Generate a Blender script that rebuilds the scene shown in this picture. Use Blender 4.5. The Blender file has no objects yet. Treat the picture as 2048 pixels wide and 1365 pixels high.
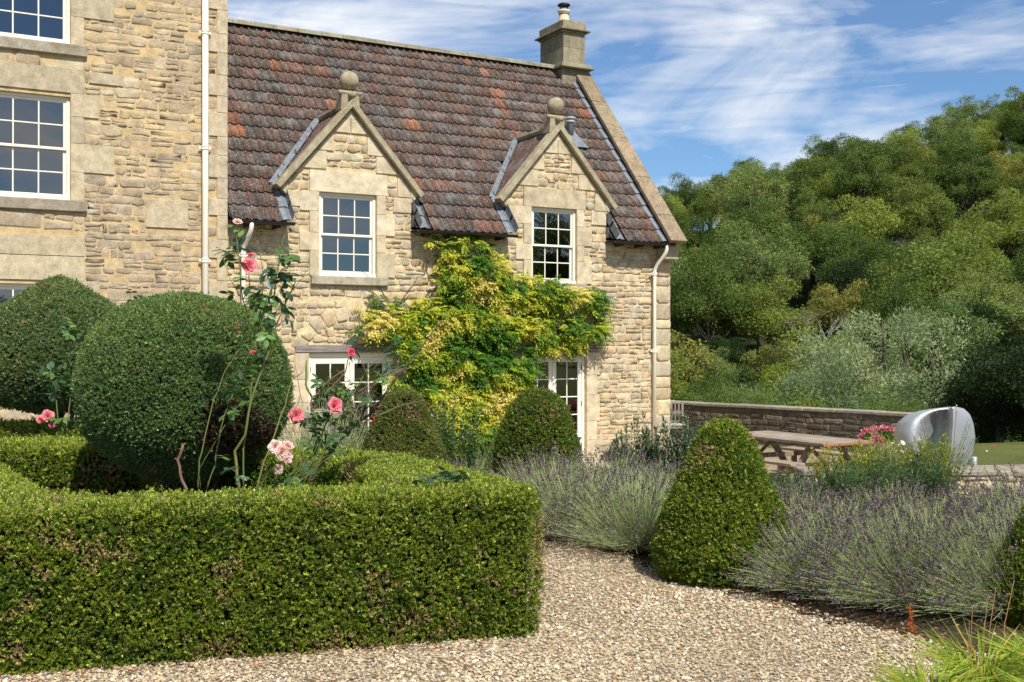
import bpy, bmesh, math, random
import numpy as np
from mathutils import Vector, Matrix
from mathutils.geometry import tessellate_polygon

random.seed(11)
RNG = np.random.default_rng(11)
R = math.radians
scene = bpy.context.scene
COL = scene.collection

# ------------------------------------------------------------ camera, sky, sun, exposure
FPX = 2200.0                                  # focal length in pixels of a 2048 px wide picture
TH = math.atan(FPX / 3976.0)                  # the camera looks this far to the right of the facade's normal
CT, ST = math.cos(TH), math.sin(TH)
CAMY, EYE = -17.72, 1.6
cam_data = bpy.data.cameras.new("camera")
cam_data.sensor_width = 36.0
cam_data.lens = 36.0 * FPX / 2048.0
cam_data.shift_y = 0.0037
cam_data.clip_start, cam_data.clip_end = 0.1, 3000.0
cam = bpy.data.objects.new("camera", cam_data)
COL.objects.link(cam)
cam.location = (0, CAMY, EYE)
cam.rotation_euler = (R(90), 0, -TH)
scene.camera = cam

SUN_EL, SUN_AZ = 50.0, 4.0                    # azimuth measured from the facade's outward normal, to the left
sx, sy = -math.sin(R(SUN_AZ)), -math.cos(R(SUN_AZ))
sdir = Vector((sx * math.cos(R(SUN_EL)), sy * math.cos(R(SUN_EL)), math.sin(R(SUN_EL))))
sun_data = bpy.data.lights.new("sun", 'SUN')
sun_data.energy = 5.0
sun_data.angle = R(0.53)
sun_data.color = (1.0, 0.95, 0.86)
sun = bpy.data.objects.new("sun", sun_data)
COL.objects.link(sun)
sun.rotation_euler = sdir.to_track_quat('Z', 'Y').to_euler()
sun.location = (0, -10, 30)

world = bpy.data.worlds.new("World")
scene.world = world
world.use_nodes = True
wt = world.node_tree
wt.nodes.clear()
def wn(t, **k):
    n = wt.nodes.new(t)
    for a, b in k.items(): setattr(n, a, b)
    return n
wo = wn('ShaderNodeOutputWorld'); bg = wn('ShaderNodeBackground')
sky = wn('ShaderNodeTexSky', sky_type='NISHITA', sun_disc=False)
sky.sun_elevation = R(SUN_EL)
sky.sun_rotation = math.atan2(sdir.x, sdir.y)
sky.altitude = 100; sky.air_density = 1.0; sky.dust_density = 0.25; sky.ozone_density = 2.2
tc = wn('ShaderNodeTexCoord')
mp = wn('ShaderNodeMapping'); mp.inputs['Rotation'].default_value = (R(12), R(-14), R(30)); mp.inputs['Scale'].default_value = (1.7, 1.7, 4.2)
mp.inputs['Location'].default_value = (0.1, 2.0, 1.5)
n1 = wn('ShaderNodeTexNoise'); n1.inputs['Scale'].default_value = 1.9; n1.inputs['Detail'].default_value = 9; n1.inputs['Roughness'].default_value = 0.56; n1.inputs['Distortion'].default_value = 0.55
mp2 = wn('ShaderNodeMapping'); mp2.inputs['Rotation'].default_value = (R(20), R(-22), R(30)); mp2.inputs['Scale'].default_value = (3, 3, 26)
n2 = wn('ShaderNodeTexNoise'); n2.inputs['Scale'].default_value = 2.6; n2.inputs['Detail'].default_value = 6; n2.inputs['Roughness'].default_value = 0.6; n2.inputs['Distortion'].default_value = 0.8
ad = wn('ShaderNodeMath', operation='MULTIPLY_ADD'); ad.inputs[1].default_value = 0.22
cr = wn('ShaderNodeValToRGB')
cr.color_ramp.elements[0].position = 0.55; cr.color_ramp.elements[0].color = (0.04, 0.04, 0.04, 1)
cr.color_ramp.elements[1].position = 0.75; cr.color_ramp.elements[1].color = (0.93, 0.93, 0.93, 1)
mx = wn('ShaderNodeMixRGB'); mx.inputs['Color2'].default_value = (8.3, 8.6, 9.0, 1)
tint = wn('ShaderNodeMixRGB', blend_type='MULTIPLY'); tint.inputs['Fac'].default_value = 1; tint.inputs['Color2'].default_value = (0.62, 0.86, 1.08, 1)
L = wt.links.new
L(tc.outputs['Generated'], mp.inputs['Vector']); L(mp.outputs[0], n1.inputs['Vector'])
L(tc.outputs['Generated'], mp2.inputs['Vector']); L(mp2.outputs[0], n2.inputs['Vector'])
L(n2.outputs['Fac'], ad.inputs[0]); L(n1.outputs['Fac'], ad.inputs[2]); L(ad.outputs[0], cr.inputs['Fac'])
L(cr.outputs['Color'], mx.inputs['Fac']); L(sky.outputs['Color'], tint.inputs['Color1']); L(tint.outputs['Color'], mx.inputs['Color1'])
L(mx.outputs['Color'], bg.inputs['Color']); L(bg.outputs[0], wo.inputs['Surface'])
bg.inputs['Strength'].default_value = 0.1

vs = scene.view_settings
vs.view_transform = 'Standard'; vs.look = 'None'; vs.exposure = 0.2; vs.gamma = 1.0; vs.use_curve_mapping = False
scene.cycles.max_bounces = 6
scene.cycles.diffuse_bounces = 3
scene.cycles.glossy_bounces = 3
scene.cycles.transmission_bounces = 3
scene.cycles.transparent_max_bounces = 6
scene.cycles.use_denoising = True

# ------------------------------------------------------------ places
def cf(l, d, z=0.0):
    """metres to the right of / ahead of the camera -> world"""
    return Vector((l * CT + d * ST, CAMY - l * ST + d * CT, z))
def cfa(l, d):
    return l * CT + d * ST, CAMY - l * ST + d * CT
def tocf(X, Y):
    return X * CT - (Y - CAMY) * ST, X * ST + (Y - CAMY) * CT
def smooth(a, b, x):
    t = np.clip((x - a) / (b - a), 0, 1)
    return t * t * (3 - 2 * t)

def hash3(ix, iy, iz, seed):
    h = (ix * 374761393 + iy * 668265263 + iz * 2147483647 + seed * 974711) & 0xffffffff
    h = ((h ^ (h >> 13)) * 1274126177) & 0xffffffff
    h = (h ^ (h >> 16)) & 0xffffffff
    return h.astype(np.float64) / 4294967295.0
def vnoise(P, scale, seed=0):
    q = np.asarray(P, dtype=np.float64) * scale + 1000.0
    i = np.floor(q).astype(np.int64); f = q - i; f = f * f * (3 - 2 * f)
    out = 0
    for dx in (0, 1):
        for dy in (0, 1):
            for dz in (0, 1):
                w = (f[:, 0] if dx else 1 - f[:, 0]) * (f[:, 1] if dy else 1 - f[:, 1]) * (f[:, 2] if dz else 1 - f[:, 2])
                out = out + w * hash3(i[:, 0] + dx, i[:, 1] + dy, i[:, 2] + dz, seed)
    return out
def fnoise(P, scale, seed=0):
    return 0.55 * vnoise(P, scale, seed) + 0.3 * vnoise(P, scale * 2.1, seed + 1) + 0.15 * vnoise(P, scale * 4.3, seed + 2)

def hgt(l, d):
    """terrain height at camera-frame place"""
    l = np.asarray(l, float); d = np.asarray(d, float)
    h = -0.65 * smooth(11.2, 14.2, d)
    # the lawn edge and valley beyond the garden wall
    edge = 27.5 - 1.0 * np.clip(l - 4, 0, 5)
    edge = np.where(l < 4, 27.5, edge)
    edge = np.where(l > 9, np.clip(22.5 + (l - 9) * 0.3, 0, 32), edge)
    h = h + (-8.3) * smooth(0, 1, (d - edge - 1.0) / 34.0)
    ridge = 24.0 + (np.clip(l, -40, 150) - 32) * 0.24
    h = h + (ridge + 9) * smooth(68, 245, d) ** 0.9
    return h
def hg(l, d): return float(hgt(l, d))
def on(l, d, dz=0.0): return cf(l, d, hg(l, d) + dz)

# ------------------------------------------------------------ object helpers
def link(o, parent=None):
    COL.objects.link(o)
    if parent is not None: o.parent = parent
    return o
def tag(o, label=None, cat=None, group=None, kind=None):
    if label: o['label'] = label
    if cat: o['category'] = cat
    if group: o['group'] = group
    if kind: o['kind'] = kind
    return o
def thing(name, label, cat, loc=(0, 0, 0), rz=0.0, group=None):
    o = bpy.data.objects.new(name, None)
    o.empty_display_size = 0.2
    link(o); o.location = loc; o.rotation_euler = (0, 0, rz)
    return tag(o, label, cat, group)

class MB:
    """collects points and faces; every face carries a colour"""
    def __init__(s): s.v = []; s.f = []; s.c = []
    def add(s, vs, fs, col=(1, 1, 1)):
        b = len(s.v); s.v += [tuple(p) for p in vs]
        for k, f in enumerate(fs): s.f.append(tuple(i + b for i in f)); s.c.append(col[k] if isinstance(col, list) else col)
        return b
    def box(s, x0, x1, y0, y1, z0, z1, col=(1, 1, 1), bev=0.0, M=None):
        if bev <= 0:
            vs = [(x, y, z) for z in (z0, z1) for y in (y0, y1) for x in (x0, x1)]
            fs = [(0, 2, 3, 1), (4, 5, 7, 6), (0, 1, 5, 4), (2, 6, 7, 3), (0, 4, 6, 2), (1, 3, 7, 5)]
        else:
            b = min(bev, (x1 - x0) * .45, (y1 - y0) * .45, (z1 - z0) * .45)
            ring = [(x0 + b, y0, ), (x1 - b, y0), (x1, y0 + b), (x1, y1 - b), (x1 - b, y1), (x0 + b, y1), (x0, y1 - b), (x0, y0 + b)]
            inn = [(x0 + b, y0 + b), (x1 - b, y0 + b), (x1 - b, y0 + b), (x1 - b, y1 - b), (x1 - b, y1 - b), (x0 + b, y1 - b), (x0 + b, y1 - b), (x0 + b, y0 + b)]
            vs = [(x, y, z0) for x, y in inn] + [(x, y, z0 + b) for x, y in ring] + [(x, y, z1 - b) for x, y in ring] + [(x, y, z1) for x, y in inn]
            fs = []
            for k in range(3):
                for i in range(8):
                    j = (i + 1) % 8
                    fs.append((k * 8 + i, k * 8 + j, k * 8 + 8 + j, k * 8 + 8 + i))
            fs.append((6, 4, 2, 0)); fs.append((24, 26, 28, 30))
        if M is not None: vs = [M @ Vector(p) for p in vs]
        s.add(vs, fs, col)
    def tube(s, pts, rads, n=6, col=(1, 1, 1), cap=True):
        pts = [Vector(p) for p in pts]
        if not hasattr(rads, '__len__'): rads = [rads] * len(pts)
        vs = []; prev = None
        for i, p in enumerate(pts):
            t = (pts[min(i + 1, len(pts) - 1)] - pts[max(i - 1, 0)])
            if t.length < 1e-9: t = Vector((0, 0, 1))
            t.normalize()
            a = Vector((0, 0, 1)) if abs(t.z) < 0.9 else Vector((1, 0, 0))
            if prev is not None: a = prev
            u = a - t * a.dot(t)
            if u.length < 1e-6: u = t.orthogonal()
            u.normalize(); prev = u; w = t.cross(u)
            for k in range(n):
                an = 2 * math.pi * k / n
                vs.append(p + (u * math.cos(an) + w * math.sin(an)) * rads[i])
        fs = []
        for i in range(len(pts) - 1):
            for k in range(n):
                k2 = (k + 1) % n
                fs.append((i * n + k, i * n + k2, (i + 1) * n + k2, (i + 1) * n + k))
        if cap:
            fs.append(tuple(range(n - 1, -1, -1))); fs.append(tuple((len(pts) - 1) * n + k for k in range(n)))
        s.add(vs, fs, col)
    def lathe(s, prof, n=16, c=(0, 0, 0), col=(1, 1, 1), sq=1.0):
        vs = []; fs = []
        for (r, z) in prof:
            for k in range(n):
                a = 2 * math.pi * k / n
                vs.append((c[0] + r * math.cos(a), c[1] + r * math.sin(a) * sq, c[2] + z))
        for i in range(len(prof) - 1):
            for k in range(n):
                k2 = (k + 1) % n
                fs.append((i * n + k, i * n + k2, (i + 1) * n + k2, (i + 1) * n + k))
        fs.append(tuple(range(n - 1, -1, -1))); fs.append(tuple((len(prof) - 1) * n + k for k in range(n)))
        s.add(vs, fs, col)
    def prism(s, poly, y0, y1, col=(1, 1, 1)):
        """polygon in (x, z) extruded along y"""
        n = len(poly)
        vs = [(x, y0, z) for x, z in poly] + [(x, y1, z) for x, z in poly]
        fs = [tuple(range(n)), tuple(range(2 * n - 1, n - 1, -1))]
        for i in range(n):
            j = (i + 1) % n
            fs.append((i, i + n, j + n, j))
        s.add(vs, fs, col)
    def build(s, name, mat, parent=None, smooth_=False, fix=False, kind=None):
        me = bpy.data.meshes.new(name)
        me.from_pydata(s.v, [], s.f)
        a = me.attributes.new('Col', 'FLOAT_COLOR', 'FACE')
        a.data.foreach_set('color', np.array([(c[0], c[1], c[2], 1.0) for c in s.c], dtype=np.float32).ravel())
        if fix:
            bm = bmesh.new(); bm.from_mesh(me); bmesh.ops.recalc_face_normals(bm, faces=bm.faces); bm.to_mesh(me); bm.free()
        if smooth_: me.polygons.foreach_set('use_smooth', [True] * len(me.polygons))
        me.materials.append(mat); me.update()
        o = bpy.data.objects.new(name, me); link(o, parent)
        if kind: o['kind'] = kind
        return o

def quads_mesh(name, V, C, mat, parent=None, kind=None, smooth_=False):
    """V (n,4,3) quads, C (n,3) colours"""
    n = len(V); me = bpy.data.meshes.new(name)
    me.vertices.add(n * 4); me.loops.add(n * 4); me.polygons.add(n)
    me.vertices.foreach_set('co', np.ascontiguousarray(V, dtype=np.float32).ravel())
    me.loops.foreach_set('vertex_index', np.arange(n * 4, dtype=np.int32))
    me.polygons.foreach_set('loop_start', np.arange(0, n * 4, 4, dtype=np.int32))
    me.polygons.foreach_set('loop_total', np.full(n, 4, dtype=np.int32))
    if smooth_: me.polygons.foreach_set('use_smooth', np.ones(n, dtype=bool))
    a = me.attributes.new('Col', 'FLOAT_COLOR', 'FACE')
    c4 = np.ones((n, 4), dtype=np.float32); c4[:, :3] = C
    a.data.foreach_set('color', c4.ravel())
    me.materials.append(mat); me.update(calc_edges=True)
    o = bpy.data.objects.new(name, me); link(o, parent)
    if kind: o['kind'] = kind
    return o

def unit(A): return A / (np.linalg.norm(A, axis=1, keepdims=True) + 1e-9)
def leaf_quads(P, D, N, Ln, W, fold=0.12):
    """diamond leaves: P base, D direction of the tip, N normal"""
    D = unit(D); S = unit(np.cross(N, D)); N2 = np.cross(D, S)
    Ln = np.broadcast_to(np.asarray(Ln, float), (len(P),))[:, None]; W = np.broadcast_to(np.asarray(W, float), (len(P),))[:, None]
    mid = P + D * Ln * 0.45
    V = np.empty((len(P), 4, 3))
    V[:, 0] = P; V[:, 1] = mid + S * W * .5 + N2 * W * fold; V[:, 2] = P + D * Ln; V[:, 3] = mid - S * W * .5 + N2 * W * fold
    return V
def rvec(n): return unit(RNG.normal(size=(n, 3)))
def mixc(a, b, t): return np.asarray(a) * (1 - t)[:, None] + np.asarray(b) * t[:, None]

# ------------------------------------------------------------ materials
def newmat(name):
    m = bpy.data.materials.new(name); m.use_nodes = True
    nt = m.node_tree; b = nt.nodes['Principled BSDF']
    return m, nt, b
def nd(nt, t, **k):
    n = nt.nodes.new(t)
    for a, v in k.items():
        if a.startswith('i_'): n.inputs[a[2:].replace('_', ' ')].default_value = v
        else: setattr(n, a, v)
    return n
def ramp(nt, fac, stops):
    r = nt.nodes.new('ShaderNodeValToRGB'); e = r.color_ramp.elements
    while len(e) < len(stops): e.new(0.5)
    for i, (p, c) in enumerate(stops): e[i].position = p; e[i].color = (c[0], c[1], c[2], 1)
    nt.links.new(fac, r.inputs['Fac']); return r.outputs['Color']
def mult(nt, a, b, fac=1.0, mode='MULTIPLY'):
    m = nt.nodes.new('ShaderNodeMixRGB'); m.blend_type = mode
    for s, v in (('Color1', a), ('Color2', b), ('Fac', fac)):
        if isinstance(v, (int, float)): m.inputs[s].default_value = v
        elif isinstance(v, tuple): m.inputs[s].default_value = (*v, 1)
        else: nt.links.new(v, m.inputs[s])
    return m.outputs['Color']
def objco(nt):
    g = nt.nodes.new('ShaderNodeNewGeometry'); return g.outputs['Position']
def noise(nt, sc, det=4, rough=0.55, dist=0.0, vec=None):
    n = nd(nt, 'ShaderNodeTexNoise', i_Scale=sc, i_Detail=det, i_Roughness=rough, i_Distortion=dist)
    nt.links.new(vec if vec is not None else objco(nt), n.inputs['Vector']); return n.outputs['Fac']
def bump(nt, b, h, strength=0.5, dist=0.01):
    n = nd(nt, 'ShaderNodeBump', i_Strength=strength, i_Distance=dist)
    nt.links.new(h, n.inputs['Height']); nt.links.new(n.outputs[0], b.inputs['Normal']); return n
def attr(nt): return nd(nt, 'ShaderNodeAttribute', attribute_name='Col').outputs['Color']

def stone_mat(name, lichen=0.5, dark=(0.50, 0.48, 0.44), bs=0.7, bscale=55, pale=(1.25, 1.22, 1.15), pit=0.0, patina=0.0):
    m, nt, b = newmat(name)
    c = attr(nt)
    c = mult(nt, c, ramp(nt, noise(nt, 7, 5, 0.65), [(0.3, (0.72, 0.70, 0.66)), (0.62, (1.14, 1.12, 1.08))]))
    c = mult(nt, c, ramp(nt, noise(nt, 60, 4, 0.7), [(0.3, (0.66, 0.64, 0.6)), (0.55, (1.0, 1.0, 1.0)), (0.75, pale)]), 0.85)
    lf = ramp(nt, noise(nt, 2.2, 7, 0.72, 0.3), [(0.50, (0, 0, 0)), (0.64, (1, 1, 1))])
    c = mult(nt, c, mult(nt, c, dark, 1.0), mult(nt, lf, (lichen,) * 3), 'MIX')
    if pit:
        v = nd(nt, 'ShaderNodeTexVoronoi', i_Scale=pit); nt.links.new(objco(nt), v.inputs['Vector'])
        c = mult(nt, c, ramp(nt, v.outputs['Distance'], [(0.2, (0.30, 0.25, 0.2)), (0.34, (1, 1, 1))]), 0.9)
    if patina:
        g1 = mult(nt, noise(nt, 1.5, 8, 0.74, 0.5), noise(nt, 13, 5, 0.7), 0.28, 'MIX')
        c = mult(nt, c, mult(nt, (0.40, 0.325, 0.23), ramp(nt, noise(nt, 26, 5, 0.75), [(.32, (.55, .52, .5)), (.62, (1.35, 1.3, 1.22))])), ramp(nt, g1, [(0.49, (0, 0, 0)), (0.60, (patina,) * 3)]), 'MIX')
        mp_ = nd(nt, 'ShaderNodeMapping'); mp_.inputs['Location'].default_value = (7, 3, 11); nt.links.new(objco(nt), mp_.inputs['Vector'])
        g2 = noise(nt, 2.4, 7, 0.7, 0.4, mp_.outputs[0])
        c = mult(nt, c, (0.66, 0.46, 0.235), ramp(nt, g2, [(0.54, (0, 0, 0)), (0.62, (patina * .8,) * 3)]), 'MIX')
        mp3 = nd(nt, 'ShaderNodeMapping'); mp3.inputs['Location'].default_value = (17, 5, 1); nt.links.new(objco(nt), mp3.inputs['Vector'])
        c = mult(nt, c, (0.58, 0.54, 0.45), ramp(nt, noise(nt, 3.4, 7, 0.7, 0.2, mp3.outputs[0]), [(0.58, (0, 0, 0)), (0.66, (patina * .7,) * 3)]), 'MIX')
    nt.links.new(c, b.inputs['Base Color']); b.inputs['Roughness'].default_value = 0.92; b.inputs['Specular IOR Level'].default_value = 0.2
    h = mult(nt, noise(nt, bscale, 6, 0.75), noise(nt, bscale * 0.3, 3, 0.6), 0.5, 'MIX')
    bump(nt, b, h, bs, 0.02)
    return m
def plain(name, col, rough=0.6, metal=0.0, var=0.12, sc=12, bs=0.0, spec=0.4, useattr=False):
    m, nt, b = newmat(name)
    c = ramp(nt, noise(nt, sc, 5, 0.6), [(0.25, tuple(x * (1 - var) for x in col)), (0.75, tuple(min(1, x * (1 + var)) for x in col))])
    if useattr: c = mult(nt, c, attr(nt))
    nt.links.new(c, b.inputs['Base Color']); b.inputs['Roughness'].default_value = rough; b.inputs['Metallic'].default_value = metal
    b.inputs['Specular IOR Level'].default_value = spec
    if bs: bump(nt, b, noise(nt, sc * 6, 4, 0.6), bs, 0.004)
    return m
def leaf_mat(name, trans=0.3, rough=0.45, spec=0.35, vs=9):
    m, nt, b = newmat(name)
    c = attr(nt)
    if name == 'tree_leaf':
        oi = nd(nt, 'ShaderNodeObjectInfo'); c = mult(nt, c, ramp(nt, oi.outputs['Random'], [(0.0, (.72, .74, .72)), (.35, (.95, 1.0, .9)), (.65, (1.2, 1.12, .9)), (1.0, (1.35, 1.3, 1.2))]))
    if vs: c = mult(nt, c, ramp(nt, noise(nt, vs, 3), [(0.3, (0.8, 0.82, 0.8)), (0.7, (1.15, 1.12, 1.1))]))
    nt.links.new(c, b.inputs['Base Color']); b.inputs['Roughness'].default_value = rough; b.inputs['Specular IOR Level'].default_value = spec
    t = nd(nt, 'ShaderNodeBsdfTranslucent'); nt.links.new(mult(nt, c, (1.2, 1.25, 0.6)), t.inputs['Color'])
    mx_ = nd(nt, 'ShaderNodeMixShader'); mx_.inputs[0].default_value = trans
    out = nt.nodes['Material Output']
    nt.links.new(b.outputs[0], mx_.inputs[1]); nt.links.new(t.outputs[0], mx_.inputs[2]); nt.links.new(mx_.outputs[0], out.inputs['Surface'])
    return m
def wood_mat(name, col, dark, sc=(1, 1, 14), axis='X'):
    m, nt, b = newmat(name)
    mpn = nd(nt, 'ShaderNodeMapping'); s = {'X': (2.5, 40, 40), 'Y': (40, 2.5, 40), 'Z': (40, 40, 2.5)}[axis]
    mpn.inputs['Scale'].default_value = s; t = nd(nt, 'ShaderNodeTexCoord'); nt.links.new(t.outputs['Object'], mpn.inputs['Vector'])
    g = noise(nt, 1.0, 6, 0.65, 0.4, mpn.outputs[0])
    c = ramp(nt, g, [(0.35, dark), (0.6, col)])
    c = mult(nt, c, attr(nt))
    c = mult(nt, c, ramp(nt, noise(nt, 4, 4), [(0.3, (0.8, 0.78, 0.75)), (0.7, (1.12, 1.12, 1.1))]))
    nt.links.new(c, b.inputs['Base Color']); b.inputs['Roughness'].default_value = 0.8; b.inputs['Specular IOR Level'].default_value = 0.25
    bump(nt, b, g, 0.5, 0.004)
    return m

M = {}
M['stone'] = stone_mat('rubble_limestone', 0.35, bs=0.9)
M['stone_main'] = stone_mat('old_rubble_limestone', 0.5, dark=(0.62, 0.60, 0.56), bs=1.0, patina=0.62)
M['ashlar'] = stone_mat('dressed_limestone', 0.35, dark=(0.74, 0.72, 0.68), bs=0.35, bscale=80, pale=(1.12, 1.1, 1.06))
M['coping'] = stone_mat('weathered_coping_stone', 0.7, dark=(0.60, 0.56, 0.46), bs=0.8, bscale=90)
M['pitted'] = stone_mat('pitted_coping_stone', 0.3, bs=0.9, bscale=90, pit=26)
M['mortar'] = stone_mat('sandy_lime_mortar', 0.15, bs=0.9, bscale=70)
M['mortar_main'] = stone_mat('orange_lime_mortar', 0.4, dark=(0.66, 0.66, 0.68), bs=1.0, bscale=45, patina=0.72)
M['dark_stone'] = stone_mat('dark_wall_stone', 0.6, dark=(0.62, 0.60, 0.58), bs=0.9, pale=(1.6, 1.55, 1.5))
m, nt, b = newmat('clay_tile'); M['tile'] = m
c = attr(nt)
c = mult(nt, c, ramp(nt, noise(nt, 9, 5, 0.7), [(0.3, (0.6, 0.6, 0.62)), (0.68, (1.3, 1.2, 1.12))]))
c = mult(nt, c, (0.30, 0.30, 0.29), ramp(nt, noise(nt, 3.1, 6, 0.7), [(0.5, (0, 0, 0)), (0.72, (.55, .55, .55))]), 'MIX')
c = mult(nt, c, (0.48, 0.47, 0.43), ramp(nt, noise(nt, 36, 4, 0.65), [(0.60, (0, 0, 0)), (0.65, (.85, .85, .85))]), 'MIX')
c = mult(nt, c, (0.02, 0.018, 0.016), ramp(nt, noise(nt, 24, 4, 0.75), [(0.30, (.75, .75, .75)), (0.42, (0, 0, 0))]), 'MIX')
nt.links.new(c, b.inputs['Base Color']); b.inputs['Roughness'].default_value = 0.85; b.inputs['Specular IOR Level'].default_value = 0.25
bump(nt, b, noise(nt, 70, 5, 0.7), 0.5, 0.008)
M['lead'] = plain('lead_flashing', (0.19, 0.21, 0.235), 0.55, 0.2, 0.35, 9, 0.3)
M['lead_dark'] = plain('tarred_gutter', (0.018, 0.018, 0.02), 0.4, 0, 0.3, 10)
M['cream'] = plain('cream_paint', (0.80, 0.75, 0.63), 0.4, 0, 0.05, 6)
M['pipe'] = plain('cream_pipe_paint', (0.86, 0.80, 0.67), 0.45, 0, 0.05, 5)
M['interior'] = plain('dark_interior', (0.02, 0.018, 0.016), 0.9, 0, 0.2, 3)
M['curtain'] = plain('grey_curtain', (0.13, 0.12, 0.10), 0.9, 0, 0.15, 5)
m, nt, b = newmat('window_glass'); M['glass'] = m
nt.nodes.remove(b)
tr = nd(nt, 'ShaderNodeBsdfTransparent', i_Color=(0.75, 0.8, 0.8, 1)); gl = nd(nt, 'ShaderNodeBsdfGlossy', i_Roughness=0.0)
fr = nd(nt, 'ShaderNodeFresnel', i_IOR=2.7); mm = nd(nt, 'ShaderNodeMixShader')
bn = nd(nt, 'ShaderNodeBump', i_Strength=0.03, i_Distance=0.02); nt.links.new(noise(nt, 1.6, 2), bn.inputs['Height']); nt.links.new(bn.outputs[0], gl.inputs['Normal'])
nt.links.new(fr.outputs[0], mm.inputs[0]); nt.links.new(tr.outputs[0], mm.inputs[1]); nt.links.new(gl.outputs[0], mm.inputs[2])
nt.links.new(mm.outputs[0], nt.nodes['Material Output'].inputs['Surface'])
M['lintel'] = wood_mat('grey_oak', (0.30, 0.26, 0.24), (0.13, 0.11, 0.10), axis='X')
M['oak'] = wood_mat('silvered_oak', (0.40, 0.33, 0.255), (0.22, 0.17, 0.125), axis='Y')
M['oak_z'] = wood_mat('silvered_oak_upright', (0.33, 0.27, 0.21), (0.17, 0.13, 0.10), axis='Z')
M['teak'] = wood_mat('grey_teak', (0.33, 0.29, 0.24), (0.2, 0.17, 0.14), axis='Z')
M['leaf'] = leaf_mat('box_leaf', 0.30, 0.33, 0.42)
M['vine'] = leaf_mat('wisteria_leaf', 0.38, 0.5, 0.25, 4)
M['tree'] = leaf_mat('tree_leaf', 0.38, 0.6, 0.2, 0.5)
M['rose_leaf'] = leaf_mat('rose_leaf', 0.25, 0.4, 0.4, 20)
M['petal'] = leaf_mat('rose_petal', 0.3, 0.6, 0.2, 30)
M['herb'] = leaf_mat('herb', 0.2, 0.65, 0.2, 9)
M['bark'] = plain('bark', (0.09, 0.075, 0.055), 0.9, 0, 0.35, 9, 0.6, 0.1)
M['greybark'] = plain('pale_bark', (0.24, 0.22, 0.18), 0.9, 0, 0.3, 9, 0.6, 0.1)
M['stem'] = plain('stem', (1, 1, 1), 0.65, 0, 0.0, 30, 0, 0.2, True)
M['core'] = plain('core_shade', (0.018, 0.020, 0.008), 0.95, 0, 0.4, 20, 0.5, 0.05)  # near-black filler inside clipped box; shade between leaves put into its colour
M['terracotta'] = stone_mat('old_pot_stone', 0.5, bs=0.5)
m, nt, b = newmat('brushed_steel'); M['steel'] = m
b.inputs['Base Color'].default_value = (0.52, 0.53, 0.54, 1); b.inputs['Metallic'].default_value = 0.8; b.inputs['Roughness'].default_value = 0.6
bump(nt, b, noise(nt, 90, 3), 0.04, 0.003)
# gravel base, soil, grass
def ground_mat(name, stops, sc, bs, vor=0):
    m, nt, b = newmat(name)
    if vor:
        v = nd(nt, 'ShaderNodeTexVoronoi', i_Scale=vor); nt.links.new(objco(nt), v.inputs['Vector'])
        sp = nd(nt, 'ShaderNodeSeparateColor'); nt.links.new(v.outputs['Color'], sp.inputs[0])
        c = ramp(nt, sp.outputs[0], stops)
        c = mult(nt, c, ramp(nt, v.outputs['Distance'], [(0.25, (1, 1, 1)), (0.62, (.45, .42, .38))]))
        c = mult(nt, c, ramp(nt, noise(nt, 0.8, 5), [(0.3, (.88, .86, .83)), (0.7, (1.08, 1.07, 1.05))]))
        bump(nt, b, v.outputs['Distance'], -bs, 0.012)
        bb = b.inputs['Normal'].links[0].from_node; bb.invert = True; bb.inputs['Strength'].default_value = bs
    else:
        c = mult(nt, ramp(nt, noise(nt, sc, 6, 0.7), stops), ramp(nt, noise(nt, sc * 0.07, 4), [(0.3, (.75, .75, .7)), (0.7, (1.2, 1.2, 1.1))]))
        bump(nt, b, noise(nt, sc * 3, 5, 0.7), bs, 0.03)
    nt.links.new(c, b.inputs['Base Color']); b.inputs['Roughness'].default_value = 0.95; b.inputs['Specular IOR Level'].default_value = 0.15
    return m
M['gravel'] = ground_mat('gravel', [(0.0, (0.20, 0.155, 0.11)), (0.3, (0.42, 0.33, 0.21)), (0.7, (0.56, 0.45, 0.30)), (1.0, (0.66, 0.58, 0.44))], 1, 0.7, 52)
M['soil'] = ground_mat('soil', [(0.3, (0.035, 0.026, 0.018)), (0.7, (0.11, 0.08, 0.05))], 14, 0.8)
M['grass'] = ground_mat('grass', [(0.3, (0.07, 0.085, 0.02)), (0.7, (0.16, 0.17, 0.05))], 12, 0.8)
M['woodland'] = ground_mat('woodland_floor', [(0.3, (0.012, 0.02, 0.006)), (0.7, (0.03, 0.042, 0.012))], 1.2, 0.8)
M['paving'] = ground_mat('paving', [(0.3, (0.42, 0.37, 0.28)), (0.7, (0.6, 0.54, 0.42))], 5, 0.3)
M['pebble'] = plain('pebble', (1, 1, 1), 0.8, 0, 0.0, 60, 0, 0.3, True)

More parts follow.
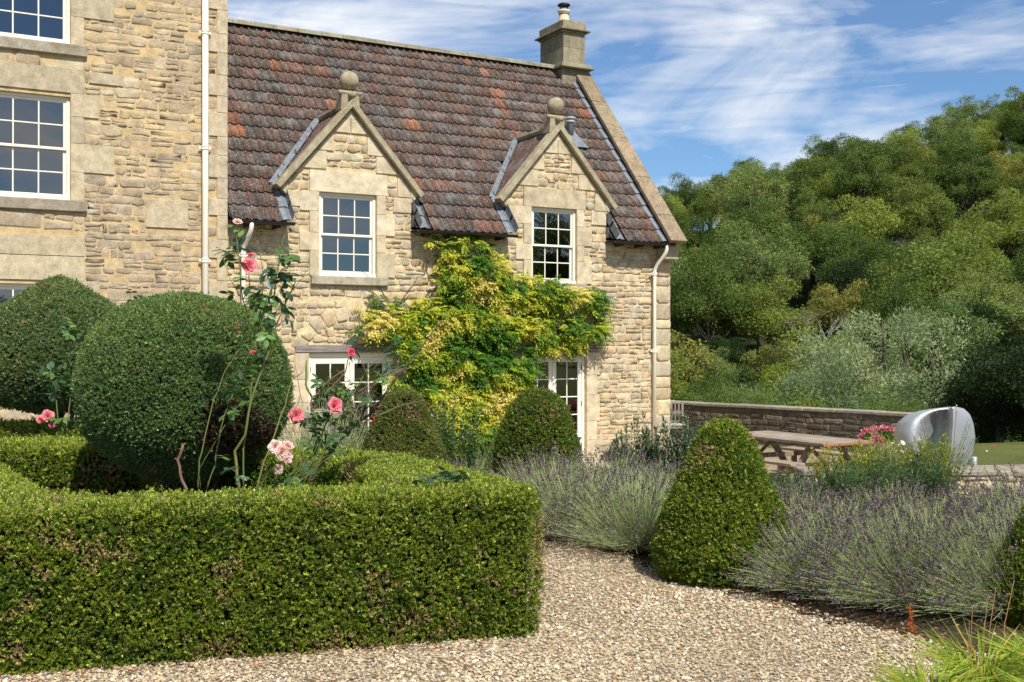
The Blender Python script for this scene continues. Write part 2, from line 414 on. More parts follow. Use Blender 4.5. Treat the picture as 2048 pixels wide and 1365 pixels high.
# ------------------------------------------------------------ ground
def sheet(name, ls, ds, mat, dz, test=None, mat_fn=None):
    lg, dg = np.meshgrid(ls, ds)
    z = hgt(lg, dg) + dz
    X, Y = cfa(lg, dg)
    n, m_ = lg.shape
    V = np.stack([X, Y, z], -1).reshape(-1, 3)
    F = []
    for j in range(n - 1):
        for i in range(m_ - 1):
            if test is None or test((lg[j, i] + lg[j, i + 1]) / 2, (dg[j, i] + dg[j + 1, i]) / 2):
                F.append((j * m_ + i, j * m_ + i + 1, (j + 1) * m_ + i + 1, (j + 1) * m_ + i))
    me = bpy.data.meshes.new(name); me.from_pydata(V.tolist(), [], F); me.materials.append(mat)
    me.polygons.foreach_set('use_smooth', [True] * len(me.polygons)); me.update()
    o = link(bpy.data.objects.new(name, me)); o['kind'] = 'structure'
    return o
far_l = np.concatenate([np.linspace(-900, -60, 12), np.linspace(-50, 40, 61), np.linspace(45, 200, 32), np.linspace(230, 1000, 10)])
far_d = np.concatenate([np.linspace(-600, -30, 8), np.linspace(-20, 40, 61), np.linspace(43, 300, 60), np.linspace(340, 1500, 12)])
g = sheet('ground', far_l, far_d, M['grass'], -0.012)
g.data.materials.append(M['woodland'])
for p in g.data.polygons:
    l_, d_ = tocf(p.center.x, p.center.y)
    if d_ > 44 and not (60 < d_ < 72 and l_ < 12): p.material_index = 1
tag(g, 'green lawn and valley floor rising to the wooded hill')

def pip(poly, x, y):
    inside = False; n = len(poly); j = n - 1
    for i in range(n):
        xi, yi = poly[i]; xj, yj = poly[j]
        if (yi > y) != (yj > y) and x < (xj - xi) * (y - yi) / (yj - yi) + xi: inside = not inside
        j = i
    return inside
GRAVEL = [(-14, -4), (14, -4), (14, 10), (6.3, 12.6), (6.3, 17), (7.6, 21.5), (3.3, 27.6), (2.0, 28.5), (-14, 28.5)]
sheet('gravel_path', np.arange(-14, 14.01, 0.28), np.arange(-4, 28.61, 0.28), M['gravel'], 0.0, lambda a, b_: pip(GRAVEL, a, b_))
BEDS = [
    [(0.75, 8.6), (0.95, 7.95), (1.5, 7.05), (2.0, 6.2), (2.35, 5.75), (2.7, 5.2), (3.4, 4.3), (6, 4.3), (7.5, 9), (6, 12.7), (0.4, 12.6), (-0.2, 11.5), (0.1, 9.6)],
    [(-4.0, 5.6), (-2.2, 5.9), (-0.6, 6.3), (-1.1, 7.5), (-2.0, 8.6), (-3.4, 9.0), (-4.4, 7.4)],
    [(-5.8, 9.3), (-1.0, 9.6), (-0.4, 11.8), (-2.6, 14.2), (-5.6, 12.6)],
]
bed_l = np.arange(-6, 8, 0.11); bed_d = np.arange(4.2, 14.4, 0.11)
sheet('soil_bed', bed_l, bed_d, M['soil'], 0.006, lambda a, b_: any(pip(q, a + 0.05 * math.sin(b_ * 9), b_ + 0.04 * math.sin(a * 11)) for q in BEDS))
# pale paving strip at the foot of the cottage
mb = MB()
for i in range(16):
    x0 = 4.7 + i * 0.56
    for j in range(2):
        mb.box(x0 + 0.006, x0 + 0.55, -0.62 - j * 0.56, -0.07 - j * 0.56, -0.65, -0.62 + random.uniform(-.003, .003), bev=0.006)
o = mb.build('paving', M['paving']); o['kind'] = 'structure'

# ------------------------------------------------------------ stone work helpers
def clip_half(poly, a, b_, c_):
    """keep a*x + b*z <= c"""
    out = []
    n = len(poly)
    for i in range(n):
        p, q = poly[i], poly[(i + 1) % n]
        dp = a * p[0] + b_ * p[1] - c_; dq = a * q[0] + b_ * q[1] - c_
        if dp <= 0: out.append(p)
        if dp * dq < 0:
            t = dp / (dp - dq); out.append((p[0] + (q[0] - p[0]) * t, p[1] + (q[1] - p[1]) * t))
    return out
def area(poly):
    return 0.5 * sum(poly[i][0] * poly[(i + 1) % len(poly)][1] - poly[(i + 1) % len(poly)][0] * poly[i][1] for i in range(len(poly)))
def stone_poly(x0, x1, z0, z1, jit=0.012):
    w, h = x1 - x0, z1 - z0; c_ = min(w, h) * random.uniform(.08, .26)
    r = lambda s=1.0: random.uniform(-jit, jit) * s
    return [(x0 + c_ + r(), z0 + r()), ((x0 + x1) / 2 + r(), z0 + r()), (x1 - c_ + r(), z0 + r()), (x1 + r(), z0 + c_ + r()), (x1 + r(), z1 - c_ + r()),
            (x1 - c_ + r(), z1 + r()), ((x0 + x1) / 2 + r(), z1 + r()), (x0 + c_ + r(), z1 + r()), (x0 + r(), z1 - c_ + r()), (x0 + r(), z0 + c_ + r())]
def rubble_geo(poly, y, depth, col, rough=0.006):
    """a rounded block whose face stands 'depth' proud of the plane Y=y (towards -Y)"""
    n = len(poly)
    cx = sum(p[0] for p in poly) / n; cz = sum(p[1] for p in poly) / n
    vs = []; tilt = random.uniform(-.25, .25) * depth; tz = random.uniform(-.1, .45) * depth
    w = max(abs(p[0] - cx) for p in poly) + 1e-4; hh = max(abs(p[1] - cz) for p in poly) + 1e-4
    for k, (ins, dp) in enumerate(((0, -0.004), (0.035, 0.72), (0.20, 1.0))):
        for p in poly:
            x = p[0] + (cx - p[0]) * ins; z = p[1] + (cz - p[1]) * ins
            dd = dp * depth + (0 if k == 0 else tilt * (x - cx) / w + tz * (z - cz) / hh + random.uniform(-rough, rough) * (1 if k == 2 else .5))
            if k: x += random.uniform(-.004, .004); z += random.uniform(-.004, .004)
            vs.append((x, y - dd, z))
    vs.append((cx, y - depth * 1.04 + random.uniform(-rough, rough), cz))
    fs = []
    for k in range(2):
        for i in range(n):
            j = (i + 1) % n
            fs.append((k * n + i, k * n + j, (k + 1) * n + j, (k + 1) * n + i))
    for i in range(n): fs.append((2 * n + i, 2 * n + (i + 1) % n, 3 * n))
    return vs, fs, col
def ashlar_geo(poly, y, depth, col, bev=0.006):
    n = len(poly); cx = sum(p[0] for p in poly) / n; cz = sum(p[1] for p in poly) / n
    def ins(d):
        out = []
        for p in poly:
            v = Vector((cx - p[0], cz - p[1])); 
            if v.length > 1e-6: v.normalize()
            out.append((p[0] + v.x * d * 1.4, p[1] + v.y * d * 1.4))
        return out
    a = ins(0.002); b_ = ins(bev)
    vs = [(p[0], y + 0.02, p[1]) for p in a] + [(p[0], y - depth + bev * .7, p[1]) for p in a] + [(p[0], y - depth, p[1]) for p in b_]
    fs = []
    for k in range(2):
        for i in range(n):
            j = (i + 1) % n
            fs.append((k * n + i, k * n + j, (k + 1) * n + j, (k + 1) * n + i))
    fs.append(tuple(2 * n + i for i in range(n)))
    return vs, fs, col
def place_pieces(pieces, name, mat, parent, stuffname, limit=300, smooth_=True):
    """largest (as seen) become objects, the rest one joined part"""
    def sz(p):
        P = np.array(p[0]); l_, d_ = tocf(P[:, 0], P[:, 1])
        px = 1024 + FPX * l_ / d_; py = 690 - FPX * (P[:, 2] - EYE) / d_
        vis = (px.mean() > 0) and (px.mean() < 2048) and (py.mean() > 0) and (py.mean() < 1000)
        return (np.ptp(px) * np.ptp(py)) if vis else 0
    pieces = sorted(pieces, key=sz, reverse=True)
    for p in pieces[:limit]:
        c0 = Vector(np.array(p[0]).mean(0)); mb_ = MB(); mb_.add([Vector(q) - c0 for q in p[0]], p[1], p[2])
        o_ = mb_.build(name, mat, parent, smooth_); o_.location = c0 - (parent.matrix_world.translation if False else Vector((0, 0, 0)))
    if len(pieces) > limit:
        mb_ = MB()
        for p in pieces[limit:]: mb_.add(*p)
        mb_.build(stuffname, mat, parent, smooth_, kind='stuff')
def shade(c_, v): return tuple(x * v for x in c_)
def pick_stone(pal, lo=.82, hi=1.15, hue=.03):
    c_ = random.choice(pal); v = random.uniform(lo, hi) if pal not in (ASH, PALH) else random.uniform(.93, 1.05); hue = .012 if pal in (ASH, PALH) else hue
    return tuple(x * v * random.uniform(1 - hue, 1 + hue) for x in c_)
PAL_COT = [(0.571, 0.470, 0.325), (0.603, 0.500, 0.343), (0.540, 0.450, 0.315), (0.582, 0.490, 0.353), (0.519, 0.450, 0.335), (0.623, 0.520, 0.353), (0.592, 0.460, 0.297), (0.551, 0.480, 0.362), (0.561, 0.450, 0.315), (0.623, 0.490, 0.307)]
PAL_MAIN = [(0.540, 0.430, 0.279), (0.499, 0.400, 0.269), (0.582, 0.460, 0.297), (0.519, 0.430, 0.297), (0.592, 0.500, 0.353), (0.551, 0.420, 0.260)]
PALH = [(0.54, 0.455, 0.325), (0.56, 0.475, 0.34), (0.50, 0.43, 0.315)]
ASH = [(0.62, 0.52, 0.37), (0.64, 0.54, 0.39), (0.58, 0.49, 0.35), (0.66, 0.57, 0.42)]

def courses(intervals_fn, z0, z1, hmin, hmax, y, pal, gap=0.018, depth=(0.008, 0.028), wmin=.14, wmax=.46, clips=None, p2=0.42, skip=0.0):
    """random coursed rubble filling the free intervals between z0 and z1"""
    out = []; z = z0
    while z < z1 - 0.04:
        h = random.uniform(hmin, hmax)
        if z + h > z1 - 0.05: h = z1 - z
        for (a, b_) in intervals_fn(z, z + h):
            x = a
            while x < b_ - 0.03:
                w = random.uniform(wmin, wmax) * (0.75 if random.random() < .35 else 1)
                if x + w > b_ - 0.09: w = b_ - x
                cells = []
                if random.random() < p2 and h > 0.13:
                    s = random.uniform(.38, .62); cells = [(x, x + w, z, z + h * s), (x, x + w, z + h * s, z + h)]
                    if random.random() < .3 and w > .26:
                        t = x + w * random.uniform(.4, .6); cells = [cells[0], (x, t, z + h * s, z + h), (t, x + w, z + h * s, z + h)]
                else: cells = [(x, x + w, z, z + h)]
                for (p, q, r_, s_) in cells:
                    if random.random() < skip: continue
                    wob = 0.018 * math.sin((p + q) * 1.3 + z * 7)
                    gp = gap * random.uniform(.5, 1.3)
                    poly = stone_poly(p + gp / 2, q - gp / 2, r_ + gp / 2 + wob, s_ - gp / 2 + wob, 0.006 + 0.1 * min(q - p, s_ - r_) * .6)
                    if clips:
                        for cl in clips: poly = clip_half(poly, *cl) if poly else poly
                    if poly and len(poly) > 2 and abs(area(poly)) > 0.0012:
                        out.append(rubble_geo(poly, y, random.uniform(*depth), pick_stone(pal)))
                x += w
        z += h
    return out

def wall_grid(mb, xs, zs, y, holes, depth, col, yb=None):
    """front sheet at Y=y with rectangular holes and their reveals"""
    xs = sorted(set(xs + [h_[0] for h_ in holes] + [h_[1] for h_ in holes])); zs = sorted(set(zs + [h_[2] for h_ in holes] + [h_[3] for h_ in holes]))
    for i in range(len(xs) - 1):
        for j in range(len(zs) - 1):
            cx, cz = (xs[i] + xs[i + 1]) / 2, (zs[j] + zs[j + 1]) / 2
            if any(h_[0] < cx < h_[1] and h_[2] < cz < h_[3] for h_ in holes): continue
            mb.add([(xs[i], y, zs[j]), (xs[i + 1], y, zs[j]), (xs[i + 1], y, zs[j + 1]), (xs[i], y, zs[j + 1])], [(0, 1, 2, 3)], col)
    for (a, b_, c_, d_) in holes:
        e = y + depth
        mb.add([(a, y, c_), (a, e, c_), (a, e, d_), (a, y, d_)], [(0, 1, 2, 3)], col)
        mb.add([(b_, y, c_), (b_, e, c_), (b_, e, d_), (b_, y, d_)], [(3, 2, 1, 0)], col)
        mb.add([(a, y, d_), (b_, y, d_), (b_, e, d_), (a, e, d_)], [(0, 1, 2, 3)], col)
        mb.add([(a, y, c_), (b_, y, c_), (b_, e, c_), (a, e, c_)], [(3, 2, 1, 0)], col)

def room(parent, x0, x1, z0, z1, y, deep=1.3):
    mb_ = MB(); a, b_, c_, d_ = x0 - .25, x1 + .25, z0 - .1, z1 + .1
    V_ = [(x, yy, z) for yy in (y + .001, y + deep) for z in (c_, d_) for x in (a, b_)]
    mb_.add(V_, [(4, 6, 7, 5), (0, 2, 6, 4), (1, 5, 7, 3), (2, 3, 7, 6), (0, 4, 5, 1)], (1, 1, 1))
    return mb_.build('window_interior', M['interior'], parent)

def bars(mb_, x0, x1, z0, z1, y, cols, rows, fr_l, fr_b, fr_t, bar, th):
    """a glazed frame; returns pane rectangles"""
    mb_.box(x0, x0 + fr_l, y, y + th, z0, z1, bev=.004); mb_.box(x1 - fr_l, x1, y, y + th, z0, z1, bev=.004)
    mb_.box(x0 + fr_l, x1 - fr_l, y + .001, y + th - .001, z0, z0 + fr_b, bev=.004); mb_.box(x0 + fr_l, x1 - fr_l, y + .001, y + th - .001, z1 - fr_t, z1, bev=.004)
    a, b_, c_, d_ = x0 + fr_l, x1 - fr_l, z0 + fr_b, z1 - fr_t
    panes = []; pw = (b_ - a - bar * (cols - 1)) / cols; ph = (d_ - c_ - bar * (rows - 1)) / rows
    for i in range(cols):
        for j in range(rows):
            px, pz = a + i * (pw + bar), c_ + j * (ph + bar); panes.append((px, px + pw, pz, pz + ph))
    return panes, (a, b_, c_, d_, pw, ph)
def sash_window(parent, x0, x1, z0, z1, y, label=None):
    """vertical sliding sash of two lights, 3 x 2 panes each"""
    w = thing_part('sash_window', parent, label)
    m1 = MB()
    m1.box(x0, x0 + .05, y, y + .10, z0, z1, bev=.004); m1.box(x1 - .05, x1, y, y + .10, z0, z1, bev=.004)
    m1.box(x0 + .05, x1 - .05, y + .002, y + .098, z1 - .045, z1, bev=.004); m1.box(x0 - .0, x1 + .0, y - .035, y - .001, z0 - .005, z0 + .045, bev=.006)
    m1.build('frame', M['cream'], w)
    a, b_, c_, d_ = x0 + .05, x1 - .05, z0 + .045, z1 - .045; mid = (c_ + d_) / 2
    for (q0, q1, yy) in ((mid - .02, d_, y + .02), (c_, mid + .02, y + .055)):
        ms = MB(); panes, (pa, pb, pc, pd, pw, ph) = bars(ms, a, b_, q0, q1, yy, 3, 2, .042, .05 if q0 == c_ else .042, .042, .022, .034)
        ms.build('sash', M['cream'], w)
        for i in (1, 2):
            mbb = MB(); xx = pa + i * (pw + .022) - .022; mbb.box(xx, xx + .022, yy + .004, yy + .03, pc, pd, bev=.004); mbb.build('glazing_bar', M['cream'], w)
        mbb = MB(); zz = pc + ph; mbb.box(pa, pb, yy + .0035, yy + .0305, zz, zz + .022, bev=.004); mbb.build('glazing_bar', M['cream'], w)
        for (p0, p1, r0, r1) in panes:
            mp_ = MB(); t = random.uniform(-.0012, .0012)
            mp_.add([(p0, yy + .016 + t, r0), (p1, yy + .016 - t, r0), (p1, yy + .016 - t * .5, r1), (p0, yy + .016 + t, r1)], [(0, 1, 2, 3)])
            mp_.build('pane', M['glass'], w)
    room(parent, x0, x1, z0, z1, y + .12)
    return w
def thing_part(name, parent, label=None):
    o_ = bpy.data.objects.new(name, None); o_.empty_display_size = .1; link(o_, parent)
    if label: o_['label'] = label
    return o_
def door_leaf(parent, x0, x1, z0, z1, y, rows=4, cols=2, hinge=1):
    w = thing_part('french_door', parent)
    ms = MB(); panes, (pa, pb, pc, pd, pw, ph) = bars(ms, x0, x1, z0 + .5, z1, y, cols, rows, .085, .06, .11, .022, .045)
    ms.box(x0, x1, y, y + .045, z0, z0 + .499, bev=.004)
    ms.box(x0 + .1, x1 - .1, y - .008, y - .0005, z0 + .13, z0 + .44, bev=.006)
    ms.build('door_frame', M['cream'], w)
    for i in range(1, cols):
        mbb = MB(); xx = pa + i * (pw + .022) - .022; mbb.box(xx, xx + .022, y + .004, y + .04, pc, pd, bev=.004); mbb.build('glazing_bar', M['cream'], w)
    for j in range(1, rows):
        mbb = MB(); zz = pc + j * (ph + .022) - .022; mbb.box(pa, pb, y + .0035, y + .0405, zz, zz + .022, bev=.004); mbb.build('glazing_bar', M['cream'], w)
    for (p0, p1, r0, r1) in panes:
        mp_ = MB(); mp_.add([(p0, y + .02, r0), (p1, y + .02, r0), (p1, y + .02, r1), (p0, y + .02, r1)], [(0, 1, 2, 3)]); mp_.build('pane', M['glass'], w)
    for zz in (z0 + .25, z0 + 1.05, z1 - .25):
        mh = MB(); xx = x1 - .006 if hinge > 0 else x0 - .012; mh.tube([(xx, y - .006, zz), (xx, y - .006, zz + .09)], .008, 6); mh.build('hinge', M['lead_dark'], w)
    mh = MB(); xx = x0 + .04 if hinge > 0 else x1 - .04
    mh.tube([(xx, y, z0 + 1.0), (xx, y - .045, z0 + 1.0), (xx + .07 * hinge, y - .05, z0 + 1.0)], .008, 6); mh.build('handle', M['lead_dark'], w)
    return w

def pipe_geo(name, parent, x, y, z0, z1, r, collars, neck=None, mat=None):
    w = thing_part(name, parent); mb_ = MB(); pts = [(x, y, z0), (x, y, z1)]
    if neck:
        nx, ny, nz = neck
        for t in (0.0, .15, .35, .65, .85, 1.0):
            s = t * t * (3 - 2 * t); pts.append((x + (nx - x) * s, y + (ny - y) * s, z1 + .02 + (nz - z1 - .08) * t))
        pts.append((nx, ny, nz))
    mb_.tube(pts, r, 12); mb_.build('pipe', mat or M['pipe'], w, True)
    for zc in collars:
        mc = MB(); mc.lathe([(r + .001, -.035), (r + .012, -.03), (r + .012, -.012), (r + .006, -.008), (r + .006, .008), (r + .014, .012), (r + .014, .03), (r + .001, .035)], 12, (x, y, zc))
        mc.box(x - r - .045, x + r + .045, y + r * .3, y + r * .3 + .02, zc - .02, zc + .02, bev=.004)
        mc.build('collar', mat or M['pipe'], w)
    return w

# ------------------------------------------------------------ COTTAGE
cot = thing('stone_cottage', 'lower limestone cottage wing with a clay tiled roof and two gabled dormers', 'cottage', (0, 0, 0))
CX0, CX1, GZ = 4.54, 13.42, -0.66
YE, ZE, YR, ZR = -0.30, 3.60, 3.30, 7.74
AL = math.atan2(ZR - ZE, YR - YE); SL = math.hypot(ZR - ZE, YR - YE)
DORM = [(6.66, 1.12), (10.78, 1.09)]           # centre, half width of the wall
APEX, SLP = 5.62, 1.16                         # top of gable wall and its slope
WIN = [(6.10, 7.13, 2.76, 4.17), (10.21, 11.20, 2.76, 4.17)]
DOORS = [(5.92, 7.42, -0.60, 1.46), (10.0, 11.42, -0.62, 1.46)]
holes = [tuple(w_) for w_ in WIN] + [tuple(d_) for d_ in DOORS]
mb = MB(); mc_ = (0.68, 0.55, 0.345)
ZW = 3.62
wall_grid(mb, [CX0, CX1], [GZ, ZW, 4.17], 0.0, holes, 0.16, mc_)
# remove the strips of wall above the eaves outside the gables: rebuild them as gable shapes
mb = MB()
wall_grid(mb, [CX0, CX1], [GZ, 2.76, ZW], 0.0, [(h_[0], h_[1], h_[2], min(h_[3], ZW)) if h_[3] > ZW else h_ for h_ in holes], 0.16, mc_)
mb2 = MB()
for f, c_ in zip(mb.f, mb.c):
    P = [mb.v[i] for i in f]
    if any(abs(sum(p[0] for p in P) / 4 - (w_[0] + w_[1]) / 2) < .3 and all(abs(p[2] - ZW) < 1e-6 for p in P) for w_ in WIN): continue
    mb2.add(P, [tuple(range(len(P)))], c_)
mb = mb2
for (cx, hw), w_ in zip(DORM, WIN):
    kz = APEX - SLP * hw
    # below the kneelers
    for (a, b_) in ((cx - hw, w_[0]), (w_[1], cx + hw)):
        mb.add([(a, 0, ZW), (b_, 0, ZW), (b_, 0, min(APEX - SLP * abs(b_ - cx), 9)), (a, 0, APEX - SLP * abs(a - cx))], [(0, 1, 2, 3)], mc_)
    mb.add([(w_[0], 0, w_[3]), (w_[1], 0, w_[3]), (w_[1], 0, APEX - SLP * abs(w_[1] - cx)), (cx, 0, APEX), (w_[0], 0, APEX - SLP * abs(w_[0] - cx))], [(0, 1, 2, 3, 4)], mc_)
    for xx, o_ in ((w_[0], 0), (w_[1], 1)):
        q = [(xx, 0, ZW), (xx, .16, ZW), (xx, .16, w_[3]), (xx, 0, w_[3])]
        mb.add(q, [(0, 1, 2, 3) if o_ == 0 else (3, 2, 1, 0)], mc_)
    mb.add([(w_[0], 0, w_[3]), (w_[1], 0, w_[3]), (w_[1], .16, w_[3]), (w_[0], .16, w_[3])], [(0, 1, 2, 3)], mc_)
    # cheeks of the dormer
    for xx in (cx - hw, cx + hw):
        mb.add([(xx, 0, ZW - .1), (xx, 1.0, ZW - .1), (xx, 1.0, kz), (xx, 0, kz)], [(0, 1, 2, 3)], mc_)
# gable end and back wall
mb.add([(CX1, 0, GZ), (CX1, 6.6, GZ), (CX1, 6.6, ZW), (CX1, YR, ZR - .1), (CX1, 0, ZW)], [(0, 1, 2, 3, 4)], mc_)
mb.add([(CX0, 6.6, GZ), (CX1, 6.6, GZ), (CX1, 6.6, ZW), (CX0, 6.6, ZW)], [(3, 2, 1, 0)], mc_)
wall = mb.build('wall', M['mortar'], cot)
mbk = MB(); mbk.box(CX0, CX1 - .02, .17, .20, GZ, ZW - .05)
# stones of the cottage front
BX = []                                       # dressed blocks: x0, x1, z0, z1
for (cx, hw), w_ in zip(DORM, WIN):
    BX.append((w_[0] - .17, w_[1] + .20, w_[3] + .003, w_[3] + .36))
    z = w_[2]
    k = 0
    while z < w_[3] - .05:
        h = (0.42, 0.30, 0.36, 0.33)[k % 4]; h = min(h, w_[3] - z)
        for s in (-1, 1):
            wd = (.17, .34)[(k + (s > 0)) % 2]
            if s < 0: BX.append((w_[0] - wd, w_[0] - .001, z, z + h))
            else: BX.append((w_[1] + .001, w_[1] + wd, z, z + h))
        z += h; k += 1
SILL = [(w_[0] - .15, w_[1] + .20, w_[2] - .15, w_[2]) for w_ in WIN]
for d_ in DOORS:
    z = GZ; k = 0
    while z < d_[3] - .05:
        h = (.44, .36, .5, .38)[k % 4]; h = min(h, d_[3] - z)
        for s in (-1, 1):
            wd = (.24, .32, .24, .30)[(k + (s > 0)) % 4]
            if s < 0: BX.append((d_[0] - wd, d_[0] - .001, z, z + h))
            else: BX.append((d_[1] + .001, d_[1] + wd, z, z + h))
        z += h; k += 1
LINT = [(5.69, 7.62, 1.47, 1.60), (9.8, 11.67, 1.47, 1.60)]
# quoins of the right corner
z = GZ; k = 0
QU = []
while z < 3.35:
    h = random.uniform(.18, .34); QU.append((CX1 - (.34 if k % 2 else .5) + random.uniform(-.05, .05), CX1, z, min(z + h, 3.38))); z += h; k += 1
ARCH = (5.45, 7.05, 1.62, 2.32)
block_rects = BX + SILL + LINT + QU + holes
def free(z0, z1, x0, x1, rects):
    zc = (z0 + z1) / 2; iv = [(x0, x1)]
    for (a, b_, c_, d_) in rects:
        ov = min(z1, d_) - max(z0, c_)
        if ov > 0.28 * (z1 - z0):
            nv = []
            for (p, q) in iv:
                if b_ <= p or a >= q: nv.append((p, q)); continue
                if a > p: nv.append((p, a))
                if b_ < q: nv.append((b_, q))
            iv = nv
    return [(p, q) for p, q in iv if q - p > 0.05]
stones = courses(lambda a, b_: free(a, b_, CX0, CX1, block_rects + [ARCH]), GZ, 3.58, .075, .17, 0.0, PAL_COT, wmin=.11, wmax=.40)
for (cx, hw) in DORM:
    cl = [(SLP, 1.0, APEX + SLP * cx - .04), (-SLP, 1.0, APEX - SLP * cx - .04)]
    # dressed blocks of the gable
    gb = [(cx - .29, cx - .003, 5.20, 5.44), (cx + .003, cx + .29, 5.20, 5.44), (cx - .20, cx + .2, 5.44, 5.6), (cx - .62, cx - .30, 4.87, 5.16), (cx + .30, cx + .62, 4.85, 5.16),
          (cx - .92, cx - .43, 4.555, 4.86), (cx + .46, cx + .92, 4.555, 4.84), (cx - hw, cx - hw + .34, 3.90, 4.16), (cx + hw - .34, cx + hw, 3.90, 4.16), (cx + hw - .26, cx + hw, 4.17, 4.5)]
    free_r = gb + block_rects
    stones += courses(lambda a, b_: free(a, b_, cx - hw, cx + hw, free_r), 3.58, APEX - .1, .09, .16, 0.0, PAL_COT, clips=cl, wmin=.12, wmax=.3)
    for g_ in gb:
        poly = [(g_[0], g_[2]), (g_[1], g_[2]), (g_[1], g_[3]), (g_[0], g_[3])]
        for c_ in cl: poly = clip_half(poly, *c_) if poly else poly
        if poly and len(poly) > 2:
            q = MB(); q.add(*ashlar_geo(poly, 0, .03, pick_stone(ASH))); q.build('dressed_block', M['ashlar'], wall)
# relieving arch over the left doors
for k in range(11):
    a = R(150 - k * 12.0); ac, az = 6.72, 1.10
    r0, r1 = .92 + random.uniform(-.02, .02), 1.14 + random.uniform(-.03, .03); da = R(5.4)
    poly = [(ac + r0 * 1.05 * math.cos(a + da), az + r0 * math.sin(a + da)), (ac + r0 * 1.05 * math.cos(a - da), az + r0 * math.sin(a - da)), (ac + r1 * 1.05 * math.cos(a - da), az + r1 * math.sin(a - da)), (ac + r1 * 1.05 * math.cos(a + da), az + r1 * math.sin(a + da))]
    if min(p[0] for p in poly) < 5.5 or max(p[0] for p in poly) > 7.3: continue
    mid = []
    for i in range(4):
        p, q = poly[i], poly[(i + 1) % 4]; mid += [(p[0] * .93 + q[0] * .07, p[1] * .93 + q[1] * .07), (p[0] * .1 + q[0] * .9, p[1] * .1 + q[1] * .9)]
    stones.append(rubble_geo(mid, 0, .026, pick_stone(PAL_COT)))
def under_arch(z0, z1):
    zc = (z0 + z1) / 2; out = []
    if zc - 1.10 < .9:
        w2 = math.sqrt(max(0, .9 ** 2 - (zc - 1.10) ** 2)) * 1.05; out.append((max(5.47, 6.72 - w2), min(7.05, 6.72 + w2)))
    ro = 1.18
    if zc - 1.1 < ro:
        w2 = math.sqrt(max(0, ro ** 2 - (zc - 1.1) ** 2)) * 1.05
        if 6.72 - w2 > 5.5: out.append((5.45, 6.72 - w2))
    else: out.append((5.45, 7.05))
    return out
stones += courses(under_arch, 1.62, 2.32, .09, .14, 0.0, PAL_COT, wmin=.1, wmax=.26)
for q in QU: stones.append(rubble_geo(stone_poly(q[0] + .008, q[1], q[2] + .007, q[3] - .007, .006), 0, random.uniform(.02, .035), pick_stone(PAL_COT)))
place_pieces(stones, 'stone', M['stone'], wall, 'rubble_stone')
# rubble on the gable end (seen only from the right): one part
gs = courses(lambda a, b_: [(0.02, 6.58)], GZ, 3.5, .15, .28, 0.0, PAL_COT, wmin=.25, wmax=.6)
mg = MB()
for vs_, fs_, c_ in gs: mg.add([(CX1 - y_, x_, z_) for x_, y_, z_ in vs_], fs_, c_)
mg.build('gable_rubble', M['stone'], wall, True, kind='stuff')
for g_ in BX:
    q = MB(); poly = [(g_[0], g_[2]), (g_[1], g_[2]), (g_[1], g_[3]), (g_[0], g_[3])]; q.add(*ashlar_geo(poly, 0, .032, pick_stone(ASH))); q.build('dressed_block', M['ashlar'], wall)
for s_ in SILL:
    q = MB(); q.box(s_[0], s_[1], -.085, .14, s_[2], s_[3], pick_stone([(0.40, 0.36, 0.28)]), bev=.012); q.build('window_sill', M['coping'], cot)
for l_ in LINT:
    q = MB(); q.box(l_[0], l_[1], -.034, .13, l_[2], l_[3], (1, 1, 1), bev=.01); q.build('timber_lintel', M['lintel'], cot)
for w_, lb in zip(WIN, ('sash window of the dormer nearer the tall house', 'sash window of the dormer nearer the chimney')):
    sash_window(cot, w_[0] + .001, w_[1] - .001, w_[2] + .002, w_[3] - .001, .035, lb)
for d_ in DOORS:
    fm = MB(); fm.box(d_[0] + .001, d_[0] + .06, .05, .13, d_[2], d_[3] - .001, bev=.004); fm.box(d_[1] - .06, d_[1] - .001, .05, .13, d_[2], d_[3] - .001, bev=.004)
    fm.box(d_[0] + .06, d_[1] - .06, .051, .129, d_[3] - .07, d_[3] - .001, bev=.004); fm.box(d_[0], d_[1], -.02, .14, d_[2] - .05, d_[2], bev=.004)
    fm.build('door_case', M['cream'], cot)
    mid = (d_[0] + d_[1]) / 2
    door_leaf(cot, d_[0] + .062, mid - .002, d_[2] + .004, d_[3] - .072, .06, hinge=-1); door_leaf(cot, mid + .002, d_[1] - .062, d_[2] + .004, d_[3] - .072, .06, hinge=1)
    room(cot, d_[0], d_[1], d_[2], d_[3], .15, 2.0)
    cu = MB()
    xs = np.linspace(d_[1] - .36, d_[1] + .1, 24)
    for i in range(23):
        ya, yb_ = .33 + .03 * math.sin(i * 1.6), .33 + .03 * math.sin((i + 1) * 1.6)
        cu.add([(xs[i], ya, d_[2] + .02), (xs[i + 1], yb_, d_[2] + .02), (xs[i + 1], yb_, d_[3] - .02), (xs[i], ya, d_[3] - .02)], [(0, 1, 2, 3)])
    cu.build('curtain', M['curtain'], cot, True)

